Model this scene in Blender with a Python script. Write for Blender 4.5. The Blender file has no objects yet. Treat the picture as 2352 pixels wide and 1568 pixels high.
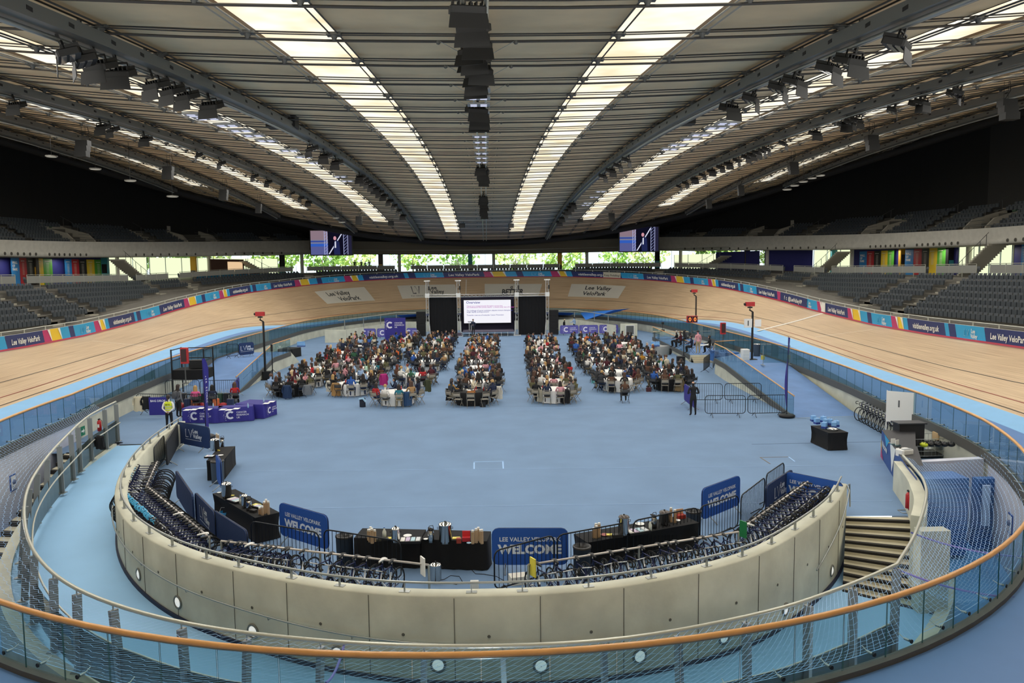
import bpy, bmesh, math, random
import numpy as np
from mathutils import Vector, Matrix
R = random.Random(7)
PI = math.pi
C = bpy.context.scene.collection
sc = bpy.context.scene

# ------------------------------------------------------------------ camera
FPX = 1767.0
PITCH = math.radians(5.2); YAW = math.atan(57/1767.0); ROLL = math.radians(0.65)
CAM = np.array([0.15, 0.0, 7.5])
_fw = np.array([math.sin(YAW)*math.cos(PITCH), math.cos(YAW)*math.cos(PITCH), -math.sin(PITCH)])
_r0 = np.array([math.cos(YAW), -math.sin(YAW), 0.0]); _u0 = np.cross(_r0, _fw)
_rt = _r0*math.cos(ROLL) - _u0*math.sin(ROLL); _up = np.cross(_rt, _fw)
cd = bpy.data.cameras.new('camera'); co = bpy.data.objects.new('camera', cd); C.objects.link(co)
cd.sensor_width = 36.0; cd.sensor_fit = 'HORIZONTAL'; cd.lens = FPX/2352*36.0
cd.clip_start = 0.05; cd.clip_end = 2000
M = Matrix(((_rt[0], _up[0], -_fw[0], CAM[0]), (_rt[1], _up[1], -_fw[1], CAM[1]), (_rt[2], _up[2], -_fw[2], CAM[2]), (0, 0, 0, 1)))
co.matrix_world = M
sc.camera = co

def proj(p):
    v = np.array(p, float) - CAM; d = v @ _fw
    return 1176 + FPX*(v @ _rt)/d, 784 - FPX*(v @ _up)/d
def ray(x, y): return _fw + _rt*(x-1176)/FPX + _up*(784-y)/FPX
def at(x, y, z=0.0):
    """surveyed point: where the sight line of photo pixel x,y meets height z"""
    r = ray(x, y); t = (z-CAM[2])/r[2]; p = CAM + r*t
    return Vector((p[0], p[1], z))
def aty(x, y, Y):
    r = ray(x, y); t = (Y-CAM[1])/r[1]; p = CAM + r*t
    return Vector(p)

# ------------------------------------------------------------------ materials
MATS = {}
def srgb(c):
    if isinstance(c, str):
        c = tuple(int(c[i:i+2], 16)/255 for i in (0, 2, 4))
    return tuple((x/12.92 if x <= .04045 else ((x+.055)/1.055)**2.4) for x in c)
def mat(name, col, rough=.6, metal=0.0, noise=None, bump=None, emit=None, spec=None, rnd=None):
    """noise=(scale, amount); bump=(scale, strength)"""
    if name in MATS: return MATS[name]
    m = bpy.data.materials.new(name); m.use_nodes = True; nt = m.node_tree
    b = nt.nodes['Principled BSDF']; c = srgb(col)
    b.inputs['Roughness'].default_value = rough; b.inputs['Metallic'].default_value = metal
    b.inputs['Base Color'].default_value = (*c, 1)
    m.diffuse_color = (*c, 1)
    if spec is not None: b.inputs['Specular IOR Level'].default_value = spec
    tc = None
    if noise or bump:
        tc = nt.nodes.new('ShaderNodeTexCoord')
    if noise:
        n = nt.nodes.new('ShaderNodeTexNoise'); n.inputs['Scale'].default_value = noise[0]; n.inputs['Detail'].default_value = 5
        nt.links.new(tc.outputs['Object'], n.inputs['Vector'])
        r = nt.nodes.new('ShaderNodeMapRange'); a = noise[1]
        r.inputs['From Min'].default_value = .3; r.inputs['From Max'].default_value = .7
        r.inputs['To Min'].default_value = 1-a; r.inputs['To Max'].default_value = 1+a
        nt.links.new(n.outputs['Fac'], r.inputs['Value'])
        mx = nt.nodes.new('ShaderNodeVectorMath'); mx.operation = 'SCALE'; mx.inputs[0].default_value = c
        nt.links.new(r.outputs['Result'], mx.inputs['Scale']); nt.links.new(mx.outputs['Vector'], b.inputs['Base Color'])
    if bump:
        n2 = nt.nodes.new('ShaderNodeTexNoise'); n2.inputs['Scale'].default_value = bump[0]
        nt.links.new(tc.outputs['Object'], n2.inputs['Vector'])
        bp = nt.nodes.new('ShaderNodeBump'); bp.inputs['Strength'].default_value = bump[1]; bp.inputs['Distance'].default_value = .02
        nt.links.new(n2.outputs['Fac'], bp.inputs['Height']); nt.links.new(bp.outputs['Normal'], b.inputs['Normal'])
    if emit:
        b.inputs['Emission Color'].default_value = (*srgb(emit[0]), 1); b.inputs['Emission Strength'].default_value = emit[1]
    MATS[name] = m
    return m
def glassmat(name, tint, gloss=.12, opac=.18, rough=.02):
    """sheet glass: tinted see-through layer with a little reflection and a little body colour"""
    if name in MATS: return MATS[name]
    m = bpy.data.materials.new(name); m.use_nodes = True; nt = m.node_tree; nt.nodes.clear()
    o = nt.nodes.new('ShaderNodeOutputMaterial'); t = nt.nodes.new('ShaderNodeBsdfTransparent'); g = nt.nodes.new('ShaderNodeBsdfGlossy')
    d = nt.nodes.new('ShaderNodeBsdfDiffuse'); m1 = nt.nodes.new('ShaderNodeMixShader'); m2 = nt.nodes.new('ShaderNodeMixShader')
    lw = nt.nodes.new('ShaderNodeLayerWeight'); lw.inputs[0].default_value = .5
    pw = nt.nodes.new('ShaderNodeMath'); pw.operation = 'POWER'; pw.inputs[1].default_value = 5; nt.links.new(lw.outputs['Facing'], pw.inputs[0])
    fr = nt.nodes.new('ShaderNodeMath'); fr.operation = 'MULTIPLY_ADD'; fr.inputs[1].default_value = .9; fr.inputs[2].default_value = .04; nt.links.new(pw.outputs[0], fr.inputs[0])
    c = srgb(tint); t.inputs['Color'].default_value = (*[min(1, x*1.0) for x in c], 1); d.inputs['Color'].default_value = (*[x*.6 for x in c], 1)
    g.inputs['Roughness'].default_value = rough
    m1.inputs[0].default_value = opac; nt.links.new(t.outputs[0], m1.inputs[1]); nt.links.new(d.outputs[0], m1.inputs[2])
    nt.links.new(fr.outputs[0], m2.inputs[0]); nt.links.new(m1.outputs[0], m2.inputs[1]); nt.links.new(g.outputs[0], m2.inputs[2])
    nt.links.new(m2.outputs[0], o.inputs[0]); m.diffuse_color = (*c, .5)
    MATS[name] = m
    return m
def emat(name, col, s):
    if name in MATS: return MATS[name]
    m = bpy.data.materials.new(name); m.use_nodes = True; nt = m.node_tree; nt.nodes.clear()
    o = nt.nodes.new('ShaderNodeOutputMaterial'); e = nt.nodes.new('ShaderNodeEmission')
    e.inputs[0].default_value = (*srgb(col), 1); e.inputs[1].default_value = s; nt.links.new(e.outputs[0], o.inputs[0])
    MATS[name] = m
    return m

# ------------------------------------------------------------------ mesh builder
class MB:
    def __init__(s): s.v = []; s.f = []; s.m = []; s.mats = []; s.smooth = []
    def mi(s, m):
        if m is None: return 0
        if m not in s.mats: s.mats.append(m)
        return s.mats.index(m)
    def add(s, vs, fs, m=None, sm=False):
        b = len(s.v); s.v += [tuple(v) for v in vs]; k = s.mi(m)
        for f in fs: s.f.append(tuple(b+i for i in f)); s.m.append(k); s.smooth.append(sm)
        return s
    def box(s, c, d, m=None, rz=0, T=None):
        x, y, z = [q/2 for q in d]
        vs = [Vector((a*x, b*y, e*z)) for a in (-1, 1) for b in (-1, 1) for e in (-1, 1)]
        if rz: rm = Matrix.Rotation(rz, 3, 'Z'); vs = [rm @ v for v in vs]
        vs = [v + Vector(c) for v in vs]
        if T: vs = [T @ v for v in vs]
        return s.add(vs, [(0, 1, 3, 2), (4, 6, 7, 5), (0, 4, 5, 1), (2, 3, 7, 6), (0, 2, 6, 4), (1, 5, 7, 3)], m)
    def bbox(s, lo, hi, m=None):
        return s.box([(a+b)/2 for a, b in zip(lo, hi)], [b-a for a, b in zip(lo, hi)], m)
    def rbox(s, c, d, r, m=None, rz=0):
        """box with chamfered vertical corners and top edge"""
        x, y, z = [q/2 for q in d]; r = min(r, x*.9, y*.9)
        pts = [(x-r, -y), (x, -y+r), (x, y-r), (x-r, y), (-x+r, y), (-x, y-r), (-x, -y+r), (-x+r, -y)]
        rm = Matrix.Rotation(rz, 3, 'Z'); vs = []
        for zz, k in ((-z, 1), (z-r*.5, 1), (z, (x-r*.5)/x)):
            vs += [rm @ Vector((px*k, py*k, zz)) + Vector(c) for px, py in pts]
        fs = [tuple(range(7, -1, -1)), tuple(range(16, 24))]
        for l in (0, 8):
            fs += [(l+i, l+(i+1) % 8, l+8+(i+1) % 8, l+8+i) for i in range(8)]
        return s.add(vs, fs, m)
    def bar(s, a, b, w, h, m=None, up=(0, 0, 1)):
        """rectangular bar from a to b"""
        a, b = Vector(a), Vector(b); t = (b-a).normalized(); u = Vector(up)
        n = t.cross(u)
        if n.length < 1e-4: n = t.cross(Vector((1, 0, 0)))
        n.normalize(); k = n.cross(t)
        vs = [p + n*(i*w/2) + k*(j*h/2) for p in (a, b) for i, j in ((-1, -1), (1, -1), (1, 1), (-1, 1))]
        return s.add(vs, [(3, 2, 1, 0), (4, 5, 6, 7), (0, 1, 5, 4), (1, 2, 6, 5), (2, 3, 7, 6), (3, 0, 4, 7)], m)
    def cyl(s, a, b, r, n=8, m=None, r2=None, cap=True):
        a, b = Vector(a), Vector(b); t = (b-a).normalized(); u = Vector((0, 0, 1)) if abs(t.z) < .9 else Vector((1, 0, 0))
        p = t.cross(u).normalized(); q = t.cross(p); r2 = r if r2 is None else r2
        vs = [c + p*(rr*math.cos(2*PI*i/n)) + q*(rr*math.sin(2*PI*i/n)) for c, rr in ((a, r), (b, r2)) for i in range(n)]
        fs = [(i, n+i, n+(i+1) % n, (i+1) % n) for i in range(n)]
        s.add(vs, fs, m, n > 5)
        if cap: s.add(vs, [tuple(range(n)), tuple(range(2*n-1, n-1, -1))], m)
        return s
    def tube(s, pts, r, n=6, m=None, closed=False):
        pts = [Vector(p) for p in pts]; L = len(pts); vs = []; pu = None
        for i, p in enumerate(pts):
            a = pts[(i-1) % L] if (closed or i > 0) else p; b = pts[(i+1) % L] if (closed or i < L-1) else p
            t = (b-a)
            t = t.normalized() if t.length > 1e-9 else Vector((0, 0, 1))
            if pu is None:
                u = Vector((0, 0, 1)) if abs(t.z) < .95 else Vector((1, 0, 0))
            else: u = pu
            q = t.cross(u)
            if q.length < 1e-6: q = t.cross(Vector((1, 0, 0)))
            q.normalize(); pu = q.cross(t); rr = r[i] if isinstance(r, (list, tuple)) else r
            vs += [p + q*(rr*math.cos(2*PI*k/n)) + pu*(rr*math.sin(2*PI*k/n)) for k in range(n)]
        fs = []
        for i in range(L if closed else L-1):
            j = (i+1) % L
            fs += [(i*n+k, j*n+k, j*n+(k+1) % n, i*n+(k+1) % n) for k in range(n)]
        if not closed: fs += [tuple(range(n-1, -1, -1)), tuple(range((L-1)*n, L*n))]
        return s.add(vs, fs, m, n > 4)
    def lathe(s, prof, n=16, m=None, o=(0, 0, 0), sm=True):
        vs = []; o = Vector(o)
        for r, z in prof: vs += [o + Vector((r*math.cos(2*PI*i/n), r*math.sin(2*PI*i/n), z)) for i in range(n)]
        fs = [(k*n+i, k*n+(i+1) % n, (k+1)*n+(i+1) % n, (k+1)*n+i) for k in range(len(prof)-1) for i in range(n)]
        return s.add(vs, fs, m, sm)
    def disc(s, c, r, n=16, m=None, ax='Z'):
        c = Vector(c)
        f = {'Z': lambda a: Vector((math.cos(a), math.sin(a), 0)), 'Y': lambda a: Vector((math.cos(a), 0, math.sin(a))), 'X': lambda a: Vector((0, math.cos(a), math.sin(a)))}[ax]
        return s.add([c + r*f(2*PI*i/n) for i in range(n)], [tuple(range(n))], m)
    def grid(s, rows, m=None, sm=False, closed=False):
        """rows: list of equal-length lists of points"""
        n = len(rows[0]); vs = [p for r in rows for p in r]
        fs = []
        for i in range(len(rows) if closed else len(rows)-1):
            j = (i+1) % len(rows)
            fs += [(i*n+k, j*n+k, j*n+k+1, i*n+k+1) for k in range(n-1)]
        return s.add(vs, fs, m, sm)
    def quad(s, a, b, c, d, m=None): return s.add([a, b, c, d], [(0, 1, 2, 3)], m)
    def torus(s, c, R0, r, m=None, ax='X', n=20, k=6):
        c = Vector(c)
        f = {'Z': lambda a: Vector((math.cos(a), math.sin(a), 0)), 'Y': lambda a: Vector((math.cos(a), 0, math.sin(a))), 'X': lambda a: Vector((0, math.cos(a), math.sin(a)))}[ax]
        return s.tube([c + R0*f(2*PI*i/n) for i in range(n)], r, k, m, closed=True)
    def sphere(s, c, r, m=None, n=10, k=7, sc=(1, 1, 1)):
        c = Vector(c); vs = []; fs = []
        for i in range(k+1):
            a = PI*i/k
            vs += [c + Vector((r*sc[0]*math.sin(a)*math.cos(2*PI*j/n), r*sc[1]*math.sin(a)*math.sin(2*PI*j/n), r*sc[2]*math.cos(a))) for j in range(n)]
        fs = [(i*n+j, (i+1)*n+j, (i+1)*n+(j+1) % n, i*n+(j+1) % n) for i in range(k) for j in range(n)]
        return s.add(vs, fs, m, True)
    def text(s, st, size, fn, m=None, bold=0.0, align='CENTER'):
        vs, fs = text_mesh(st, bold, align)
        return s.add([fn(x*size, y*size) for x, y in vs], fs, m)
    def xf(s, T):
        s.v = [tuple(T @ Vector(v)) for v in s.v]; return s
    def data(s, name):
        me = bpy.data.meshes.new(name); me.from_pydata(s.v, [], s.f)
        for m in s.mats: me.materials.append(m)
        me.polygons.foreach_set('material_index', s.m)
        me.polygons.foreach_set('use_smooth', s.smooth)
        me.update(); return me
    def build(s, name, m=None, parent=None, loc=None, rz=0):
        if m is not None and not s.mats: s.mats = [m]
        o = bpy.data.objects.new(name, s.data(name)); C.objects.link(o)
        if loc is not None: o.location = loc
        if rz: o.rotation_euler = (0, 0, rz)
        if parent is not None: o.parent = parent
        return o
_TM = {}
def text_mesh(st, bold=0.0, align='CENTER'):
    k = (st, bold, align)
    if k in _TM: return _TM[k]
    cu = bpy.data.curves.new('t', 'FONT'); cu.body = st; cu.size = 1.0; cu.align_x = align; cu.offset = bold
    cu.resolution_u = 2; cu.fill_mode = 'FRONT'
    o = bpy.data.objects.new('t', cu); C.objects.link(o)
    dg = bpy.context.evaluated_depsgraph_get(); me = bpy.data.meshes.new_from_object(o.evaluated_get(dg))
    vs = [(v.co.x, v.co.y) for v in me.vertices]; fs = [tuple(p.vertices) for p in me.polygons]
    bpy.data.objects.remove(o); bpy.data.curves.remove(cu); bpy.data.meshes.remove(me)
    _TM[k] = (vs, fs); return _TM[k]
def tag(o, label=None, cat=None, group=None, kind=None):
    if label: o['label'] = label
    if cat: o['category'] = cat
    if group: o['group'] = group
    if kind: o['kind'] = kind
    return o
def empty(name, loc, rz=0, label=None, cat=None, group=None):
    o = bpy.data.objects.new(name, None); C.objects.link(o); o.location = loc; o.rotation_euler = (0, 0, rz); o.empty_display_size = .2
    return tag(o, label, cat, group)
def struct(mb, name, m=None):
    o = mb.build(name, m); o['kind'] = 'structure'; return o
def copy_tree(o, parent=None, matmap=None):
    c = o.copy(); C.objects.link(c)
    if parent is not None: c.parent = parent
    for ch in KIDS.get(o.name, []): copy_tree(ch, c)
    return c
KIDS = {}
def kids(o):
    """remember the parts of a prototype so copies need no search"""
    for x in list(C.objects):
        if x.parent is not None:
            KIDS.setdefault(x.parent.name, [])
            if x not in KIDS[x.parent.name]: KIDS[x.parent.name].append(x)
    return o
ORD = ['first', 'second', 'third', 'fourth', 'fifth', 'sixth', 'seventh', 'eighth', 'ninth', 'tenth', 'eleventh', 'twelfth', 'thirteenth', 'fourteenth', 'fifteenth', 'sixteenth', 'seventeenth', 'eighteenth', 'nineteenth', 'twentieth', 'twenty-first', 'twenty-second', 'twenty-third', 'twenty-fourth']

# ------------------------------------------------------------------ track geometry
YC = 62.95; HX = 22.2; HY = 57.3; KM = 1/20.0
def quarter():
    def run(Lt):
        La = (PI/2 - KM*Lt/2)/KM; ds = .25; x = y = 0.0; h = 0.0; s = 0; P = [(0, 0, 0, KM)]
        while s < La+Lt:
            k = KM if s < La else KM*max(0, 1-(s-La)/Lt)
            h2 = h + k*ds; x += math.cos((h+h2)/2)*ds; y -= math.sin((h+h2)/2)*ds; h = h2; s += ds; P.append((x, y, h, k))
        return P
    lo, hi = .5, 55
    for _ in range(30):
        mid = (lo+hi)/2
        if run(mid)[-1][0] < HX: lo = mid
        else: hi = mid
    P = run(lo); x, y, h, k = P[-1]
    d = HY + y; n = max(2, int(d/.5))
    for i in range(1, n+1): P.append((HX, y - d*i/n, PI/2, 0))
    return [(a, b+HY, c, k) for a, b, c, k in P]
_Q = quarter()
def _oval():
    """closed black-line curve; s grows clockwise seen from above: far apex -> right side -> near apex -> left side"""
    pts = []
    for x, y, h, k in _Q: pts.append((x, YC+y, h, k))
    for x, y, h, k in reversed(_Q[:-1]): pts.append((x, YC-y, PI-h, k))
    for x, y, h, k in _Q[1:]: pts.append((-x, YC-y, PI+h, k))
    for x, y, h, k in reversed(_Q[1:-1]): pts.append((-x, YC+y, 2*PI-h, k))
    return pts
_O = _oval()
_OX = np.array([p[0] for p in _O]+[_O[0][0]]); _OY = np.array([p[1] for p in _O]+[_O[0][1]])
_OH = np.array([p[2] for p in _O]+[2*PI])
_OS = np.concatenate([[0], np.cumsum(np.hypot(np.diff(_OX), np.diff(_OY)))]); PER = _OS[-1]
def base(s):
    """x, y, outward normal nx, ny on the black line"""
    s = s % PER
    x = np.interp(s, _OS, _OX); y = np.interp(s, _OS, _OY); h = np.interp(s, _OS, _OH)
    return x, y, math.sin(h), math.cos(h)
def sm(a, b, x):
    t = max(0, min(1, (x-a)/(b-a))); return t*t*(3-2*t)
def endf(s):
    """0 along the straights, 1 at both ends"""
    x, y, _, _ = base(s); return sm(24, 54, abs(y-YC))
ZF = ([0, 8, 20, 28, 35, 40, 50, 57, 63, 68, 74, 83, 92, 101, 110, 118, 126], [6.2, 6.2, 5.2, 4.0, 3.25, 3.0, 3.0, 3.12, 3.42, 3.72, 4.2, 4.78, 5.25, 5.6, 6.1, 6.55, 6.7])
TW = 7.1; ZA = 1.12
def zB(s):
    y = float(base(s)[1]); return 1.22 + 1.5*math.exp(-((y-66)/(24 if y < 66 else 22))**2)
def zfence(s): return float(np.interp(base(s)[1], *ZF))
def off(s, o, z):
    x, y, nx, ny = base(s); return Vector((x+nx*o, y+ny*o, z))
def bank(s):
    sn = (zfence(s)-zB(s))/TW; return math.asin(max(.06, min(.8, sn)))
def T(s, w, lift=0.0):
    """point on the boards: w metres up the banking"""
    a = bank(s); return off(s, w*math.cos(a) - lift*math.sin(a), zB(s) + w*math.sin(a) + lift*math.cos(a))
def fo(s): return TW*math.cos(bank(s))
def ringo(s):
    y = float(base(s)[1]); return -(1.65 + 3.0*(float(np.interp(YC-y, [8, 15, 22, 28, 38, 49], [0, .12, .36, .62, .72, 1])) if y < YC else sm(20, 52, y-YC)))
def ring(s, z, d=0.0): return off(s, ringo(s)+d, z)
def sring(x, y):
    d = [(base(i)[0]-x)**2 + (base(i)[1]-y)**2 for i in np.arange(0, PER, 1.0)]; return float(np.argmin(d))
def Srange(a, b, step):
    n = max(1, int(round((b-a)/step))); return [a + (b-a)*i/n for i in range(n+1)]
def invT(px, py):
    """which s, w on the boards shows at photo pixel px,py"""
    best = None; s0, s1, w0, w1, n = (-75, 75, 0, TW, 60)
    for it in range(4):
        for i in range(n+1):
            for j in range(n//2+1):
                s = s0+(s1-s0)*i/n; w = w0+(w1-w0)*j/(n//2); q = proj(T(s, w)); e = (q[0]-px)**2+(q[1]-py)**2
                if best is None or e < best[0]: best = (e, s, w)
        ds = (s1-s0)/n*1.5; dw = (w1-w0)/(n//2)*1.5; s0, s1, w0, w1 = best[1]-ds, best[1]+ds, best[2]-dw, best[2]+dw; n = 12
    return best[1], best[2]

# palette
CONC = mat('concrete', 'b0aea6', .85, noise=(1.3, .10), bump=(14, .12))
CONCL = mat('pale_concrete', 'c0beb4', .85, noise=(2.0, .08))
STEEL = mat('galvanised_steel', 'a9adaa', .38, .75)
DSTEEL = mat('dark_grey_steel', '5b5d5c', .5, .3)
BLK = mat('black_metal', '17181b', .5, .2)
BLKC = mat('black_cloth', '101114', .92)
WHITE = mat('white_paint', 'e8e8e4', .5)
WHITEC = mat('white_cloth', 'ecebe8', .85)
CHROME = mat('polished_steel', 'd8d8d6', .12, 1.0)
# ================================================================== GROUND, TRACK AND PIT
def sY(y):
    ss = np.arange(0, PER/2, .25); return float(min(ss, key=lambda q: abs(ring(q, 0)[1]-y)))
FLOOR = mat('infield_blue', '6d8aac', .8, noise=(.55, .07), bump=(60, .05))
RAMPB = mat('ramp_blue', '94c4ec', .7, noise=(.4, .06))
APRON = mat('apron_blue', '5c84bc', .6, noise=(.8, .05))
COTE = mat('cote_blue', '86bdea', .55, noise=(1.5, .03))
LOWB = mat('lower_floor_blue', '5fa8e6', .6, noise=(.6, .08))
def wood_track():
    m = mat('track_pine', 'c9a47c', .5); nt = m.node_tree; b = nt.nodes['Principled BSDF']
    uv = nt.nodes.new('ShaderNodeUVMap'); mp = nt.nodes.new('ShaderNodeMapping'); mp.inputs['Scale'].default_value = (.09, 9, 1)
    n = nt.nodes.new('ShaderNodeTexNoise'); n.inputs['Scale'].default_value = 2.5; n.inputs['Detail'].default_value = 4
    cr = nt.nodes.new('ShaderNodeValToRGB'); cr.color_ramp.elements[0].color = (*srgb('b09270'), 1); cr.color_ramp.elements[1].color = (*srgb('e6cda8'), 1)
    cr.color_ramp.elements[0].position = .3; cr.color_ramp.elements[1].position = .7
    n2 = nt.nodes.new('ShaderNodeTexNoise'); n2.inputs['Scale'].default_value = .12; n2.inputs['Detail'].default_value = 3
    mx = nt.nodes.new('ShaderNodeMixRGB'); mx.blend_type = 'MULTIPLY'; mx.inputs[0].default_value = .35
    cr2 = nt.nodes.new('ShaderNodeValToRGB'); cr2.color_ramp.elements[0].color = (.62, .56, .5, 1); cr2.color_ramp.elements[1].color = (1, 1, 1, 1)
    cr2.color_ramp.elements[0].position = .35; cr2.color_ramp.elements[1].position = .6
    nt.links.new(uv.outputs[0], mp.inputs[0]); nt.links.new(mp.outputs[0], n.inputs['Vector']); nt.links.new(uv.outputs[0], n2.inputs['Vector'])
    nt.links.new(n.outputs['Fac'], cr.inputs[0]); nt.links.new(n2.outputs['Fac'], cr2.inputs[0])
    nt.links.new(cr.outputs[0], mx.inputs[1]); nt.links.new(cr2.outputs[0], mx.inputs[2]); nt.links.new(mx.outputs[0], b.inputs['Base Color'])
    return m
WOOD = wood_track()
SS = Srange(0, PER, 1.0)
def loop_strip(name, f0, f1, m, n=1, a=0, b=None, step=1.0, uv=False, close=True):
    b = PER if b is None else b
    S = Srange(a, b, step); rows = []
    for s in S:
        p, q = f0(s), f1(s); rows.append([p.lerp(q, j/n) for j in range(n+1)])
    mb = MB().grid(rows, m, True); o = struct(mb, name)
    if uv:
        me = o.data; u = me.uv_layers.new(name='UVMap'); W = n+1
        for p in me.polygons:
            for li in p.loop_indices:
                vi = me.loops[li].vertex_index; i, j = divmod(vi, W)
                u.data[li].uv = (S[i], 7.5*j/n)
    return o
loop_strip('track', lambda s: T(s, .0), lambda s: T(s, TW), WOOD, 6, uv=True)
loop_strip('track_blue_band', lambda s: off(s, -1.15, zB(s)-.18), lambda s: T(s, .0), COTE, 1)
loop_strip('track_apron', lambda s: ring(s, max(ZA, zB(s)-.3), .16), lambda s: off(s, -1.15, zB(s)-.18), APRON, 1)
loop_strip('wall_behind_glass', lambda s: ring(s, ZA-.02, -.02), lambda s: ring(s, ZA-.01, .16), APRON, 1)
loop_strip('wall_apron_face', lambda s: ring(s, ZA-.02, .16), lambda s: ring(s, max(ZA, zB(s)-.3), .16), mat('apron_face', '7f99a9', .5), 1)
# painted lines on the boards
def line_strip(name, w, wd, m, a=0, b=None):
    return loop_strip(name, lambda s: T(s, w, .012), lambda s: T(s, w+wd, .012), m, 1, a, b)
line_strip('track_line_black', .2, .05, mat('line_black', '2e2a28', .6))
line_strip('track_line_red', .9, .05, mat('line_red', '8f2b26', .6))
line_strip('track_line_blue', 2.5, .05, mat('line_blue', '2f3138', .6))
loop_strip('track_edge_trim', lambda s: T(s, TW-.02, .02), lambda s: T(s, TW+.04, .12), mat('fence_red', 'b02740', .5), 1)
def cross_line(name, p0, p1, wd, m):
    a = invT(*p0); b = invT(*p1); n = 12; rows = []
    for i in range(n+1):
        s = a[0]+(b[0]-a[0])*i/n; w = a[1]+(b[1]-a[1])*i/n
        rows.append([T(s-wd/2, w, .02), T(s+wd/2, w, .02)])
    struct(MB().grid(rows, m), name)
LINEW = mat('line_white', 'e9e4d8', .6)
cross_line('track_line_finish', (1738, 766), (1893, 716), .42, LINEW)
cross_line('track_line_pursuit', (1860, 818), (1998, 787), .07, LINEW)
cross_line('track_line_pursuit', (352, 840), (219, 815), .07, LINEW)
cross_line('track_line_pursuit', (1070, 688), (1071, 642), .12, LINEW)

# boat-shaped wall round the bicycle bay
def spline(pts, n=8):
    P = [Vector(p) for p in pts]; out = []
    for i in range(len(P)-1):
        p0, p1, p2, p3 = P[max(0, i-1)], P[i], P[i+1], P[min(len(P)-1, i+2)]
        for k in range(n):
            t = k/n; out.append(.5*((2*p1)+(p2-p0)*t+(2*p0-5*p1+4*p2-p3)*t*t+(3*p1-p0-3*p2+p3)*t**3))
    out.append(P[-1]); return out
WB = spline([(x, y, 0) for x, y in [(-13.75, 34.4), (-13.3, 30.5), (-12.6, 27.2), (-11.7, 24.4), (-10.5, 21.8), (-8.9, 19.5), (-6.9, 17.6), (-4.2, 16.0), (-2.0, 15.2), (.1, 15.0), (2.2, 15.15), (4.3, 15.8), (6.3, 16.9), (8.2, 18.7), (9.8, 20.6), (10.95, 22.4)]], 6)
def nrm(P, i):
    a = P[max(0, i-1)]; b = P[min(len(P)-1, i+1)]; t = (b-a); t.z = 0; t.normalize(); return Vector((t.y, -t.x, 0))   # points away from the bay
def offs(P, d): return [p + nrm(P, i)*d for i, p in enumerate(P)]
def zc(P, z): return [Vector((p.x, p.y, z)) for p in P]
AL = [0]
for i in range(1, len(WB)): AL.append(AL[-1]+(WB[i]-WB[i-1]).length)
ARC = AL[-1]
def zr(i): return -1.32*(AL[i]/ARC)**.9 if AL[i] > 0 else 0.0
OUT = offs(WB, 0); INN = offs(WB, -.34)
mb = MB()
rows = [[Vector((OUT[i].x, OUT[i].y, zr(i)-.4)), Vector((OUT[i].x, OUT[i].y, .97)), Vector((OUT[i].x, OUT[i].y, .97))+nrm(WB, i)*-.03+Vector((0, 0, .03)), Vector((INN[i].x, INN[i].y, 1.0)), Vector((INN[i].x, INN[i].y, 0))] for i in range(len(WB))]
def conc_panels():
    m = mat('cast_concrete', 'cbcbb9', .8, noise=(1.1, .13), bump=(9, .15)); return m
CASTC = conc_panels()
mb.grid(rows, CASTC, True)
for r in (rows[0], rows[-1]): mb.add(r, [(0, 1, 2, 3, 4)], CASTC)
JOINT = mat('joint_shadow_gap', '5f5b52', .9)
hole = mat('formwork_hole', '6b675c', .9)
for k in range(1, 22):
    t = k/22*ARC; i = min(range(len(WB)), key=lambda q: abs(AL[q]-t)); n = nrm(WB, i); p = OUT[i]+n*.004
    tt = Vector((-n.y, n.x, 0))
    mb.bar((p.x, p.y, zr(i)), (p.x, p.y, .95), .012, .012, JOINT)
for k in range(22):
    t = (k+.5)/22*ARC; i = min(range(len(WB)), key=lambda q: abs(AL[q]-t)); n = nrm(WB, i)
    for zz in ((zr(i)+.98)/2+.1,):
        p = Vector((OUT[i].x, OUT[i].y, zz)); mb.cyl(p, p+n*.008, .035, 8, hole)
struct(mb, 'wall_curved')
# black kerb at the wall foot
struct(MB().grid([[Vector((p.x, p.y, zr(i)+.09)), Vector((q.x, q.y, zr(i)+.09)), Vector((q.x, q.y, zr(i)+.0))] for i, (p, q) in enumerate(zip(offs(WB, .002), offs(WB, .05)))], mat('navy_kerb', '101a3a', .6)), 'trim_wall_foot')
# ramp surface, then kerb at its outer side
RO = offs(WB, 2.6)
struct(MB().grid([[Vector((OUT[i].x, OUT[i].y, zr(i))), Vector((RO[i].x, RO[i].y, zr(i)))] for i in range(len(WB))], RAMPB), 'ramp')
K0 = offs(WB, 2.6); K1 = offs(WB, 2.9)
struct(MB().grid([[Vector((K0[i].x, K0[i].y, zr(i))), Vector((K0[i].x, K0[i].y, zr(i)+.1)), Vector((K1[i].x, K1[i].y, zr(i)+.1)), Vector((K1[i].x, K1[i].y, -1.95))] for i in range(len(WB))], CASTC), 'ramp_kerb')

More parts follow.
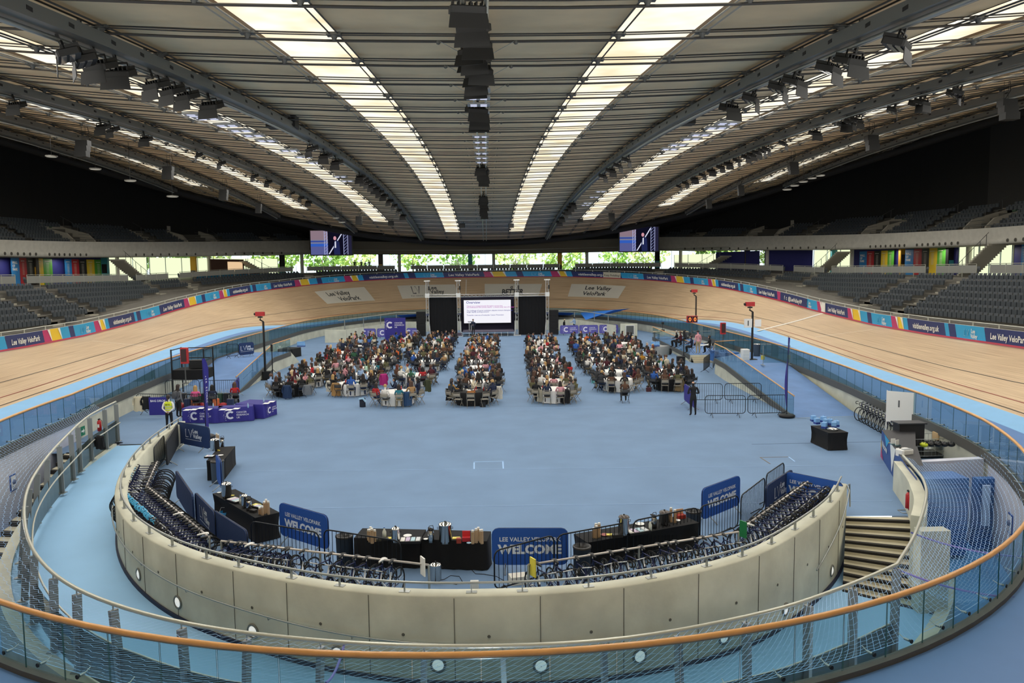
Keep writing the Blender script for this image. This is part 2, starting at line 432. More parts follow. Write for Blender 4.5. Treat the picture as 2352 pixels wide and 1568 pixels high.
# infield floor with the pit left open
sl, sr = sY(35.2), sY(25.0)
RP = [(12.15, 20.2), (12.95, 21.8), (13.45, 23.0), (14.1, 24.9)]
RPs = spline([(x, y, 0) for x, y in [(8.9, 15.6), (10.4, 17.6)]+RP], 5)
pl = [ring(s, 0, .3) for s in Srange(-sl, sr, 1.5)]
pl += [Vector((14.1, 25.0, 0))] + [Vector((x, y, 0)) for x, y in reversed(RP[1:3])] + [Vector((12.95, 22.3, 0))]
pl += list(reversed(zc(OUT, 0))) + [Vector((-16.6, 34.4, 0))]
me = bpy.data.meshes.new('floor'); bm = bmesh.new()
vs = [bm.verts.new(p) for p in pl]; f = bm.faces.new(vs)
if f.normal.z < 0 or True: bmesh.ops.recalc_face_normals(bm, faces=[f])
bmesh.ops.triangulate(bm, faces=bm.faces[:]); bm.to_mesh(me); bm.free(); me.materials.append(FLOOR)
fl = bpy.data.objects.new('floor', me); C.objects.link(fl); fl['kind'] = 'structure'
# seams, hatches and court marks in the floor
seam = mat('floor_seam', '8fabd0', .8); seamd = mat('floor_seam_dark', '5c7390', .8); hatch = mat('hatch_brown', '6b665e', .6); ltm = mat('mark_light_blue', '9fc4ec', .7)
mb = MB()
for (a, b) in (((560, 1083), (2040, 1068)), ((620, 1168), (2050, 1150))):
    p, q = at(*a), at(*b); mb.bar(p+Vector((0, 0, .004)), q+Vector((0, 0, .004)), .03, .006, seam)
for a, b, m_ in (((1727, 1020), (2030, 1014), seamd), ((1810, 957), (1890, 966), seamd), ((1088, 1061), (1157, 1059), ltm), ((1089, 1062), (1089, 1077), ltm), ((1155, 1060), (1156, 1076), ltm), ((1746, 1050), (1811, 1049), hatch), ((1746, 1050), (1769, 1065), hatch), ((1811, 1049), (1826, 1060), ltm), ((425, 1077), (475, 1075), ltm), ((655, 912), (1560, 906), seam), ((980, 938), (1580, 933), seam)):
    p, q = at(*a), at(*b); mb.bar(p+Vector((0, 0, .004)), q+Vector((0, 0, .004)), .05, .006, m_)
struct(mb, 'floor_markings')
# lower level
low = [ring(s, -1.95, .1) for s in Srange(sr-2, PER-sl+2, 2)]
mb = MB(); mb.add(low, [tuple(range(len(low)))], LOWB); struct(mb, 'floor_lower')
# retaining wall under the balustrade (all round) with the dark band above it
DB = mat('dark_band', '5c5c58', .6, .2)
def rwall(name, a, b, z0, z1, m, d=0.0):
    return struct(MB().grid([[ring(s, z0, d), ring(s, z1, d)] for s in Srange(a, b, 1.0)], m), name)
rwall('wall_ring', -sl-.01, sr, 0, .84, CASTC)
PITW = mat('pit_wall', 'c4c8d6', .8, noise=(.9, .1), bump=(8, .15))
rwall('wall_pit', sr, PER-sl, -1.95, .84, PITW)
rings = Srange(0, PER, 1.0)
struct(MB().grid([[ring(s, .84, 0), ring(s, .84, -.05), ring(s, 1.2, -.05), ring(s, 1.2, .10), ring(s, ZA-.02, .10)] for s in rings], DB), 'trim_dark_band')
# back wall of the right part of the pit, with shutters
BWa, BWb = Vector((14.1, 24.9, 0)), Vector((ring(sr, 0)[0]-.02, ring(sr, 0)[1]+.2, 0))
mb = MB(); mb.grid([[Vector((p.x, p.y, -1.95)), Vector((p.x, p.y, .95)), Vector((p.x, p.y+.3, .95)), Vector((p.x, p.y+.3, 0))] for p in (BWa, BWb)], PITW); struct(mb, 'wall_back')
# wall under the right guard rail
mb = MB(); i0 = 8
rows = []
for i, p in enumerate(RPs):
    n = nrm(RPs, i)
    if i < i0-4: continue
    zt = 1.0 if i >= i0 else 1.0
    rows.append([Vector((p.x, p.y, -1.95))+n*.0, Vector((p.x, p.y, zt)), Vector((p.x, p.y, zt))-n*.34, Vector((p.x, p.y, -1.95))-n*.34])
rows = rows[4:]
mb.grid(rows, CASTC, False); mb.add(rows[0], [(0, 1, 2, 3)], CASTC); mb.add(rows[-1], [(0, 1, 2, 3)], CASTC); struct(mb, 'wall_parapet_right')
# slanted concrete fin under the guard rail corner
p = Vector((10.9, 18.3, 0)); mb = MB(); mb.bbox((10.95, 18.4, -1.95), (11.7, 18.75, .9), CASTC); mb.bbox((10.9, 18.35, -1.98), (11.75, 18.8, -1.7), mat('dark_blue_plinth', '14305a', .6)); struct(mb, 'wall_fin')
# stairs on the right
NOS = mat('stair_dark_nosing', '1f1b18', .8); STP = mat('stair_concrete', 'c9c1a8', .8, noise=(3, .06))
mb = MB(); L0 = [Vector(OUT[-1])]; a0, b0 = Vector((10.95, 22.4, 0)), Vector((12.85, 22.15, 0)); a1, b1 = Vector((9.55, 19.6, 0)), Vector((11.2, 17.9, 0)); NS = 11
for k in range(NS):
    t0, t1 = k/NS, (k+1)/NS; z = -.135*k
    A0, B0, A1, B1 = a0.lerp(a1, t0), b0.lerp(b1, t0), a0.lerp(a1, t1), b0.lerp(b1, t1)
    for q in (A0, B0, A1, B1): q.z = z
    bl = [Vector((q.x, q.y, z-.135)) for q in (A1, B1)]
    mb.quad(A0, B0, B1, A1, STP); mb.quad(A1, B1, bl[1], bl[0], STP)
    e0, e1 = A0.lerp(A1, .62), B0.lerp(B1, .62); up = Vector((0, 0, .004))
    mb.quad(e0+up, e1+up, B1+up, A1+up, NOS); 
    mb.quad(A1+(A1-A0)*.01+up, B1+(B1-B0)*.01+up, bl[1]+(B1-B0)*.01+Vector((0, 0, .07)), bl[0]+(A1-A0)*.01+Vector((0, 0, .07)), NOS)
struct(mb, 'stairs')
# stairs on the left
mb = MB(); a0, b0 = Vector((-17.9, 33.0, 0)), Vector((-16.35, 32.6, 0)); a1, b1 = Vector((-16.6, 24.8, 0)), Vector((-14.7, 24.4, 0)); NS = 13
for k in range(NS):
    t0, t1 = k/NS, (k+1)/NS; z = -.15*k
    A0, B0, A1, B1 = a0.lerp(a1, t0), b0.lerp(b1, t0), a0.lerp(a1, t1), b0.lerp(b1, t1)
    for q in (A0, B0, A1, B1): q.z = z
    bl = [Vector((q.x, q.y, z-.15)) for q in (A1, B1)]; up = Vector((0, 0, .004))
    mb.quad(A0, B0, B1, A1, STP); mb.quad(A1, B1, bl[1], bl[0], NOS)
    mb.quad(A0.lerp(A1, .7)+up, B0.lerp(B1, .7)+up, B1+up, A1+up, NOS)
mb.add([Vector((-20, 35.2, 0)), Vector((-16.4, 34.9, 0)), Vector((-16.35, 32.6, 0)), Vector((-20, 33.0, 0))], [(0, 1, 2, 3)], FLOOR)
struct(mb, 'stairs_left')
struct(MB().grid([[Vector((-16.4, 34.5, 0)), Vector((-16.4, 34.5, -2))], [Vector((-13.7, 34.4, 0)), Vector((-13.7, 34.4, -2))]], CASTC), 'wall_ramp_head')

struct(MB().grid([[Vector((-20, 35.15, .02)), Vector((-20, 35.15, -2))], [Vector((-16.3, 34.6, .02)), Vector((-16.3, 34.6, -2))]], PITW), 'wall_stair_head')
struct(MB().grid([[Vector((-16.35, 34.6, .0)), Vector((-16.35, 34.6, -2))], [Vector((-16.35, 32.6, .0)), Vector((-16.35, 32.6, -2))], [Vector((-16.35, 32.6, .0)), Vector((-16.35, 32.6, -2))]], PITW), 'wall_stair_side')
# ------------------------------------------------------------------ glass balustrade round the infield
GL = glassmat('balustrade_glass', 'b9d6dd', opac=.1)
TIMB = mat('handrail_ash', 'e0a868', .35, noise=(3, .08))
bal = empty('glass_balustrade', ring(PER/2, 1.2), 0, 'curved clear glass balustrade with a pale timber handrail round the infield', 'balustrade')
b0 = bal.location.copy()
def rel(p): return p - b0
MB().tube([rel(ring(s, 2.2, .02)) for s in rings[:-1]], .045, 8, TIMB, closed=True).build('handrail', parent=bal)
MB().tube([rel(ring(s, 2.15, .02)) for s in rings[:-1]], .02, 4, STEEL, closed=True).build('steel_rail', parent=bal)
npan = 220; far = MB(); edge = MB()
for k in range(npan):
    s0 = PER*k/npan+.012; s1 = PER*(k+1)/npan-.012; md = min(abs(((s0+s1)/2-PER/2)), 999)
    P = [ring(s, z, d) for d in (-.006, .006) for s, z in ((s0, 1.0), (s1, 1.0), (s1, 2.15), (s0, 2.15))]
    P = [rel(p) for p in P]; fs = [(0, 1, 2, 3), (7, 6, 5, 4)]
    tgt = MB() if md < 50 else far
    tgt.add(P, fs[:1], GL)
    EG = mat('glass_edge', '2f5a5c', .2)
    tgt.add(P, [(0, 3, 7, 4), (1, 5, 6, 2)], EG)
    if md < 50: tgt.build('glass_panel', parent=bal)
o = far.build('glass_panel', parent=bal); o['kind'] = 'stuff'
mb = MB()
for k in range(230):
    s = sr-1 + (PER-sl-sr+2)*k/230 if False else PER*k/230
    if ring(s, 0)[1] < 38:
        p = rel(ring(s, 1.32, -.02)); x, y, nx, ny = base(s); n = Vector((nx, ny, 0))
        mb.cyl(p, p-n*.09, .022, 8, STEEL); mb.cyl(p-n*.09, p-n*.2+Vector((0, 0, .05)), .008, 5, WHITE)
        mb.cyl(p+n*.03, p+n*.05, .035, 10, BLK)
o = mb.build('fixing_pin', parent=bal); o['kind'] = 'stuff'

# ------------------------------------------------------------------ guard rails of the pit
NR = [(-16.5, 34.6, 1.9), (-16.1, 31.5, 1.85), (-15.3, 28.3, 1.7), (-14.4, 25.2, 1.5), (-13.2, 22.2, 1.35), (-11.5, 19.2, 1.25), (-9.8, 16.9, 1.2), (-7.9, 15.1, 1.2), (-5.5, 13.7, 1.2), (-2.8, 12.85, 1.2), (-.1, 12.5, 1.2), (2.5, 12.65, 1.2), (5.2, 13.5, 1.2), (7.1, 14.5, 1.2), (8.8, 15.6, 1.2)]
NRs = spline(NR, 6); NR2 = spline([(8.8, 15.6, 1.2), (10.35, 17.6, 1.2), (12.1, 20.2, 1.22), (12.95, 21.8, 1.22), (13.4, 23.0, 1.22), (14.0, 24.85, 1.22)], 6)
gr = empty('pit_guard_rail', NRs[0], 0, 'long curved tubular guard rail on flat posts along the outer side of the blue ramp', 'guard rail')
g0 = gr.location.copy()
RAILM = mat('rail_cream_steel', 'c3c3b6', .35, .4)
MB().tube([p-g0 for p in NRs+NR2[1:]], .04, 8, RAILM).build('top_rail', parent=gr)
POSTM = mat('guard_post_grey', '8b8f8e', .5, .4); PANM = glassmat('guard_mesh_panel', '5f6a66', opac=.72)
acc = [0]
for i in range(1, len(NRs)): acc.append(acc[-1]+(NRs[i]-NRs[i-1]).length)
def rampz_near(p):
    j = min(range(len(WB)), key=lambda q: (WB[q].x-p.x)**2+(WB[q].y-p.y)**2); return zr(j), j
hr = []; NPST = 26
for k in range(NPST+1):
    t = acc[-1]*k/NPST; i = min(range(len(NRs)), key=lambda q: abs(acc[q]-t)); p = NRs[i]; z0, j = rampz_near(p); n = nrm(NRs, i)
    mb = MB(); foot = Vector((K0[j].x, K0[j].y, z0+.1)) if k else Vector((p.x, p.y, 0))
    foot = Vector((p.x, p.y, z0+.1)) if p.y > 26 else foot.lerp(Vector((p.x, p.y, z0+.1)), .6)
    mb.bar(foot-g0, p-g0-Vector((0, 0, .12)), .09, .16, POSTM, up=n); mb.cyl(p-g0-Vector((0, 0, .14)), p-g0, .015, 6, STEEL)
    mb.box(foot-g0+Vector((0, 0, .01)), (.22, .3, .03), STEEL)
    mb.build('post', parent=gr)
# lower panels and inner handrail
rows = []; hrp = []
for i, p in enumerate(NRs):
    z0, j = rampz_near(p); a = Vector((p.x, p.y, z0+.12)); rows.append([a-g0, Vector((p.x, p.y, z0+1.05))-g0]); hrp.append(Vector((p.x, p.y, z0+.95))-nrm(NRs, i)*.14-g0)
MB().grid(rows, PANM).build('mesh_panel', parent=gr)
MB().tube(hrp, .025, 6, RAILM).build('handrail', parent=gr)
# rail on top of the curved wall
wr = empty('wall_top_rail', WB[0]+Vector((0, 0, 1)), 0, 'low curved tube rail on brackets along the top of the boat-shaped concrete wall', 'rail')
w0 = wr.location.copy(); MID = offs(WB, -.17)
MB().tube([Vector((p.x, p.y, 1.2))-w0 for p in MID], .027, 8, STEEL).build('tube', parent=wr)
for k in range(30):
    t = (k+.3)/30*ARC; i = min(range(len(WB)), key=lambda q: abs(AL[q]-t)); p = Vector((MID[i].x, MID[i].y, 1.0)); n = nrm(WB, i); tt = Vector((-n.y, n.x, 0))
    mb = MB(); mb.bar(p-w0+Vector((0, 0, .005))-tt*.11, p-w0+Vector((0, 0, .005))+tt*.11, .12, .015, STEEL); mb.bar(p-w0, p-w0+Vector((0, 0, .19)), .06, .02, STEEL, up=tt)
    mb.build('bracket', parent=wr)
# handrail along the outer face of the boat wall (above the ramp)
hr = empty('ramp_handrail', OUT[0], 0, 'thin steel handrail fixed to the outer face of the boat-shaped wall above the ramp', 'handrail'); h0 = hr.location.copy()
HRp = [OUT[i]+nrm(WB, i)*.09+Vector((0, 0, zr(i)+.9)) for i in range(20, 66)]
MB().tube([p-h0 for p in HRp], .02, 6, STEEL).build('tube', parent=hr)
mb = MB()
for i in range(21, 66, 5): mb.tube([OUT[i]+nrm(WB, i)*d+Vector((0, 0, zr(i)+z))-h0 for d, z in ((0, .82), (.07, .82), (.09, .9))], .01, 5, STEEL)
mb.build('bracket', parent=hr)
hr2 = empty('stair_handrail', (11.05, 22.3, 0), 0, 'steel handrail running down the boat wall end beside the stairs', 'handrail')
q0 = hr2.location.copy()
pts = [Vector((11.2, 22.7, .2)), Vector((11.1, 22.55, .95)), Vector((10.9, 22.3, .98))] + [OUT[i]+nrm(WB, i)*.09+Vector((0, 0, .92-1.3*(1-(AL[i]-AL[78])/(ARC-AL[78])))) for i in range(89, 78, -1)]
MB().tube([p-q0 for p in pts], .022, 7, STEEL).build('tube', parent=hr2)
# round bulkhead lights in the boat wall
LMP = mat('bulkhead_ring', '7b7b74', .5, .4)
k = 0
for i in (30, 35, 40, 45, 51, 57, 63, 69, 75, 83):
    n = nrm(WB, i); p = OUT[i]+Vector((0, 0, zr(i)+.42)); mb = MB(); q = Vector((0, 0, 0))
    o = empty('bulkhead_light', p, 0, f'round recessed light in the curved concrete wall, {ORD[k]} from the left end', 'wall light', 'round lights in the curved wall')
    u = Vector((0, 0, 1)); t = n.cross(u)
    c = [q+n*.01+(t*math.cos(a)+u*math.sin(a))*.145 for a in [2*PI*j/18 for j in range(18)]]
    mb.tube(c, .028, 6, LMP, closed=True); mb.build('ring', parent=o)
    mb = MB(); rr = []
    for r_, d in ((.14, .0), (.11, .02), (.06, .04), (.01, .045)): rr.append([q+n*(d+.002)+(t*math.cos(a)+u*math.sin(a))*r_ for a in [2*PI*j/18 for j in range(19)]])
    mb.grid(rr, mat('lamp_glass', 'dfe6e6', .15, emit=('fffdf4', .5)), True); mb.build('lens', parent=o); k += 1

# ------------------------------------------------------------------ safety nets
NETM = mat('net_blue', '9cc6f4', .7)
def net(name, rowsA, rowsB, na, nb, label, r=.0035, sag=.25):
    """net between curve A (list) and curve B (list) of equal length: two families of thin strands"""
    mb = MB()
    def samp(L, t):
        f = t*(len(L)-1); i = min(int(f), len(L)-2); return L[i].lerp(L[i+1], f-i)
    def pt(u, v):
        a, b = samp(rowsA, u), samp(rowsB, u); p = a.lerp(b, v); p.z -= sag*4*v*(1-v); return p
    def ribbon(P, w):
        rows = []
        for i, p in enumerate(P):
            t = (P[min(i+1, len(P)-1)]-P[max(i-1, 0)]).normalized(); n = t.cross(Vector((0, 0, 1))); n = n.normalized() if n.length > 1e-5 else Vector((1, 0, 0)); rows.append([p-n*w, p+n*w])
        mb.grid(rows, NETM)
    sk = nb/na*1.0
    for i in range(-nb, na+1):   # slanting strands one way
        P = [(i/na+ (v/nb)*nb/na*.5, v/nb) for v in range(nb+1)]; P = [pt(u, v) for u, v in P if 0 <= u <= 1]
        if len(P) > 1: ribbon(P, r)
    for j in range(nb+1):
        P = [pt(u/na, j/nb+(.25/nb if u % 2 and 0 < j < nb else 0)) for u in range(na+1)]; ribbon(P, r if 0 < j < nb else r*2.2)
    o = mb.build(name); tag(o, label, 'net'); return o
nL = [q for q in NRs]
s_l = PER - sY(37.5); s_c = sring(8.9, 13.0)
def ringpts(a, b, n=90): return [ring(a+(b-a)*i/n, 1.3, -.1) for i in range(n+1)]
net('safety_net', ringpts(s_l, PER/2-13.2), NRs, 260, 14, 'pale blue safety net laced from the balustrade to the guard rail round the ramp')
net('safety_net', ringpts(PER/2-13.2, sr+.3, 40), NR2[:-1]+[Vector((14.0, 24.85, 1.22))], 90, 26, 'pale blue safety net over the right-hand pit with the two shutters', sag=.35)
# ================================================================== PERIMETER BOARD
NAVY = mat('board_navy', '27356b', .45); MAG = mat('board_magenta', 'b8356e', .45); YEL = mat('board_yellow', 'e8c533', .45); LBL = mat('board_cyan', '2b9fd4', .45); BWH = mat('board_white', 'e9ece8', .45); PALE = mat('board_pale_blue', '8fcfe8', .5)
BH = .92
def bpt(s, v, d=0.0):
    """point on the inner face of the perimeter board, v metres above its foot"""
    return off(s, fo(s)+.08-d, zfence(s)+v)
seq = [('navyL', 5.35), ('mag', 1.15), ('yel', 1.65), ('cy', 1.45), ('navy', .85), ('lv', 3.8), ('mag', 1.2), ('yel', .9), ('cy', .75), ('navyV', 5.8), ('cy', .55), ('navy', .95), ('lv', 3.75)]
SEQ = sum(x[1] for x in seq)
col = {'navyL': NAVY, 'mag': MAG, 'yel': YEL, 'cy': LBL, 'navy': NAVY, 'lv': LBL, 'navyV': NAVY}
board = empty('perimeter_board', bpt(0, 0), 0, 'long printed advertising board in navy, cyan, magenta and yellow along the top of the track', 'advertising board')
bo = board.location.copy()
def curve_text(mb, st, s0, v0, size, m, d=.03, bold=.02, sl=0.0, dirn=1):
    k_ = .76 if abs(s0) > 62 else 1
    mb.text(st, size, lambda x, y: bpt(s0+k_*x, v0+y, d)-bo, m, bold)
def add_seg(s0, s1, kind):
    n = max(1, int((s1-s0)/.6)); mb = MB(); sk = .32 if kind not in ('navyL',) else .18
    def P(s, v, d=0): return bpt(s+(v-BH/2)*-sk, v, d)-bo
    mb.grid([[P(s0+(s1-s0)*i/n, 0), P(s0+(s1-s0)*i/n, BH)] for i in range(n+1)], col[kind])
    mid = (s0+s1)/2
    if kind == 'navyL': curve_text(mb, 'Lee Valley VeloPark', mid, .3, .5, BWH)
    if kind == 'navyV': curve_text(mb, 'visitleevalley.org.uk', mid, .32, .52, BWH)
    if kind == 'lv':
        kk = .76 if abs(mid) > 62 else 1; curve_text(mb, 'LV', mid-.45*kk, .27, .62, PALE, bold=.0); kk = .76 if abs(mid) > 62 else 1; curve_text(mb, 'LV', mid-.45*kk, .29, .56, LBL, .04, bold=-.012)
        curve_text(mb, 'Lee', mid+.42*kk, .5, .36, BWH); curve_text(mb, 'Valley', mid+.55*kk, .2, .36, BWH); mb.grid([[P(mid-.7+i*.3, .1, .03), P(mid-.7+i*.3, .13, .03)] for i in range(6)], PALE)
    if kind in ('mag', 'yel'):   # thin white wedge
        mb.add([P(s1-.02, 0, .02), P(s1-.28, BH*.98, .02), P(s1, BH*.98, .02)], [(0, 1, 2)], BWH)
    mb.build('panel', parent=board)
sf, wf = invT(1893, 716)
def lay(s, seq, stop, sg):
    while abs(s) < PER/2-12:
        for kd, L in seq:
            if sg*(s-stop) >= 0 or abs(s) > PER/2-12: return
            L *= .76 if abs(s) > 62 else 1
            e = s+sg*L
            if sg*(e-stop) > 0: e = stop
            add_seg(min(s, e), max(s, e), kd); s = e
lay(-5.5, seq, sf-.3, 1); lay(sf+.45, seq, PER/2-12, 1); lay(-5.5, list(reversed(seq)), -PER/2+12, -1)
# white finish post section, keep pedalling panel and twitter panel sit proud of the board
mb = MB(); mb.grid([[bpt(sf+i*.25-.3, 0, .05)-bo, bpt(sf+i*.25-.3, BH, .05)-bo] for i in range(4)], BWH); mb.build('finish_panel', parent=board)
mb = MB(); sk_ = invT(1404, 641)[0]; mb.grid([[bpt(sk_-1.35+i*.3, 0, .04)-bo, bpt(sk_-1.35+i*.3, BH, .04)-bo] for i in range(10)], mat('board_cream', 'd5d2bd', .5))
curve_text(mb, 'Keep Pedalling!', sk_, .33, .4, mat('print_grey', '77766c', .5), .06); mb.build('panel', parent=board)
mb = MB(); sk_ = invT(1824, 699)[0]; mb.grid([[bpt(sk_-3+i*.5, 0, .04)-bo, bpt(sk_-3+i*.5, BH, .04)-bo] for i in range(13)], NAVY)
curve_text(mb, 'f  t  @LeeValleyVP', sk_, .3, .52, BWH, .07); mb.build('panel', parent=board)
mb = MB(); S = Srange(-PER/2+6, PER/2-6, 1.0)
mb.tube([bpt(s_, BH+.22, -.25)-bo for s_ in S], .03, 5, RAILM); mb.grid([[bpt(s_, -.4, -.05)-bo, bpt(s_, BH, -.05)-bo, bpt(s_, BH, -.2)-bo, bpt(s_, 0, -.2)-bo] for s_ in S], CONCL)
for s_ in Srange(-PER/2+6, PER/2-6, 2.4): mb.bar(bpt(s_, BH-.1, -.25)-bo, bpt(s_, BH+.22, -.25)-bo, .05, .05, RAILM)
mb.build('top_rail', parent=board)
loop_strip('wall_track_edge', lambda s: off(s, fo(s)+.1, -2), lambda s: off(s, fo(s)+.1, zfence(s)), DSTEEL, 1)
# painted sponsor panels on the banking
INK = mat('track_ink', '33383a', .6); PANL = mat('track_panel_cream', 'd9d5c6', .6)
def decal(pc, lines, label):
    q = [invT(*p) for p in pc]    # bl br tr tl
    def P(u, v, l=.022):
        s_ = (q[0][0]*(1-u)+q[1][0]*u)*(1-v)+(q[3][0]*(1-u)+q[2][0]*u)*v; w_ = (q[0][1]*(1-u)+q[1][1]*u)*(1-v)+(q[3][1]*(1-u)+q[2][1]*u)*v
        return T(s_, w_, l)
    mb = MB(); mb.grid([[P(i/8, j/3) for j in range(4)] for i in range(9)], PANL)
    for st, u, v, hs, ws, b, m_ in lines: mb.text(st, 1, lambda x, y: P(u+x*ws, v+y*hs, .045), m_, b)
    o = mb.build('track_sponsor_panel'); tag(o, label, 'sponsor panel')
decal([(752, 698), (862, 690), (836, 659), (722, 670)], [('Lee Valley', .42, .55, .42, .112, .02, INK), ('VeloPark', .55, .13, .42, .112, .02, INK)], 'cream panel reading Lee Valley VeloPark on the left side of the far banking')
decal([(924, 686), (1052, 681), (1045, 653), (912, 656)], [('LV', .3, .32, .85, .15, .0, INK), ('LV', .3, .36, .76, .136, -.012, PANL), ('Lee', .6, .62, .40, .1, .02, INK), ('Valley', .66, .3, .40, .1, .02, INK), ('For nature, sport and discovery', .5, .12, .14, .05, 0, INK)], 'cream panel with the outlined LV logo beside the left truss tower')
decal([(1114, 688), (1236, 684), (1245, 652), (1113, 652)], [('BETTER', .5, .28, .5, .115, .03, INK), ('q', .47, .68, .35, .09, .02, INK)], 'cream panel reading BETTER above the centre of the stage')
decal([(1304, 681), (1420, 685), (1438, 657), (1313, 652)], [('Lee Valley', .5, .58, .42, .118, .02, INK), ('VeloPark', .47, .14, .42, .118, .02, INK)], 'cream panel reading Lee Valley VeloPark right of the stage')

# ================================================================== STANDS
ZC = 6.6
def zc(s): return ZC + 1.1*endf(s)
def bko(s):   # offset of the back edge of the lower tier
    return 17.0 - 6.0*endf(s)
RR, RZ, NR_ = .86, .415, 10
def rowo(s, k): return bko(s) - RR*(NR_-k) + .0
def rowz(k, s=40): return zc(s) - RZ*(NR_-k)
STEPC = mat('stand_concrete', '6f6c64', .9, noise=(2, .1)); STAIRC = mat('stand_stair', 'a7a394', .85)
SIDE = Srange(-104, 104, 1.0)
SLOW = Srange(-112, 112, 1.0)
mb = MB(); rows = []
for s_ in SLOW:
    r = []; f_ = fo(s_)+.55; zf = zfence(s_)+.35
    for k in range(NR_):
        o0, o1 = rowo(s_, k)-RR, rowo(s_, k)
        z = rowz(k, s_)
        r += [off(s_, max(o0, f_), max(z, zf) if o0 > f_ else zf), off(s_, max(o1, f_), max(z, zf) if o1 > f_ else zf)]
    r.append(off(s_, bko(s_), zc(s_))); rows.append(r)
mb.grid(rows, STEPC); struct(mb, 'lower_tier')
loop_strip('concourse_floor', lambda s: off(s, bko(s), zc(s)), lambda s: off(s, 32-9*endf(s), zc(s)), mat('concourse_floor', '57544d', .6), 1, -PER/2, PER/2)
# near end filler deck behind the near board so the hall is closed
loop_strip('near_deck', lambda s: off(s, fo(s)+.5, zfence(s)-.3), lambda s: off(s, bko(s), ZC-1.2), STEPC, 1, 112, PER-112)
# aisles in the lower tier
AIS = []
def s_at_back(y, side):
    ss = np.arange(5, PER/2-5, .25); s_ = float(min(ss, key=lambda q: abs(off(q, bko(q), 0)[1]-y))); return side*s_
for sd in (1, -1):
    for y in (31.5, 38.2, 60.0, 67.4, 88.0, 96.0): AIS.append(s_at_back(y, sd))
    AIS.append(sd*21.0); AIS.append(sd*9.0)
AW = .75
mb = MB(); rl = MB()
for a in AIS:
    for k in range(NR_):
        z = rowz(k, a)
        if rowo(a, k)-RR < fo(a)+.7: continue
        for h in (0, 1):
            o0 = rowo(a, k)-RR+h*RR/2; zz = z - RZ/2 + h*RZ/2 + .12
            A = [off(a-AW, o0, zz), off(a+AW, o0, zz), off(a+AW, o0+RR/2, zz), off(a-AW, o0+RR/2, zz)]
            mb.add(A+[p-Vector((0, 0, .24)) for p in A], [(0, 1, 2, 3), (4, 5, 1, 0), (0, 3, 7, 4), (2, 1, 5, 6)], STAIRC)
struct(mb, 'stand_stairs')
# seat (tip-up): shell back and folded pan; built facing -Y
SEATM = mat('seat_grey', '3f454b', .5); SEATM2 = mat('seat_grey_light', '565c62', .5)
def seat_bits(mb, low=False, T_=None):
    """tip-up seat with a curved back, folded pan and bracket"""
    P = []
    for x in (-.22, -.12, .12, .22):
        d = .04 if abs(x) > .2 else 0
        P.append([Vector((x, .1-d, .28)), Vector((x, .15-d, .52)), Vector((x*.95, .2-d, .78))])
    bk = MB().grid(P, SEATM, True)
    pn = MB(); pn.box((0, .02, .44), (.42, .09, .36), SEATM); 
    for v in (bk, pn):
        if T_: v.xf(T_)
    return bk, pn
seats = []
def face_dir(s_): x, y, nx, ny = base(s_); return math.atan2(ny, nx)-PI/2     # rotates +Y outward
for k in range(NR_):
    for sd in (1, -1):
        s_ = 0.4*sd
        while abs(s_) < 108:
            step = .5/(1+0.0) 
            x, y, nx, ny = base(s_); o_ = rowo(s_, k)-RR*.55
            p = off(s_, o_, rowz(k, s_)); 
            # arclength correction on the bends
            p2 = off(s_+.1, o_, 0); p1 = off(s_, o_, 0); g = (p2-p1).length/.1
            z_ok = rowo(s_, k)-RR > fo(s_)+.75 and rowz(k, s_) > zfence(s_)+.3
            if z_ok and min(abs(s_-a) for a in AIS) > AW+.3 and p.y > 28: seats.append((p, s_, k, sd))
            s_ += sd*.52/max(.4, g)
# back row of taller seats facing the track behind the grey rail panels
for sd in (1, -1):
    s_ = 1.0*sd
    while abs(s_) < 100:
        if min(abs(s_-a) for a in AIS) > 1.2: seats.append((off(s_, bko(s_)+.9, zc(s_)+.1), s_, 10, sd))
        p1 = off(s_, bko(s_), 0); p2 = off(s_+.1, bko(s_), 0); s_ += sd*.56/max(.4, (p2-p1).length/.1)
def vis(p):
    q = proj(p); return -10 < q[0] < 2362 and -10 < q[1] < 1578 and (Vector(p)-Vector(CAM)).length > 5
seats.sort(key=lambda t: (0 if vis(t[0]) and t[2] < 10 else 1, (t[0]-Vector(CAM)).length))
bk, pn = seat_bits(None)
SEAT_BACK = bk.data('seat_back'); SEAT_PAN = pn.data('seat_pan')
nb_ = 300
for (p, s_, k, sd) in seats[:nb_]:
    o = empty('stadium_seat', p, face_dir(s_), f'dark grey tip-up seat, {ORD[k]} row of the lower stand, {"right" if sd > 0 else "left"} side', 'stadium seat', f'lower stand seats, {ORD[k]} row up, {"right" if sd > 0 else "left"} side')
    for nm, d in (('backrest', SEAT_BACK), ('seat_pan', SEAT_PAN)):
        c = bpy.data.objects.new(nm, d); C.objects.link(c); c.parent = o
rest = MB()
def place_low(mb, p, rz, m=SEATM, hs=1.0):
    T_ = Matrix.Translation(p) @ Matrix.Rotation(rz, 4, 'Z')
    q = [(-.22, .1, .28), (.22, .1, .28), (-.23, .16, .52), (.23, .16, .52), (-.2, .2, .78*hs), (.2, .2, .78*hs), (-.21, -.03, .26), (.21, -.03, .26), (-.21, -.03, .6), (.21, -.03, .6), (-.21, .06, .62), (.21, .06, .62)]
    mb.add([T_ @ Vector(v) for v in q], [(0, 1, 3, 2), (2, 3, 5, 4), (6, 7, 9, 8), (8, 9, 11, 10), (0, 6, 8, 10), (1, 7, 9, 11)], m)
for (p, s_, k, sd) in seats[nb_:]:
    if vis(p): place_low(rest, p, face_dir(s_), SEATM2 if k == 10 else SEATM)
o = rest.build('stadium_seats'); tag(o, 'rows of dark grey tip-up seats filling the rest of the lower stand', 'stadium seats', kind='stuff')
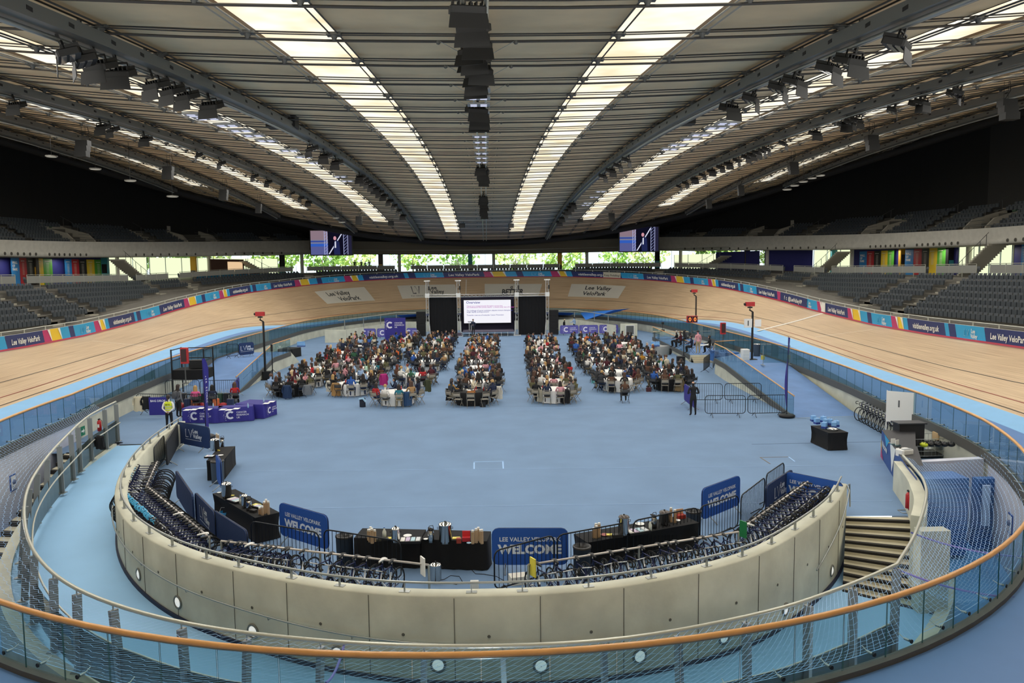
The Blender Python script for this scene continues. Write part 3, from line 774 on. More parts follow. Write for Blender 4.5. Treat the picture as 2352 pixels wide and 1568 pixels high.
# grey rail panels at the back of the lower tier
PNL = mat('rail_panel_grey', '8c8d88', .6)
edges = sorted(AIS); spans = [(edges[i]+AW+.1, edges[i+1]-AW-.1) for i in range(len(edges)-1)]
cnt = {1: 0, -1: 0}
for a, b in spans:
    if b-a < 2: continue
    sd = 1 if (a+b) > 0 else -1
    m0 = off((a+b)/2, bko((a+b)/2), ZC); o = empty('barrier_rail', m0, 0); S = Srange(a, b, 1.9)
    mid_px = proj(m0+Vector((0, 0, .6)))
    cnt[sd] += 1
    if abs((a+b)/2) > 100: bpy.data.objects.remove(o); continue
    tag(o, f'grey panelled guard rail behind the lower stand, {ORD[cnt[sd]-1]} block on the {"right" if sd > 0 else "left"}', 'guard rail')
    for i in range(len(S)-1):
        s0_, s1_ = S[i]+.04, S[i+1]-.04; MB().grid([[off(s_, bko(s_)+.35, zc(s_)+z)-m0 for z in (.35, .98)] for s_ in (s0_, s1_)], PNL).build('panel', parent=o)
    rb = MB(); rb.tube([off(s_, bko(s_)+.37, zc(s_)+1.08)-m0 for s_ in S], .028, 5, RAILM)
    for s_ in S: rb.bar(off(s_, bko(s_)+.37, zc(s_))-m0, off(s_, bko(s_)+.37, zc(s_)+1.08)-m0, .05, .05, RAILM)
    rb.build('rail', parent=o)

# ------------------------------------------------------------------ hall wall, windows, columns
def wo(s): return 28.0 - 8.5*endf(s)
NAVW = mat('concourse_navy_wall', '26286a', .6); DKW = mat('dark_wall', '2b2a28', .85); DARKC = mat('hall_dark', '121211', .9); TANW = mat('far_fascia_tan', '6b6455', .8)
def wallstrip(name, a, b, z0, z1, m, o=wo, d=0.0): return struct(MB().grid([[off(s_, o(s_)+d, z0), off(s_, o(s_)+d, z1)] for s_ in Srange(a, b, 1.5)], m), name)
# solid wall: everything but the window bands.  windows: |s| < 62 far end, and near the side bays
SW = 50
NS_ = PER/2-34
wallstrip('wall_right', SW+6, NS_, ZC-1, 26, DKW); wallstrip('wall_left', -NS_, -SW-6, ZC-1, 26, DKW)
wallstrip('wall_near_head', NS_, PER-NS_, 11.5, 26, DKW); wallstrip('wall_near_foot', NS_, PER-NS_, ZC-2, 7.6, DKW)
wallstrip('window_40', NS_, PER-NS_, 7.6, 11.5, emat('near_window_glow', 'f4f6ec', 5.0))  # unseen glazing behind the camera, made to glow to brighten the near end
wallstrip('wall_far_head', -SW-6, SW+6, 10.9, 26, DARKC)
WIN = glassmat('window_glass', 'e8f2ee', opac=.03); MUL = mat('mullion_grey', '8b9aa0', .5, .3)
k = 1
for a in np.arange(-SW-6, SW+6, 7.0):
    o = MB(); w = 7.0
    S = Srange(a, a+w, 1.75); o.grid([[off(s_, wo(s_), ZC), off(s_, wo(s_), 10.9)] for s_ in S], WIN)
    for s_ in S[:-1]: o.bar(off(s_, wo(s_)-.03, ZC), off(s_, wo(s_)-.03, 10.9), .05, .05, MUL)
    o.tube([off(s_, wo(s_)-.05, ZC+.9) for s_ in S], .025, 4, MUL)
    struct(o, f'window_{k}'); k += 1
# columns
COLC = mat('column_white', 'c9c6bd', .7); cols = [BLKC, mat('column_wrap_dark', '3a342c', .6), mat('column_wrap_teal', '2f8a96', .6), mat('column_wrap_yellow', 'd0a02c', .6)]
j = 0
for a in np.arange(-54, 55, 9.0):
    ins = abs(a) < 16
    p = off(a+.8, wo(a)-(2.2 if ins else .9), ZC); mb = MB(); mb.cyl(p, p+Vector((0, 0, 4.4)), .28, 12, COLC); struct(mb, 'column')
    p = off(a-1.5, wo(a)-(4.5 if ins else 1.4), ZC); mb = MB(); mb.box(p+Vector((0, 0, 2.2)), (.75, .5, 4.4), cols[j % 4]); mb.box(p+Vector((0, -.27, 1.0+.4*(j % 3))), (.6, .03, 1.1), cols[(j+2) % 4]); struct(mb, 'column'); j += 1
# outdoor backdrop: lawn, tree belt and pale buildings seen through the glass
LAWN = mat('grass_outside', '8fae5a', .9, noise=(.3, .15))
mb = MB(); mb.add([off(s_, wo(s_)+o_, 5.2) for s_, o_ in [(s_, 0) for s_ in Srange(-70, 70, 5)]]+[off(s_, 120, 5.2) for s_ in reversed(Srange(-70, 70, 5))], [tuple(range(58))], LAWN)
o = mb.build('lawn_outside'); o['kind'] = 'structure'
LEAF = [mat('leaf_spring', 'c6de7a', .8, noise=(1.2, .35)), mat('leaf_green', 'a9cc68', .8, noise=(1.2, .35)), mat('leaf_yellow', 'd8e296', .8, noise=(1.2, .3))]
BARK = mat('bark', '6a5c48', .9)
def tree(p, h, w, lm, label):
    t = empty('tree', p, 0, label, 'tree', 'trees outside the windows'); tr = MB(); tr.cyl((0, 0, 0), (0, 0, h*.5), .22, 7, BARK, .12)
    for q in range(4): a = R.random()*6.3; tr.cyl((0, 0, h*.35), (w*.3*math.cos(a), w*.3*math.sin(a), h*.65), .08, 5, BARK, .03)
    tr.build('trunk', parent=t); cr = MB()
    for q in range(420):
        a = R.random()*6.3; ph = math.acos(R.uniform(-1, 1)); rr = R.uniform(.55, 1)
        c = Vector((w/2*rr*math.sin(ph)*math.cos(a), w/2*rr*math.sin(ph)*math.sin(a), h*.62+h*.36*rr*math.cos(ph)))
        u = Vector((R.uniform(-1, 1), R.uniform(-1, 1), R.uniform(-1, 1))).normalized(); v = u.orthogonal().normalized(); s_ = R.uniform(.25, .6)
        cr.add([c+u*s_, c+v*s_*.7, c-u*s_, c-v*s_*.7], [(0, 1, 2, 3)], lm)
    o = cr.build('crown', parent=t)
kinds = ['bushy spring-green tree outside the far windows', 'mid-green tree outside the far windows', 'yellow-green tree outside the far windows']
for q in range(40):
    a = -62+124*q/39+R.uniform(-1, 1); ki = q % 3
    tree(off(a, wo(a)+14+R.uniform(0, 14), 5.2), R.uniform(8, 10.5), R.uniform(8, 10), LEAF[ki], kinds[ki])
for q, (a, hh) in enumerate(((-58, 6), (-24, 5), (26, 6), (60, 7))):
    b = MB(); p = off(a, wo(a)+60, 5.2); b.box(p+Vector((0, 0, hh/2+1)), (16, 8, hh+2), mat('far_building', 'cfd3d6', .8)); o = b.build('building'); bb = MB()
    tag(o, f'pale building far beyond the trees, {ORD[q]} from the left', 'building')
    for i in range(5): bb.box(p+Vector((-6+3*i, -4.05, hh*.7)), (1.6, .1, 1.4), mat('far_window', '6f8496', .3))
    w_ = bb.build('window_band'); w_.parent = o
# fascia of the upper tier on both sides
def fz(s_):
    o_ = off(s_, fof(s_), 0); d = abs(o_.y-YC); return 10.85+1.95*min(1.2, (d/62)**1.5)
def fb(s_): return fz(s_)-1.45-.75*min(1, abs(off(s_, fof(s_), 0).y-YC)/62)
def fof(s_): return 22.9-5.8*endf(s_)
SF0 = 17.0
def side_range(sd): return [sd*q for q in Srange(SF0, 104, 1.0)]
PORT = mat('round_port_dark', '3f3c36', .5); PORTR = mat('port_rim', '6b675e', .5)
for sd, nm in ((1, 'right'), (-1, 'left')):
    S = side_range(sd); mb = MB()
    rows = []
    for s_ in S:
        o_ = fof(s_); z1, z0 = fz(s_), fb(s_); h = z1-z0
        rows.append([off(s_, o_+2.5, z0-.02), off(s_, o_+.1, z0), off(s_, o_-.08, z0+.1), off(s_, o_-.08, z0+h*.3), off(s_, o_+.1, z0+h*.36), off(s_, o_, z1), off(s_, o_+.5, z1)])
    mb.grid(rows, CONCL, True); mb.add(rows[0], [tuple(range(7))], CONCL); struct(mb, f'wall_fascia_{nm}')
    # soffit
    struct(MB().grid([[off(s_, fof(s_)+.4, fb(s_)), off(s_, wo(s_)+1, fb(s_)+.1)] for s_ in S], mat('soffit', '8b8577', .9)), f'ceiling_soffit_{nm}')
    # rail on the fascia
    o = empty('fascia_rail', rows[0][5], 0, f'thin steel rail along the concrete front of the upper stand on the {nm}', 'rail'); r0_ = o.location.copy()
    rb = MB(); rb.tube([off(s_, fof(s_)+.15, fz(s_)+.25)-r0_ for s_ in S], .03, 5, DSTEEL)
    for s_ in S[::2]: rb.bar(off(s_, fof(s_)+.15, fz(s_))-r0_, off(s_, fof(s_)+.15, fz(s_)+.25)-r0_, .04, .04, DSTEEL)
    rb.build('rail', parent=o)
    # round ports in groups of eight
    mb = MB(); grp = 0; q = SF0+3
    while q < 100:
        for i in range(8):
            s_ = sd*(q+i*1.0); x, y, nx, ny = base(s_); n = Vector((-nx, -ny, 0)); p = off(s_, fof(s_)-.09, fb(s_)+.3)
            mb.cyl(p, p+n*.03, .17, 12, PORTR); mb.cyl(p+n*.02, p+n*.045, .12, 12, PORT)
        q += 8+(1.4 if grp % 2 == 0 else 6); grp += 1
    struct(mb, 'wall_fascia_ports')
    # upper tier steps, seats
    NU = 15; UR, UZ = .82, .46
    mb = MB(); rows = []
    for s_ in S:
        r = []
        for k in range(NU):
            o0 = fof(s_)+.5+UR*k; z = fz(s_)-.35+UZ*k; r += [off(s_, o0, z), off(s_, o0+UR, z)]
        rows.append(r)
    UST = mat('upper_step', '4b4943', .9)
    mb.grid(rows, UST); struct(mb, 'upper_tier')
    struct(MB().grid([[off(s_, fof(s_)+.5+UR*NU, fz(s_)-.35+UZ*(NU-1)), off(s_, fof(s_)+.5+UR*NU+.3, 27)] for s_ in S], DARKC), f'wall_upper_{nm}')
    s_ = S[0]; struct(MB().quad(off(s_, fof(s_), fb(s_)), off(s_, fof(s_)+14, fb(s_)), off(s_, fof(s_)+14, 20), off(s_, fof(s_), fz(s_)), DARKC), 'wall_upper_end')
    UA = [sd*q for q in (20.5, 26, 33, 40.5, 52, 59, 71, 78.5, 90)]
    us = MB(); st = MB(); rl = MB()
    for k in range(NU-1):
        q = SF0+.6
        while q < 100:
            s_ = sd*q
            d = min(abs(s_-a) for a in UA)
            if d > .9:
                p = off(s_, fof(s_)+.5+UR*(k+.55), fz(s_)-.35+UZ*k)
                vom = any(abs(s_-(a+sd*2.1)) < 1.6 for a in UA[1::2]) and k < 4
                if vis(p) and not vom: place_low(us, p, face_dir(s_), SEATM)
            p1 = off(s_, fof(s_)+6, 0); p2 = off(s_+.1, fof(s_)+6, 0); q += .54/max(.4, (p2-p1).length/.1)
    o = us.build('upper_seats'); tag(o, f'rows of dark seats filling the shaded upper stand on the {nm}', 'stadium seats', kind='stuff')
    for a in UA:
        for k in range(NU*2):
            o0 = fof(a)+.5+UR*k/2; zz = fz(a)-.35+UZ*k/2-.1
            A = [off(a-.6, o0, zz), off(a+.6, o0, zz), off(a+.6, o0+UR/2, zz), off(a-.6, o0+UR/2, zz)]
            st.add(A+[p_-Vector((0, 0, .23)) for p_ in A], [(0, 1, 2, 3), (4, 5, 1, 0)], mat('upper_stair', '8d887a', .9))
        for k in range(1, NU, 2):
            p = off(a, fof(a)+.5+UR*k, fz(a)-.35+UZ*k); rl.bar(p, p+Vector((0, 0, .9)), .04, .04, DSTEEL)
        rl.tube([off(a, fof(a)+.5+UR*k, fz(a)-.35+UZ*k+.9) for k in range(1, NU)], .02, 4, DSTEEL)
    struct(st, 'upper_stairs'); struct(rl, 'upper_stair_rails')
    # concrete vomitory boxes at the front of the upper tier
    VOM = mat('vomitory_concrete', '9c978a', .85)
    for a in UA[1::2]:
        mb = MB()
        for dd in (.5, 3.7):
            c = a+sd*dd; prof = [(0, fz(c)-.3), (0, fz(c)+.15), (.8, fz(c)+.95), (4.2, fz(c)+1.9), (4.2, fz(c)-.3)]
            A = [off(c, fof(c)+.5+o_, z) for o_, z in prof]; B = [off(c+.25*sd, fof(c)+.5+o_, z) for o_, z in prof]; n_ = len(prof)
            mb.add(A+B, [tuple(range(n_)), tuple(range(2*n_-1, n_-1, -1))]+[(i, (i+1) % n_, n_+(i+1) % n_, n_+i) for i in range(n_)], VOM)
        c = a+sd*2.1; x, y, nx, ny = base(c)
        mb.add([off(a+sd*.5, fof(a)+4.6, fz(a)-.2), off(a+sd*3.8, fof(a)+4.6, fz(a)-.2), off(a+sd*3.8, fof(a)+4.6, fz(a)+2.0), off(a+sd*.5, fof(a)+4.6, fz(a)+2.0)], [(0, 1, 2, 3)], VOM)
        gd = mat('seat_block_sign', '3d5a44', .6); p = off(c, fof(c)+4.55, fz(c)+1.7); mb.box(p, (.5, .5, .18), gd, rz=face_dir(c))
        for z in (.35, .7, 1.0): mb.tube([off(a+sd*.6, fof(a)+.45, fz(a)+z), off(a+sd*3.7, fof(a)+.45, fz(a)+z)], .02, 4, DSTEEL)
        struct(mb, 'wall_vomitory')
# far head band (over the windows, between the two upper stands)
mb = MB(); mb.grid([[off(s_, 12.6-.0, 10.5), off(s_, 12.2, 10.6), off(s_, 12.2, 11.1), off(s_, 12.5, 11.2), off(s_, 12.5, 12.6)] for s_ in Srange(-SF0-2, SF0+2, 1)], TANW); 
mb.tube([off(s_, 12.1, 11.2) for s_ in Srange(-SF0-2, SF0+2, 1)], .05, 5, RAILM); struct(mb, 'wall_far_fascia')
struct(MB().grid([[off(s_, 12.6, 10.6), off(s_, wo(s_), 10.9)] for s_ in Srange(-SF0-8, SF0+8, 1.5)], mat('soffit', '8b8577', .9)), 'ceiling_soffit_far')
struct(MB().grid([[off(s_, 12.5, 12.6), off(s_, 12.7, 16)] for s_ in Srange(-SF0-2, SF0+2, 1)], DARKC), 'wall_far_upper')

# raking stairs beneath the upper tier on the concourse
def sx_(x, sd): return min([sd*t for t in np.arange(12, 104, .25)], key=lambda t: abs(proj(off(t, fof(t), 8.2))[0]-x))
for q, (a, nm) in enumerate(((sx_(345, -1), 'left side beside the coloured banners'), (sx_(650, -1), 'left side near the big screen'), (sx_(1580, 1), 'right side near the big screen'), (sx_(1870, 1), 'right side beside the navy wall'), (sx_(2205, 1), 'right side near the frame edge'))):
    o = empty('concourse_stair', off(a, 20, ZC), 0, f'open concrete flight of stairs up to the upper stand, {nm}', 'stairs'); l0 = o.location.copy(); mb = MB(); sd = 1 if a > 0 else -1
    for i in range(16):
        A = off(a+sd*i*.28, fof(a)-.2, 0)-l0; B = off(a+sd*i*.28, fof(a)+1.6, 0)-l0; z = .18*(i+1); A2 = off(a+sd*(i+1)*.28, fof(a)-.2, 0)-l0; B2 = off(a+sd*(i+1)*.28, fof(a)+1.6, 0)-l0
        up = Vector((0, 0, z-ZC)); z_ = Vector((0, 0, .18)); V = [v+up for v in (A, B, B2, A2)]; V = [Vector((v.x, v.y, z)) for v in V]
        mb.add(V+[v-z_ for v in V], [(0, 1, 2, 3), (0, 1, 5, 4), (3, 2, 6, 7), (0, 3, 7, 4)], STAIRC)
    mb.build('flight', parent=o); rb = MB(); P = []
    for i in range(17): v = off(a+sd*i*.28, fof(a)-.25, 0)-l0; P.append(Vector((v.x, v.y, .18*i+1)))
    rb.tube(P, .025, 5, DSTEEL)
    for p in P[::3]: rb.bar(p, p-Vector((0, 0, 1)), .04, .04, DSTEEL)
    rb.build('rail', parent=o)

# WALL OF FAME banners and navy walls
cB = [mat('banner_blue', '2d7fc0', .5), mat('banner_red', 'b52a33', .5), mat('banner_black', '24221f', .5), mat('banner_yellow', 'e3c22f', .5), mat('banner_green', '4f9a35', .5)]
LIST = mat('banner_print', 'd8d3c4', .6)
def fame(px, side, label, n=5, txt=True):
    """banner wall set up along the concourse wall between two photo columns"""
    Y = {}
    def sfor(x):
        ss = [side*q for q in np.arange(12, 104, .25)]; return min(ss, key=lambda q: abs(proj(off(q, wo(q)-1.6, 8.2))[0]-x))
    s0_, s1_ = sfor(px[0]), sfor(px[1])
    m0 = off((s0_+s1_)/2, wo((s0_+s1_)/2)-1.6, ZC); o = empty('banner_wall', m0, 0, label, 'banner wall')
    for i in range(n):
        a = s0_+(s1_-s0_)*i/n; b = s0_+(s1_-s0_)*(i+.97)/n; d = s1_-s0_ > 0
        def P(u, v, dd=0): s_ = a+(b-a)*u; return off(s_, wo(s_)-1.6-dd, ZC+.0+v*2.9)-m0
        mb = MB(); mb.grid([[P(0, 0), P(0, 1)], [P(1, 0), P(1, 1)]], cB[i % 5])
        mb.grid([[P(0, 0, -.04), P(0, 1, -.04)], [P(1, 0, -.04), P(1, 1, -.04)]], cB[i % 5])
        if i == 0 and txt:
            for t_, v in (('WALL', .78), ('OF', .66), ('FAME', .54)): mb.text(t_, 1, lambda x, y: P(.12+x*.24, v+y*.13, .03), BWH, .03, 'LEFT')
        else:
            mb.add([P(.15, .88, .02), P(.7, .88, .02), P(.7, .9, .02), P(.15, .9, .02)], [(0, 1, 2, 3)], LIST)
            for r_ in range(9): mb.add([P(.3, .8-r_*.05, .02), P(.62, .8-r_*.05, .02), P(.62, .812-r_*.05, .02), P(.3, .812-r_*.05, .02)], [(0, 1, 2, 3)], LIST)
        mb.build('banner', parent=o)
fame((25, 122), -1, 'five coloured wall of fame banners at the left edge')
fame((150, 238), -1, 'second set of coloured banners on the left, beside the glazed bay', txt=False)
fame((1973, 2052), 1, 'five coloured wall of fame banners right of the navy walls')
fame((2080, 2172), 1, 'second set of wall of fame banners on the right, before the stairs')
fame((2345, 2420), 1, 'cut-off banner set at the right edge', txt=False)
def navy(px, side, nm, o_=1.2):
    def sfor(x):
        ss = [side*q for q in np.arange(12, 104, .25)]; return min(ss, key=lambda q: abs(proj(off(q, wo(q)-o_, 8.2))[0]-x))
    a, b = sfor(px[0]), sfor(px[1]); a, b = min(a, b), max(a, b)
    struct(MB().grid([[off(s_, wo(s_)-o_, ZC), off(s_, wo(s_)-o_, 10.1)] for s_ in Srange(a, b, 1)], NAVW), nm)
navy((-40, 240), -1, 'wall_navy_left'); navy((1647, 1742), 1, 'wall_navy_right'); navy((1754, 1868), 1, 'wall_navy_right'); navy((1960, 2200), 1, 'wall_navy_right')
navy((2330, 2440), 1, 'wall_navy_right')
# glazed bays in the sides: bright windows with stairs in front
for q, (x0, x1, sd) in enumerate(((240, 338, -1), (1870, 1960, 1), (2205, 2325, 1), (1548, 1645, 1), (345, 640, -1))):
    def sfor(x):
        ss = [sd*t for t in np.arange(12, 104, .25)]; return min(ss, key=lambda t: abs(proj(off(t, wo(t)-.6, 8.2))[0]-x))
    a, b = sorted((sfor(x0), sfor(x1))); mb = MB()
    S = Srange(a, b, 1.6); mb.grid([[off(s_, wo(s_)-.6, ZC), off(s_, wo(s_)-.6, 9.9)] for s_ in S], emat('daylit_window', 'eaf2c8', 1.15))
    for s_ in S: mb.bar(off(s_, wo(s_)-.68, ZC), off(s_, wo(s_)-.68, 9.9), .1, .06, MUL)
    mb.tube([off(s_, wo(s_)-.7, ZC+1) for s_ in S], .03, 4, MUL)
    struct(mb, f'window_{30+q}')

# ================================================================== ROOF
RC = 65.0
def zroof(x, y): return 15.75 - .00106*(y-RC)**2 + .0025*x*x
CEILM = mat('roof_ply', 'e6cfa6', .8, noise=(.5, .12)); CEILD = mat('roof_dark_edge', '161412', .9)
G = 3.6
def strip_k(x):
    x = abs(x); 
    for k in range(4):
        a = G+9.36*k
        if a-.01 <= x <= a+2.17: return k
    return None
SE = [113.6, 106.5, 101.0, 92.0]   # far ends of the skylights
def oval_half(y):   # half width of the timber roof at y
    t = (y-RC)/(56.0 if y > RC else 74.0); return 46*math.sqrt(max(0, 1-t*t)) if abs(t) < 1 else 0
xs = sorted(set([round(v, 3) for k in range(5) for v in (G+9.36*k, G+9.36*k+2.16, G+9.36*k+5.76) if v <= 48]+[0, 1.8]))
xs = [-x for x in reversed(xs) if x > 0]+xs
ys = [RC-74+ i*1.8 for i in range(0, 73)]
mb = MB(); dk = MB()
for i in range(len(xs)-1):
    for j in range(len(ys)-1):
        x0, x1, y0, y1 = xs[i], xs[i+1], ys[j], ys[j+1]; xm = (x0+x1)/2; ym = (y0+y1)/2
        k = strip_k(xm)
        if k is not None and (2*RC-SE[k]-20) < ym < SE[k]: continue
        P = [Vector((x, y, zroof(x, y))) for x, y in ((x0, y0), (x1, y0), (x1, y1), (x0, y1))]
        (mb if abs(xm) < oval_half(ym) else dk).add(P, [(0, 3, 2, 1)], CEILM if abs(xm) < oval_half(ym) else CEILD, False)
struct(mb, 'ceiling'); 
# black rim beyond the timber roof
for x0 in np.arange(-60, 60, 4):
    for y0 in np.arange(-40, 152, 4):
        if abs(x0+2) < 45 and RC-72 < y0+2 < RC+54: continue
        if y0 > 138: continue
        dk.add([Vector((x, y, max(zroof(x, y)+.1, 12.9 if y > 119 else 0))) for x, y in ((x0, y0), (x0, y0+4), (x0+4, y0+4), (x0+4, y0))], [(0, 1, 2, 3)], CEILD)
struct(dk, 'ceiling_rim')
# rim ring beam
RBM = mat('ring_beam', '1b1a19', .7)
ro = []
for q in range(160):
    a = 2*PI*q/160; x, y = 46.3*math.cos(a), RC+(56.3 if math.sin(a) > 0 else 74)*math.sin(a); ro.append(Vector((x, y, zroof(x, y)-.45)))
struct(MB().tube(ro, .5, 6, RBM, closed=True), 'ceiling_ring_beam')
# skylights: recessed translucent panels in a deep reveal
def skymat():
    m = bpy.data.materials.new('skylight_panel'); m.use_nodes = True; nt = m.node_tree; nt.nodes.clear()
    o = nt.nodes.new('ShaderNodeOutputMaterial'); e = nt.nodes.new('ShaderNodeEmission'); tc = nt.nodes.new('ShaderNodeTexCoord')
    n = nt.nodes.new('ShaderNodeTexNoise'); n.inputs['Scale'].default_value = .55; n.inputs['Detail'].default_value = 2
    cr = nt.nodes.new('ShaderNodeValToRGB'); cr.color_ramp.elements[0].color = (.86, .70, .46, 1); cr.color_ramp.elements[1].color = (1, .95, .80, 1)
    cr.color_ramp.elements[0].position = .32; cr.color_ramp.elements[1].position = .62
    nt.links.new(tc.outputs['Object'], n.inputs['Vector']); nt.links.new(n.outputs['Fac'], cr.inputs[0]); nt.links.new(cr.outputs[0], e.inputs[0]); e.inputs[1].default_value = SKYL
    nt.links.new(e.outputs[0], o.inputs[0]); return m
SKYL = 1.25
SKYM = skymat(); REV = mat('skylight_reveal', '5b4a38', .7); n_sky = 1
for sd in (1, -1):
    for k in range(4):
        a = sd*(G+9.36*k); b = a+sd*2.16; y0 = 2*RC-SE[k]-20; y1 = SE[k]; Ys = Srange(max(y0, -5), y1, 1.8); mb = MB()
        h = .06
        mb.grid([[Vector((a, y, zroof(a, y)+h)), Vector((b, y, zroof(b, y)+h))] for y in Ys], SKYM)
        for x in (a, b): mb.grid([[Vector((x, y, zroof(x, y)-.02)), Vector((x, y, zroof(x, y)+h))] for y in Ys], REV)
        struct(mb, f'skylight_window_{n_sky}'); n_sky += 1
# purlin lines on the ply and the cable net beneath
CAB = mat('cable_dark', '4a4845', .5, .4); CABL = mat('cable_light', 'a9a69e', .4, .5)
mb = MB()
for i in range(31):
    y = 12.9+i*3.6; hw = oval_half(y)
    if hw < 3: continue
    X = Srange(-hw, hw, 3.6)
    mb.tube([Vector((x, y, zroof(x, y)-.18)) for x in X], .018, 4, CAB); mb.tube([Vector((x, y+.06, zroof(x, y)-.30)) for x in X], .035, 4, CAB)
    mb.tube([Vector((x, y+.55, zroof(x, y+.55)-.02)) for x in X], .022, 4, CAB)
o = struct(mb, 'ceiling_cross_cables')
mb = MB(); nd = MB()
for sd in (1, -1):
    for k in range(5):
        for u, st in ((0, 1), (2.16, 1), (5.76, 0)):
            x = sd*(G+9.36*k+u)
            if abs(x) > 45: continue
            hy = 56*math.sqrt(1-(x/46)**2); Ys = Srange(RC-hy, RC+hy, 3.6)
            for d in (-.1, .1): mb.tube([Vector((x+d, y, zroof(x, y)-.14)) for y in Ys], .026, 4, CABL if (u == 2.16) else CAB)
            for i in range(31):
                y = 12.9+i*3.6
                if abs(y-RC) < hy:
                    p = Vector((x, y+.04, zroof(x, y)-.15)); nd.box(p, (.36, .24, .07), DSTEEL); nd.cyl(p-Vector((0, 0, .15)), p, .04, 6, DSTEEL, .12)
struct(mb, 'ceiling_long_cables'); struct(nd, 'ceiling_cable_clamps')
# ================================================================== PEOPLE
SKIN = [mat('skin_light', 'd9a98c', .6), mat('skin_tan', 'b98463', .6), mat('skin_deep', '6f4a36', .6)]
HAIRC = {'dark brown': mat('hair_dark_brown', '2e211b', .55), 'brown': mat('hair_brown', '54392a', .55), 'black': mat('hair_black', '15120f', .5), 'blonde': mat('hair_blonde', 'b8935c', .55), 'fair': mat('hair_fair', 'd0b78a', .55), 'grey': mat('hair_grey', '9a9690', .6), 'auburn': mat('hair_auburn', '6e3320', .55)}
TOPC = {'navy': '1d2742', 'black': '17171a', 'white': 'e6e2dc', 'cream': 'd8cdb6', 'grey': '6f7175', 'light blue': '9db9dd', 'blue': '2c5aa8', 'red': 'b3262c', 'burgundy': '4f1c28', 'green': '2e5b41', 'olive': '5e5b3e', 'pink': 'd99aa2', 'tan': 'a98459', 'charcoal': '33353a', 'mustard': 'b9862a', 'mint': 'b5d6c1', 'orange': 'd9662a', 'teal': '2a7c8c', 'brown': '5f4231', 'lilac': 'b9aed0'}
TOPM = {k: mat('top_'+k.replace(' ', '_'), v, .85) for k, v in TOPC.items()}
TROU = [mat('trousers_black', '16171b', .85), mat('trousers_denim', '2f3f5f', .85), mat('trousers_grey', '4a4a4c', .85), mat('trousers_beige', 'a89878', .85)]
SHOE = [mat('shoe_black', '141414', .6), mat('shoe_white', 'dcdcda', .6), mat('shoe_brown', '4c3423', .6)]
def hand(js, w, d, side, curl=.5):
    """fingers and thumb growing out of a palm; returns joint chains"""
    w = Vector(w); d = Vector(d).normalized(); s = Vector(side).normalized(); u = d.cross(s).normalized(); ch = []
    palm = w + d*.075
    for i, L in enumerate((.06, .068, .064, .05)):
        b = palm + s*(.028-.0187*i); k = b + d*L*.55; ch.append([b, k, k+d*L*.35-u*L*.45*curl])
    b = w + d*.03 + s*.03; ch.append([b, b+s*.025+d*.03, b+s*.03+d*.055])
    return palm, ch
def body_mesh(name, J, E_, Rr, hands, zone, sub=1):
    """grow one continuous body over a joint skeleton"""
    me = bpy.data.meshes.new('sk'); vs = []; es = []; rad = []; idx = {}
    for k, p in J.items(): idx[k] = len(vs); vs.append(Vector(p)); rad.append(Rr[k])
    for a, b in E_: es.append((idx[a], idx[b]))
    zones = [(idx[a], idx[b], zone[(a, b)]) for a, b in E_]
    for wk, (d, sd) in hands.items():
        palm, ch = hand(None, vs[idx[wk]], d, sd); pi_ = len(vs); vs.append(palm); rad.append(.030); es.append((idx[wk], pi_)); zones.append((idx[wk], pi_, 2))
        for c in ch:
            pr = pi_ if c is not ch[-1] else idx[wk]
            for q, p in enumerate(c): vs.append(p); rad.append(.0105-.001*q); es.append((pr, len(vs)-1)); zones.append((pr, len(vs)-1, 2)); pr = len(vs)-1
    me.from_pydata(vs, es, []); o = bpy.data.objects.new('sk', me); C.objects.link(o)
    m = o.modifiers.new('s', 'SKIN'); m.use_smooth_shade = True
    for i, v in enumerate(me.skin_vertices[0].data):
        r_ = rad[i]; v.radius = r_ if isinstance(r_, tuple) else (r_, r_); v.use_root = (i == 0)
    if sub:
        s_ = o.modifiers.new('u', 'SUBSURF'); s_.levels = sub; s_.render_levels = sub
    dg = bpy.context.evaluated_depsgraph_get(); out = bpy.data.meshes.new_from_object(o.evaluated_get(dg)); out.name = name
    bpy.data.objects.remove(o)
    segs = [(vs[a], vs[b], z, (rad[a][0] if isinstance(rad[a], tuple) else rad[a])) for a, b, z in zones]
    for k in range(4): out.materials.append(SKIN[0])
    A = np.array([s_[0] for s_ in segs]); D = np.array([s_[1]-s_[0] for s_ in segs]); L2 = (D*D).sum(1)+1e-9; RD = np.array([s_[3] for s_ in segs]); Zs = [s_[2] for s_ in segs]
    for p in out.polygons:
        c = np.array(p.center); t = np.clip(((c-A)*D).sum(1)/L2, 0, 1); d = np.sqrt((((A+D*t[:, None])-c)**2).sum(1)) - RD
        p.material_index = Zs[int(np.argmin(d))]; p.use_smooth = True
    return out
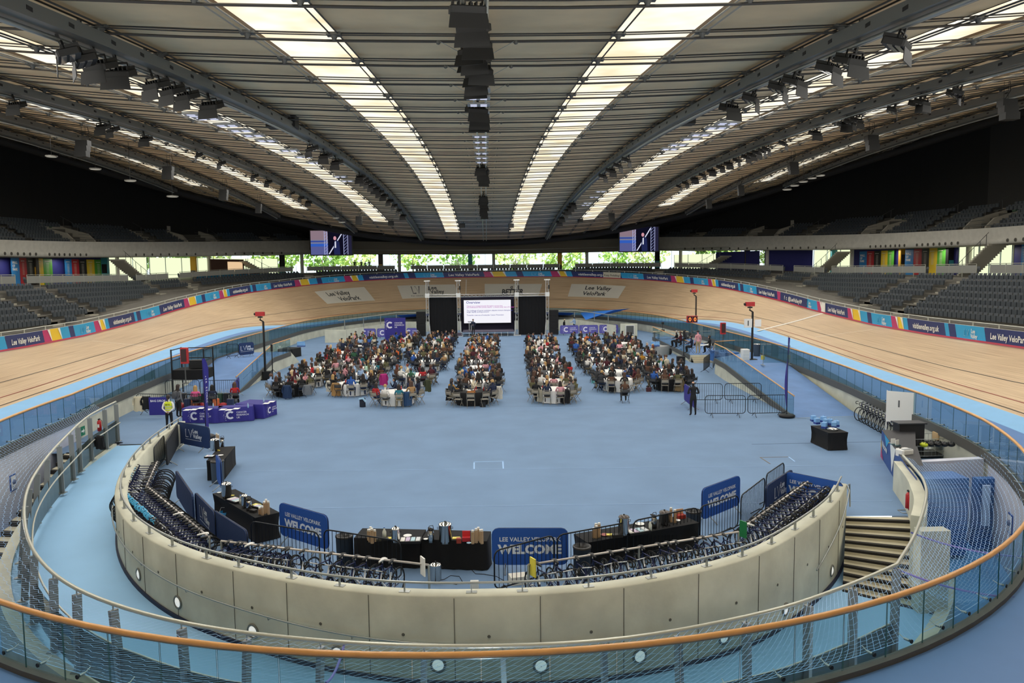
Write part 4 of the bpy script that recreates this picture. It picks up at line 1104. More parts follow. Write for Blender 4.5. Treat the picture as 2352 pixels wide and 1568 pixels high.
def sit_skel(v):
    J = {'pel': (0, .0, .55), 'bel': (0, -.01, .70), 'che': (0, .0, .92), 'nec': (0, .02, 1.09), 'hb': (0, .05, 1.17), 'hc': (0, .06, 1.26), 'ht': (0, .055, 1.33), 'nose': (0, .155, 1.235)}
    Rr = {'pel': (.165, .12), 'bel': (.13, .10), 'che': (.155, .105), 'nec': .055, 'hb': .062, 'hc': (.078, .09), 'ht': .07, 'nose': .012}
    E_ = [('pel', 'bel'), ('bel', 'che'), ('che', 'nec'), ('nec', 'hb'), ('hb', 'hc'), ('hc', 'ht'), ('hc', 'nose')]
    zone = {e: 0 for e in E_[:3]}; zone.update({e: 2 for e in E_[3:]}); hands = {}
    for s_, sn in ((1, 'r'), (-1, 'l')):
        if v == 0: el, wr, hd = (.25*s_, .10, .80), (.15*s_, .34, .775), (-.1*s_, 1, 0)
        elif v == 1: el, wr, hd = (.24*s_, .14, .78), ((.10 if s_ > 0 else .2)*s_, (.26 if s_ > 0 else .36), (1.06 if s_ > 0 else .775)), ((-.3, .1, 1) if s_ > 0 else (0, 1, 0))
        else: el, wr, hd = (.26*s_, .02, .78), (.08*s_, .24, .64), (-.6*s_, 1, 0)
        J.update({'sh'+sn: (.175*s_, -.005, 1.03), 'el'+sn: el, 'wr'+sn: wr, 'hi'+sn: (.1*s_, .04, .54), 'kn'+sn: (.13*s_, .42, .53), 'an'+sn: (.13*s_, .36 if v != 2 else .5, .11), 'to'+sn: (.14*s_, .52 if v != 2 else .66, .045)})
        Rr.update({'sh'+sn: .062, 'el'+sn: .045, 'wr'+sn: .028, 'hi'+sn: .1, 'kn'+sn: .068, 'an'+sn: .045, 'to'+sn: (.045, .035)})
        ee = [('che', 'sh'+sn), ('sh'+sn, 'el'+sn), ('el'+sn, 'wr'+sn), ('pel', 'hi'+sn), ('hi'+sn, 'kn'+sn), ('kn'+sn, 'an'+sn), ('an'+sn, 'to'+sn)]; E_ += ee
        for e, z in zip(ee, (0, 0, 0, 1, 1, 1, 3)): zone[e] = z
        hands['wr'+sn] = (hd, (-s_, 0, .2))
    return J, E_, Rr, hands, zone, Vector((0, .055, 1.285))
def stand_skel(v):
    J = {'pel': (0, 0, .93), 'bel': (0, 0, 1.08), 'che': (0, 0, 1.32), 'nec': (0, .01, 1.49), 'hb': (0, .03, 1.57), 'hc': (0, .04, 1.66), 'ht': (0, .035, 1.73), 'nose': (0, .135, 1.635)}
    Rr = {'pel': (.15, .11), 'bel': (.135, .1), 'che': (.165, .11), 'nec': .055, 'hb': .062, 'hc': (.078, .09), 'ht': .07, 'nose': .012}
    E_ = [('pel', 'bel'), ('bel', 'che'), ('che', 'nec'), ('nec', 'hb'), ('hb', 'hc'), ('hc', 'ht'), ('hc', 'nose')]
    zone = {e: 0 for e in E_[:3]}; zone.update({e: 2 for e in E_[3:]}); hands = {}
    for s_, sn in ((1, 'r'), (-1, 'l')):
        if v == 0: el, wr, hd = (.27*s_, -.08, 1.14), (.08*s_, -.17, .97), (-1*s_, -.1, -.4)       # hands clasped behind
        elif v == 1: el, wr, hd = (.28*s_, -.02, 1.13), (.10*s_, .24, 1.15), (-.7*s_, .6, 0)        # hands held in front
        elif v == 2: el, wr, hd = (.25*s_, -.02, 1.12), (.27*s_, .05, .87), (0, .1, -1)             # arms down
        else: el, wr, hd = (.27*s_, (.18 if s_ < 0 else -.02), 1.15), (.24*s_ if s_ > 0 else -.3, (.42 if s_ < 0 else .05), (1.2 if s_ < 0 else .87)), ((0, 1, .2) if s_ < 0 else (0, 0, -1))
        J.update({'sh'+sn: (.19*s_, 0, 1.43), 'el'+sn: el, 'wr'+sn: wr, 'hi'+sn: (.095*s_, 0, .88), 'kn'+sn: (.11*s_, .02, .48), 'an'+sn: (.12*s_, -.01, .1), 'to'+sn: (.135*s_, .15, .045)})
        Rr.update({'sh'+sn: .062, 'el'+sn: .045, 'wr'+sn: .028, 'hi'+sn: .1, 'kn'+sn: .066, 'an'+sn: .046, 'to'+sn: (.045, .035)})
        ee = [('che', 'sh'+sn), ('sh'+sn, 'el'+sn), ('el'+sn, 'wr'+sn), ('pel', 'hi'+sn), ('hi'+sn, 'kn'+sn), ('kn'+sn, 'an'+sn), ('an'+sn, 'to'+sn)]; E_ += ee
        for e, z in zip(ee, (0, 0, 0, 1, 1, 1, 3)): zone[e] = z
        hands['wr'+sn] = (hd, (-s_, .3, 0))
    return J, E_, Rr, hands, zone, Vector((0, .035, 1.685))
POSE = {}
for i in range(3):
    a = sit_skel(i); POSE[f'sit{i}'] = (body_mesh(f'sit{i}', *a[:5]), a[5]); POSE[f'sitlow{i}'] = (body_mesh(f'sitlow{i}', *a[:3], {}, a[4], 0), a[5])
for i in range(4):
    a = stand_skel(i); POSE[f'stand{i}'] = (body_mesh(f'stand{i}', *a[:5]), a[5])
def hair_mb(kind):
    """hair around a head centred at the origin, face towards +Y"""
    mb = MB(); n, k = 14, 9; rows = []
    for i in range(k+1):
        th = PI*i/k*.62; r = []
        for j in range(n+1):
            ph = 2*PI*j/n; x, y, z = math.sin(th)*math.sin(ph), -math.sin(th)*math.cos(ph), math.cos(th)
            fr = max(0, y)   # face side
            if fr > .25 and z < .55: z = max(z, .55-.1*(1-fr)); 
            r.append(Vector((x*.098, y*.112-.012, z*.118+.002)))
        rows.append(r)
    mb.grid(rows, None, True)
    if kind in ('long', 'ponytail', 'bun'):
        mb.sphere((0, -.045, -.02), .09, None, 10, 7, (1, .75, 1.1))
    if kind == 'long':
        mb.grid([[Vector((x, y-.01*abs(x)*30*0, z)) for x, y in ((-.1*w, -.01), (-.09*w, -.075), (-.03*w, -.115), (.03*w, -.115), (.09*w, -.075), (.1*w, -.01))] for z, w in ((.03, 1), (-.08, 1.08), (-.19, 1.15), (-.3, 1.0), (-.36, .7))], None, True)
        mb.sphere((0, -.07, -.2), .075, None, 8, 6, (1.25, .55, 2.0))
    if kind == 'ponytail': mb.tube([(0, -.12, .03), (0, -.155, -.03), (0, -.15, -.14), (0, -.135, -.24)], [.03, .033, .028, .008], 7)
    if kind == 'bun': mb.sphere((0, -.1, .085), .045, None, 8, 6)
    return mb
HAIRD = {k: hair_mb(k) for k in ('short', 'long', 'ponytail', 'bun')}
EYES = MB()
for x in (-.032, .032): EYES.sphere((x, .088, .0), .011, mat('eye_dark', '1c1512', .3), 6, 4)
EYES.box((0, .094, -.062), (.045, .01, .008), mat('lips', 'a1574c', .6))
for x in (-.08, .08): EYES.sphere((x, -.005, -.015), .022, SKIN[0], 6, 5, (.4, .8, 1.2))
HAIR_MESH = {}
for hk, hm in HAIRC.items():
    for k, mbh in HAIRD.items():
        q = MB(); q.v, q.f, q.smooth = mbh.v, mbh.f, mbh.smooth; q.m = mbh.m; q.mats = [hm]; HAIR_MESH[(k, hk)] = q.data(f'hair_{k}')
EYE_MESH = EYES.data('face_features')
def person(pose, loc, rz, top, trou, shoe, skin, hair, label, group=None, scale=1.0, face=False, yaw=0.0):
    me, hc = POSE[pose]; o = bpy.data.objects.new('person', me); C.objects.link(o); o.location = loc; o.rotation_euler = (0, 0, rz); o.scale = (scale,)*3
    for i, m in enumerate((top, trou, skin, shoe)): o.material_slots[i].link = 'OBJECT'; o.material_slots[i].material = m
    tag(o, label, 'person', group)
    if hair:
        h = bpy.data.objects.new('hair', HAIR_MESH[hair]); C.objects.link(h); h.parent = o; h.location = hc; h.rotation_euler = (0, 0, yaw)
    if face:
        e = bpy.data.objects.new('face', EYE_MESH); C.objects.link(e); e.parent = o; e.location = hc
    return o
# ------------------------------------------------------------------ folding chair (sits at origin, sitter faces +Y)
CHG = mat('chair_tan_grey', '8a857a', .5, .3); CHD = mat('chair_dark', '35373b', .5, .3)
def chair_parts(m):
    P = {}
    s_ = MB(); s_.rbox((0, .02, .44), (.40, .40, .03), .05, m); P['seat'] = s_
    b = MB(); rows = []
    for x in (-.2, -.1, 0, .1, .2):
        y = -.2 - .02*(1-abs(x)/.2); rows.append([Vector((x, y, .62)), Vector((x, y-.02, .8)), Vector((x, y-.02, .8)), Vector((x, y-.035, .8)), Vector((x, y-.015, .62))])
    b.grid(rows, m, True); P['backrest'] = b
    for i, sd in enumerate((-1, 1)):
        f = MB(); x = .22*sd; f.tube([(x, -.25, .84), (x, -.2, .55), (x, .02, .3), (x, .26, .0)], .013, 6, m); P['leg'+str(i)] = f
        f = MB(); x = .2*sd; f.tube([(x, .16, .44), (x, .0, .26), (x, -.24, .0)], .013, 6, m); P['leg'+str(i+2)] = f
    f = MB(); f.tube([(-.22, -.25, .82), (-.18, -.26, .86), (.18, -.26, .86), (.22, -.25, .82)], .013, 6, m); f.tube([(-.22, -.25, .82), (-.215, -.22, .62), (.215, -.22, .62), (.22, -.25, .82)], .011, 5, m); P['crossbar'] = f
    return {k: v.data('chair_'+k) for k, v in P.items()}
CH = {'grey': chair_parts(CHG), 'dark': chair_parts(CHD)}
def chair(loc, rz, kind, label, group=None, full=True):
    o = empty('folding_chair', loc, rz, label, 'chair', group)
    for k, d in CH[kind].items():
        c = bpy.data.objects.new(k.rstrip('0123456789'), d); C.objects.link(c); c.parent = o
    return o
# ------------------------------------------------------------------ tables of the conference
T_ = "668,880 810,878 912,898 710,861 836,857 954,859 734,844 848,844 767,830 867,829 985,828 785,818 877,816 970,815 787,808 891,808 1002,806 911,796 1002,794 812,794 928,785 1012,782 833,785 937,776 1019,774 833,777 1084,897 1102,874 1104,857 1092,842 1096,828 1106,814 1106,803 1106,792 1113,782 1272,891 1269,874 1265,855 1258,840 1250,826 1246,813 1247,802 1247,791 1240,781 1425,869 1536,867 1407,851 1527,850 1390,836 1486,835 1373,823 1459,822 1366,810 1466,808 1354,799 1436,797 1342,789 1429,787 1342,778 1419,777"
BLACKT = {(668, 880), (1084, 897), (1536, 867)}
tabs = []
for t in T_.split():
    px = tuple(int(v) for v in t.split(',')); p = at(px[0], px[1], .75); tabs.append([px, Vector((p.x, p.y, 0))])
# keep neighbouring tables a chair-and-a-half apart
for it in range(30):
    for i in range(len(tabs)):
        for j in range(i):
            d = tabs[i][1]-tabs[j][1]; L = d.length
            if L < 3.35: d = d.normalized()*(3.35-L)*.5; tabs[i][1] += d; tabs[j][1] -= d
def column_of(x):
    cs = [(-12.2, 'outer left column'), (-8.3, 'middle left column'), (-4.8, 'inner left column'), (-.5, 'centre-left column'), (4.5, 'centre-right column'), (8.7, 'inner right column'), (12.2, 'outer right column')]
    return min(cs, key=lambda c: abs(c[0]-x))[1]
for t in tabs: t.append(column_of(t[1].x))
rank = {}
for c in set(t[2] for t in tabs):
    L = sorted([t for t in tabs if t[2] == c], key=lambda t: t[1].y)
    for i, t in enumerate(L): rank[id(t)] = i
def cloth_lathe(m, r=.9, h=.75, n=48):
    mb = MB(); prof = [(0.001, h), (r*.6, h), (r-.02, h), (r, h-.015), (r+.01, h*.6), (r+.015, h*.3), (r+.02, .03)]; vs = []
    for k, (rr, z) in enumerate(prof):
        for i in range(n):
            a = 2*PI*i/n; fold = (.035*math.sin(a*9+1)+.02*math.sin(a*17)) * max(0, (k-3)/3); vs.append(((rr+fold)*math.cos(a), (rr+fold)*math.sin(a), z))
    return mb.add(vs, [(k*n+i, k*n+(i+1) % n, (k+1)*n+(i+1) % n, (k+1)*n+i) for k in range(len(prof)-1) for i in range(n)], m, True)
CLW = cloth_lathe(WHITEC).data('white_cloth_drape'); CLB = cloth_lathe(BLKC).data('black_cloth_drape')
PAPER = mat('paper_white', 'f2f2f0', .8); BOTC = mat('bottle_clear_blue', 'a9cbe0', .2); BOTR = mat('bottle_red', 'a52a2a', .3); BOTB = mat('bottle_teal', '3f9aa8', .3)
def bottle(mb, p, h, r, m, cap=None):
    p = Vector(p); mb.lathe([(0.001, 0), (r, 0), (r, h*.62), (r*.45, h*.82), (r*.45, h*.95)], 10, m, p); mb.cyl(p+Vector((0, 0, h*.95)), p+Vector((0, 0, h)), r*.5, 8, cap or WHITE); return mb
PAPM = MB().box((0, 0, .003), (.21, .297, .004), PAPER).data('paper')
BTM = [bottle(MB(), (0, 0, 0), .24, .035, m).data('bottle') for m in (BOTC, BOTR, BOTB)]
CUPM = MB().lathe([(.001, 0), (.03, 0), (.04, .1), (.037, .1), (.028, .01)], 10, WHITE).data('cup')
ANG = [270+36*i for i in range(10)]
POSN = {0: 'nearest', 1: 'near-right', 2: 'right', 3: 'far-right', 4: 'back-right', 5: 'farthest', 6: 'back-left', 7: 'far-left', 8: 'left', 9: 'near-left'}
spots = []
for t in tabs:
    px, p, c = t; r_ = rank[id(t)]; black = px in BLACKT
    tn = f'{ORD[r_]} table back, {c}'
    o = empty('round_table', p, R.random()*6, f'round table under a {"black" if black else "white"} floor-length cloth, {tn}', 'table', None)
    cc = bpy.data.objects.new('tablecloth', CLB if black else CLW); C.objects.link(cc); cc.parent = o
    off_ = R.uniform(-12, 12)
    for k in range(10):
        a = math.radians(ANG[k]+off_); q = p+Vector((math.cos(a), math.sin(a), 0))*R.uniform(1.2, 1.32)
        spots.append(dict(p=q, a=a, t=t, k=k, tn=tn, px=px))
    if r_ < 3 or black:
        for n_ in range(5 if not black else 8):
            a, d = R.random()*6.3, R.uniform(.15, .7); q = p+Vector((d*math.cos(a), d*math.sin(a), .752)); kd = n_ % 3
            if kd == 0: it = bpy.data.objects.new('paper', PAPM); C.objects.link(it); it.rotation_euler = (0, 0, a); tag(it, f'white sheets of paper on the {ORD[r_]} table back, {c}', 'paper', f'papers on {tn}')
            elif kd == 1: it = bpy.data.objects.new('bottle', BTM[(n_+r_) % 3]); C.objects.link(it); tag(it, f'small {["clear", "red", "teal"][(n_+r_) % 3]} drinks bottle on the {tn}', 'bottle', f'{["clear", "red", "teal"][(n_+r_) % 3]} bottles on {tn}')
            else: it = bpy.data.objects.new('cup', CUPM); C.objects.link(it); tag(it, f'white paper cup on the {tn}', 'cup', f'cups on {tn}')
            it.location = q
# drop seats which would collide with a neighbour or stand outside the blocks
keep = []
for s_ in spots:
    if any((s_['p']-q['p']).length < .5 for q in keep): continue
    if any((s_['p']-t[1]).length < 1.12 for t in tabs if t is not s_['t']): continue
    keep.append(s_)
spots = keep
spots.sort(key=lambda s_: s_['p'].y)
HK = list(HAIRC.keys()); HW = [36, 24, 20, 9, 4, 4, 4]; TK = list(TOPC.keys()); TWt = [14, 28, 6, 4, 8, 3, 3, 3, 6, 4, 5, 3, 4, 12, 1, 1, 1, 1, 5, 1]
low = MB(); lowc = MB(); NIND = 268; ni = 0; used = set()
def rot2(p, a): return Vector((p[0]*math.cos(a)-p[1]*math.sin(a), p[0]*math.sin(a)+p[1]*math.cos(a), p[2]))
LOWD = {}
for i in range(3):
    me, hc = POSE[f'sitlow{i}']; LOWD[i] = ([tuple(v.co) for v in me.vertices], [tuple(p_.vertices) for p_ in me.polygons], [p_.material_index for p_ in me.polygons], hc)
nchair = 0
for s_ in spots:
    to_t = Vector((-math.cos(s_['a']), -math.sin(s_['a']), 0)); k = s_['k']
    d = (to_t*.75+Vector((0, .75, 0)))
    if to_t.y < -.5: d = to_t*.45+Vector((math.copysign(.75, -to_t.x or 1), .35, 0))
    rz = math.atan2(d.y, d.x)-PI/2 + R.uniform(-.15, .15)
    seated = True
    if s_['px'] == (1084, 897) and k in (0, 1, 9): seated = False
    if s_['px'] == (912, 898) and k in (2,): seated = False
    if R.random() < .05: seated = False
    kind = 'grey' if (s_['p'].y < 46.5 and abs(s_['p'].x) < 13 and s_['p'].x > -10) or R.random() < .25 else 'dark'
    full = ni < NIND
    hair = R.choices(HK, HW)[0]; style = R.choices(['long', 'short', 'ponytail', 'bun'], [46, 36, 11, 7])[0]; top = R.choices(TK, TWt)[0]
    sk = R.choices(SKIN, [70, 17, 13])[0]; ps = R.choice([0, 0, 1, 2]); sc_ = R.uniform(.94, 1.06)
    if full:
        chair(s_['p'], rz, kind, f'{"tan-grey" if kind == "grey" else "dark"} folding chair, {POSN[k]} seat, {s_["tn"]}'); nchair += 1
        if seated:
            hp = {'long': f'long {hair} hair', 'short': f'short {hair} hair', 'ponytail': f'{hair} ponytail', 'bun': f'{hair} hair bun'}[style]
            person(f'sit{ps}', s_['p'], rz, TOPM[top], R.choice(TROU), R.choice(SHOE), sk, (style, hair), f'person, {hp}, {top} top, {POSN[k]} seat, {s_["tn"]}', None, sc_, face=to_t.y < 0)
            ni += 1
    else:
        lowc.box(s_['p']+Vector((0, 0, .44)), (.4, .4, .03), CHD, rz=rz); lowc.box(s_['p']+rot2((0, -.23, .71), rz), (.42, .03, .18), CHD, rz=rz)
        for x, y in ((-.2, -.2), (.2, -.2), (-.2, .2), (.2, .2)): q = rot2((x, y, 0), rz); lowc.bar(s_['p']+q, s_['p']+q+Vector((0, 0, .44)), .025, .025, CHD)
        if seated:
            V, F_, MI, hc = LOWD[ps % 3]; T4 = Matrix.Translation(s_['p']) @ Matrix.Rotation(rz, 4, 'Z') @ Matrix.Scale(sc_, 4); b = len(low.v)
            low.v += [tuple(T4 @ Vector(v)) for v in V]; ms = [low.mi(m) for m in (TOPM[top], R.choice(TROU), sk, SHOE[0])]
            low.f += [tuple(b+i for i in f) for f in F_]; low.m += [ms[i] for i in MI]; low.smooth += [True]*len(F_)
            hm = HAIRD[style]; b = len(low.v); TH = T4 @ Matrix.Translation(hc); low.v += [tuple(TH @ Vector(v)) for v in hm.v]; mi_ = low.mi(HAIRC[hair])
            low.f += [tuple(b+i for i in f) for f in hm.f]; low.m += [mi_]*len(hm.f); low.smooth += [True]*len(hm.f)
tag(low.build('seated_crowd'), 'rows of seated conference guests in the back half of the hall', 'crowd', kind='stuff')
tag(lowc.build('crowd_chairs'), 'folding chairs under the guests in the back half of the hall', 'chairs', kind='stuff')
# coats hung over chair backs in the front rows
def coat(loc, rz, m, label, long=1.0):
    mb = MB(); rows = []; n = 12
    for j, (z, w, dp) in enumerate(((.87, .40, .05), (.80, .46, .09), (.55, .50, .10), (.55-.3*long, .54, .12), (.55-.48*long, .56, .13))):
        r = []
        for i in range(n+1):
            t = i/n; x = (t-.5)*w; y = -.27-dp*math.sin(PI*t)-.025*math.sin(t*21+j)*(j > 1)
            r.append(Vector((x, y, z+.02*math.sin(t*13)*(j == 4))))
        rows.append(r)
    rows = [[Vector((p.x, -.2, .84)) for p in rows[0]]]+rows
    mb.grid(rows, m, True); mb.grid([[p+Vector((0, .025, 0)) for p in r] for r in rows], m, True)
    for sd in (-1, 1): mb.tube([(sd*.2, -.3, .78), (sd*.27, -.32, .6), (sd*.27, -.3, .4)], [.05, .045, .035], 6, m)
    o = mb.build('coat'); o.location = loc; o.rotation_euler = (0, 0, rz); tag(o, label, 'coat'); return o
def fab(n, c): return mat('fabric_'+n, c, .9, bump=(40, .2))
for (x, y, nm, cl, L, rz) in ((660, 917, 'dark navy', '1e3557', 1, 0), (705, 916, 'grey', '6b7076', .6, .2), (622, 905, 'black', '18191c', .6, .9), (757, 905, 'cream', 'd8d2c4', .8, .3), (771, 911, 'camel', 'a78150', 1, .1), (799, 910, 'dark patterned', '3a2c35', .8, -.1), (826, 907, 'dusty blue', '56717c', 1, 0), (935, 934, 'denim blue', '2b4a70', 1, 0), (878, 888, 'magenta', 'b02a78', .9, .4), (990, 903, 'olive green', '40452c', .9, -.8), (1022, 926, 'black hooded', '222024', .8, 1.0), (1083, 932, 'tan and orange', '9a6535', .8, 0), (1050, 928, 'black shiny', '1b1e22', .7, .3), (1148, 920, 'cream knitted', 'd7d2c6', .9, -.4), (1235, 926, 'beige', 'bab3a0', .9, .7), (1300, 928, 'black long', '151518', 1, -.2), (1407, 901, 'black quilted', '17181c', 1, .1), (1387, 894, 'black plain', '1a1b1e', .9, .4), (1560, 900, 'khaki brown', '7d6a4c', 1, 0), (1366, 872, 'tan shaggy', 'a88a63', .9, .2)):
    p = at(x, y, 0); coat(p+Vector((0, .25, 0)), rz, fab(nm.replace(' ', '_'), cl), f'{nm} coat hung over the back of a folding chair', L)
# ------------------------------------------------------------------ single figures
def face_to(p, q): d = Vector(q)-Vector(p); return math.atan2(d.y, d.x)-PI/2
HIV = mat('hi_vis_yellow', 'd6e233', .7); REFL = mat('reflective_band', 'c8ccc8', .3, .3)
p = at(382, 988, 0) 
st = person('stand0', at(384, 992, 0)+Vector((0, .3, 0)), .1, TOPM['white'], TROU[0], SHOE[0], SKIN[1], ('ponytail', 'dark brown'), 'person in a yellow hi-vis vest over a white shirt, hands clasped behind the back', None, .98)
vb = MB(); rows = []
for z, w, d in ((1.02, .185, .135), (1.12, .172, .125), (1.25, .185, .135), (1.38, .2, .14), (1.47, .16, .1)): rows.append([Vector((w*math.cos(a), d*math.sin(a)+.0, z)) for a in [2*PI*i/16 for i in range(17)]])
vb.grid(rows, HIV, True)
for z, w, d in ((1.08, .182, .135), (1.2, .186, .137)): vb.grid([[Vector((w*math.cos(a), d*math.sin(a), z+q)) for a in [2*PI*i/16 for i in range(17)]] for q in (0, .04)], REFL, True)
vb.text('MITIE', .09, lambda x, y: Vector((x, -.158, 1.3+y)), BLK, .02)
v_ = vb.build('hi_vis_vest', parent=st)
bk_ = person('stand2', at(389, 968, 0)+Vector((.1, 1.0, 0)), -.5, TOPM['grey'], TROU[0], SHOE[0], SKIN[0], ('long', 'dark brown'), 'person in a pale top with a grey backpack standing by the registration tables')
b = MB(); b.sphere((0, -.2, 1.25), .17, mat('backpack_grey', '4b4d52', .8), 12, 8, (1, .6, 1.25)); b.box((0, -.29, 1.15), (.2, .05, .16), mat('backpack_grey', '4b4d52', .8)); b.tube([(.12, -.15, 1.43), (.14, .02, 1.5), (.15, .1, 1.35), (.15, -.08, 1.1)], .02, 5, mat('strap_black', '202124', .8)); b.tube([(-.12, -.15, 1.43), (-.14, .02, 1.5), (-.15, .1, 1.35), (-.15, -.08, 1.1)], .02, 5, mat('strap_black', '202124', .8))
o = b.build('backpack'); o.location = bk_.location; o.rotation_euler = bk_.rotation_euler; tag(o, 'grey backpack worn by the person at the registration tables', 'backpack')
person('stand1', at(1592, 955, 0), .05, TOPM['black'], TROU[0], SHOE[2], SKIN[0], None, 'bald person in black jumper and trousers standing in front of the steel barriers', None, 1.03)
person('stand1', at(1087, 771, .6)+Vector((0, .6, 0)), PI-.2, TOPM['navy'], TROU[0], SHOE[0], SKIN[0], ('short', 'grey'), 'speaker in a dark suit standing at the lectern on stage', None, 1, face=True)
person('stand2', at(1296, 765, 0), -1.2, TOPM['black'], TROU[0], SHOE[0], SKIN[0], ('short', 'fair'), 'fair-haired person in black standing beside the right speaker stack', None, .95)
person('stand3', at(1319, 763, 0), .9, TOPM['light blue'], TROU[0], SHOE[0], SKIN[1], ('short', 'black'), 'person in a light blue shirt reaching out, right of the stage', None, 1.05)
person('sit0', at(1437, 926, 0)+Vector((0, .2, 0)), .05, TOPM['brown'], TROU[0], SHOE[1], SKIN[1], ('short', 'dark brown'), 'person in a rust-brown jacket sitting alone behind the right block', None, 1.0)
chair(at(1437, 926, 0)+Vector((0, .2, 0)), .05, 'dark', 'dark folding chair standing alone behind the right block')
person('stand2', at(1603, 812, 1.1), .3, TOPM['pink'], TROU[3], SHOE[1], SKIN[0], ('short', 'black'), 'person in a pale pink shirt standing on the raised platform by the camera desk')
for (x, y, hr_, tp, lb, z) in ((438, 948, 'blonde', 'pink', 'blonde person in a bright pink top behind the left registration table', 0), (477, 946, 'black', 'navy', 'dark-haired person in navy behind the left registration table', 0), (530, 938, 'brown', 'red', 'brown-haired person in a red jacket seated behind the middle registration table', 0), (1556, 798, 'grey', 'black', 'grey-haired person in black seated at the platform desk', 1.1), (1565, 800, 'brown', 'burgundy', 'person in burgundy seated at the platform desk', 1.1), (1590, 812, 'black', 'navy', 'person in navy seated at the platform desk, leaning forward', 1.1), (1632, 812, 'dark brown', 'black', 'person in black seated at the right end of the platform', 1.1), (1575, 795, 'black', 'charcoal', 'person in charcoal seated at the far side of the platform desk', 1.1)):
    p = at(x, y, z)+Vector((0, .8 if z == 0 else .2, 0)); rz = 0.0 if z == 0 else .8
    person('sit0', p, rz+.2, TOPM[tp] if tp != 'pink' else mat('top_hot_pink', 'e25f96', .85), TROU[0], SHOE[0], SKIN[0], ('long' if hr_ in ('blonde', 'brown', 'black') and z == 0 else 'short', hr_), lb)
    chair(p, rz+.2, 'dark', lb.replace(lb.split(' ')[0]+' ', 'dark folding chair under the ', 1) if lb.startswith('person') else 'dark folding chair under the '+lb.replace(' registration', '').replace('brown-haired ', ''))
# silhouettes in front of the far windows
for i, (x, lb) in enumerate(((815, 'tallest person silhouetted at the far window, leftmost of four'), (830, 'broad person silhouetted at the far window, second of four'), (839, 'shorter person silhouetted at the far window, third of four'), (848, 'person with raised hand silhouetted at the far window, rightmost of four'))):
    p = aty(x, 612, 137); p.z = 8.05; person(f'stand{[2, 1, 2, 3][i]}', p, .3*i, TOPM['black'], TROU[0], SHOE[0], SKIN[1], ('short', 'black'), lb, None, (1.0, .98, .85, .95)[i])
# ================================================================== STAGE
TRUM = mat('truss_aluminium', 'c6c8c8', .35, .7)
def truss(mb, a, b, w=.3, n=None, r=.025):
    a, b = Vector(a), Vector(b); t = (b-a).normalized(); u = Vector((0, 1, 0)) if abs(t.y) < .9 else Vector((0, 0, 1)); p = t.cross(u).normalized(); q = t.cross(p); L = (b-a).length; n = n or max(2, int(L/.45))
    cs = [p*(i*w/2)+q*(j*w/2) for i, j in ((-1, -1), (1, -1), (1, 1), (-1, 1))]
    for c in cs: mb.cyl(a+c, b+c, r, 6, TRUM)
    for k in range(n):
        for e in range(4):
            c0, c1 = cs[e], cs[(e+1) % 4]
            if k % 2: c0, c1 = c1, c0
            mb.cyl(a+t*(L*k/n)+c0, a+t*(L*(k+1)/n)+c1, r*.5, 4, TRUM, cap=False)
    return mb
SY = 90.0
def sx(x): return float(aty(x, 700, SY)[0])
def sz(y, x=1120): return float(aty(x, y, SY)[2])
XS = [sx(982), sx(1053), sx(1187), sx(1257)]
ZT = sz(678)
stg = empty('stage', (sx(1120), SY+1.5, 0), 0, 'low dark stage platform with steel frame at the far end of the hall', 'stage'); l0 = stg.location.copy()
x0, x1 = sx(1062), sx(1180); mb = MB(); mb.bbox((x0-l0.x, SY-.6-l0.y, .5), (x1-l0.x, SY+3.2-l0.y, .6), mat('stage_deck', '4d4658', .5)); mb.build('deck', parent=stg)
mb = MB()
for i in range(9): mb.bar((x0-l0.x+(x1-x0)*i/8, SY-.55-l0.y, 0), (x0-l0.x+(x1-x0)*i/8, SY-.55-l0.y, .5), .05, .05, TRUM)
mb.tube([(x0-l0.x, SY-.55-l0.y, .12), (x1-l0.x, SY-.55-l0.y, .12)], .02, 5, TRUM); mb.build('frame', parent=stg)
mb = MB(); mb.bbox((x0-l0.x-1.2, SY-.4-l0.y, 0), (x0-l0.x-.1, SY+.6-l0.y, .2), mat('stage_deck', '4d4658', .5)); mb.bbox((x0-l0.x-.7, SY-.3-l0.y, .2), (x0-l0.x-.1, SY+.6-l0.y, .4), mat('stage_deck', '4d4658', .5)); mb.build('steps', parent=stg)
tw = ['leftmost truss tower of the stage', 'truss tower left of the presentation screen', 'truss tower right of the presentation screen', 'rightmost truss tower of the stage']
for i, X in enumerate(XS):
    o = empty('truss_tower', (X, SY, 0), 0, 'silver '+tw[i]+', rising above the black drapes', 'truss tower'); truss(MB(), (0, 0, .1), (0, 0, ZT+1.7), .32).build('mast', parent=o)
    b = MB(); b.box((0, 0, .05), (.9, .9, .1), TRUM); b.build('base_plate', parent=o); b = MB(); b.box((0, 0, ZT+.05), (.5, .5, .5), TRUM); b.build('sleeve_block', parent=o)
    b = MB(); b.box((0, 0, ZT+1.75), (.7, .3, .12), TRUM); b.tube([(.2, -.1, ZT+1.7), (.22, -.15, ZT+.4)], .02, 5, BLK); b.box((.2, -.15, ZT+.9), (.16, .16, .45), BLK); b.build('hoist', parent=o)
    b = MB(); b.bar((.3 if i < 2 else -.3, -.3, .1), (.1 if i < 2 else -.1, 0, 2.4), .05, .05, WHITE); b.build('brace', parent=o)
for i in range(3):
    o = MB(); truss(o, (XS[i], SY, ZT), (XS[i+1], SY, ZT), .3); ob = o.build('truss_beam'); tag(ob, f'horizontal silver truss beam above the {["left black drape", "presentation screen", "right black drape"][i]}', 'truss beam')
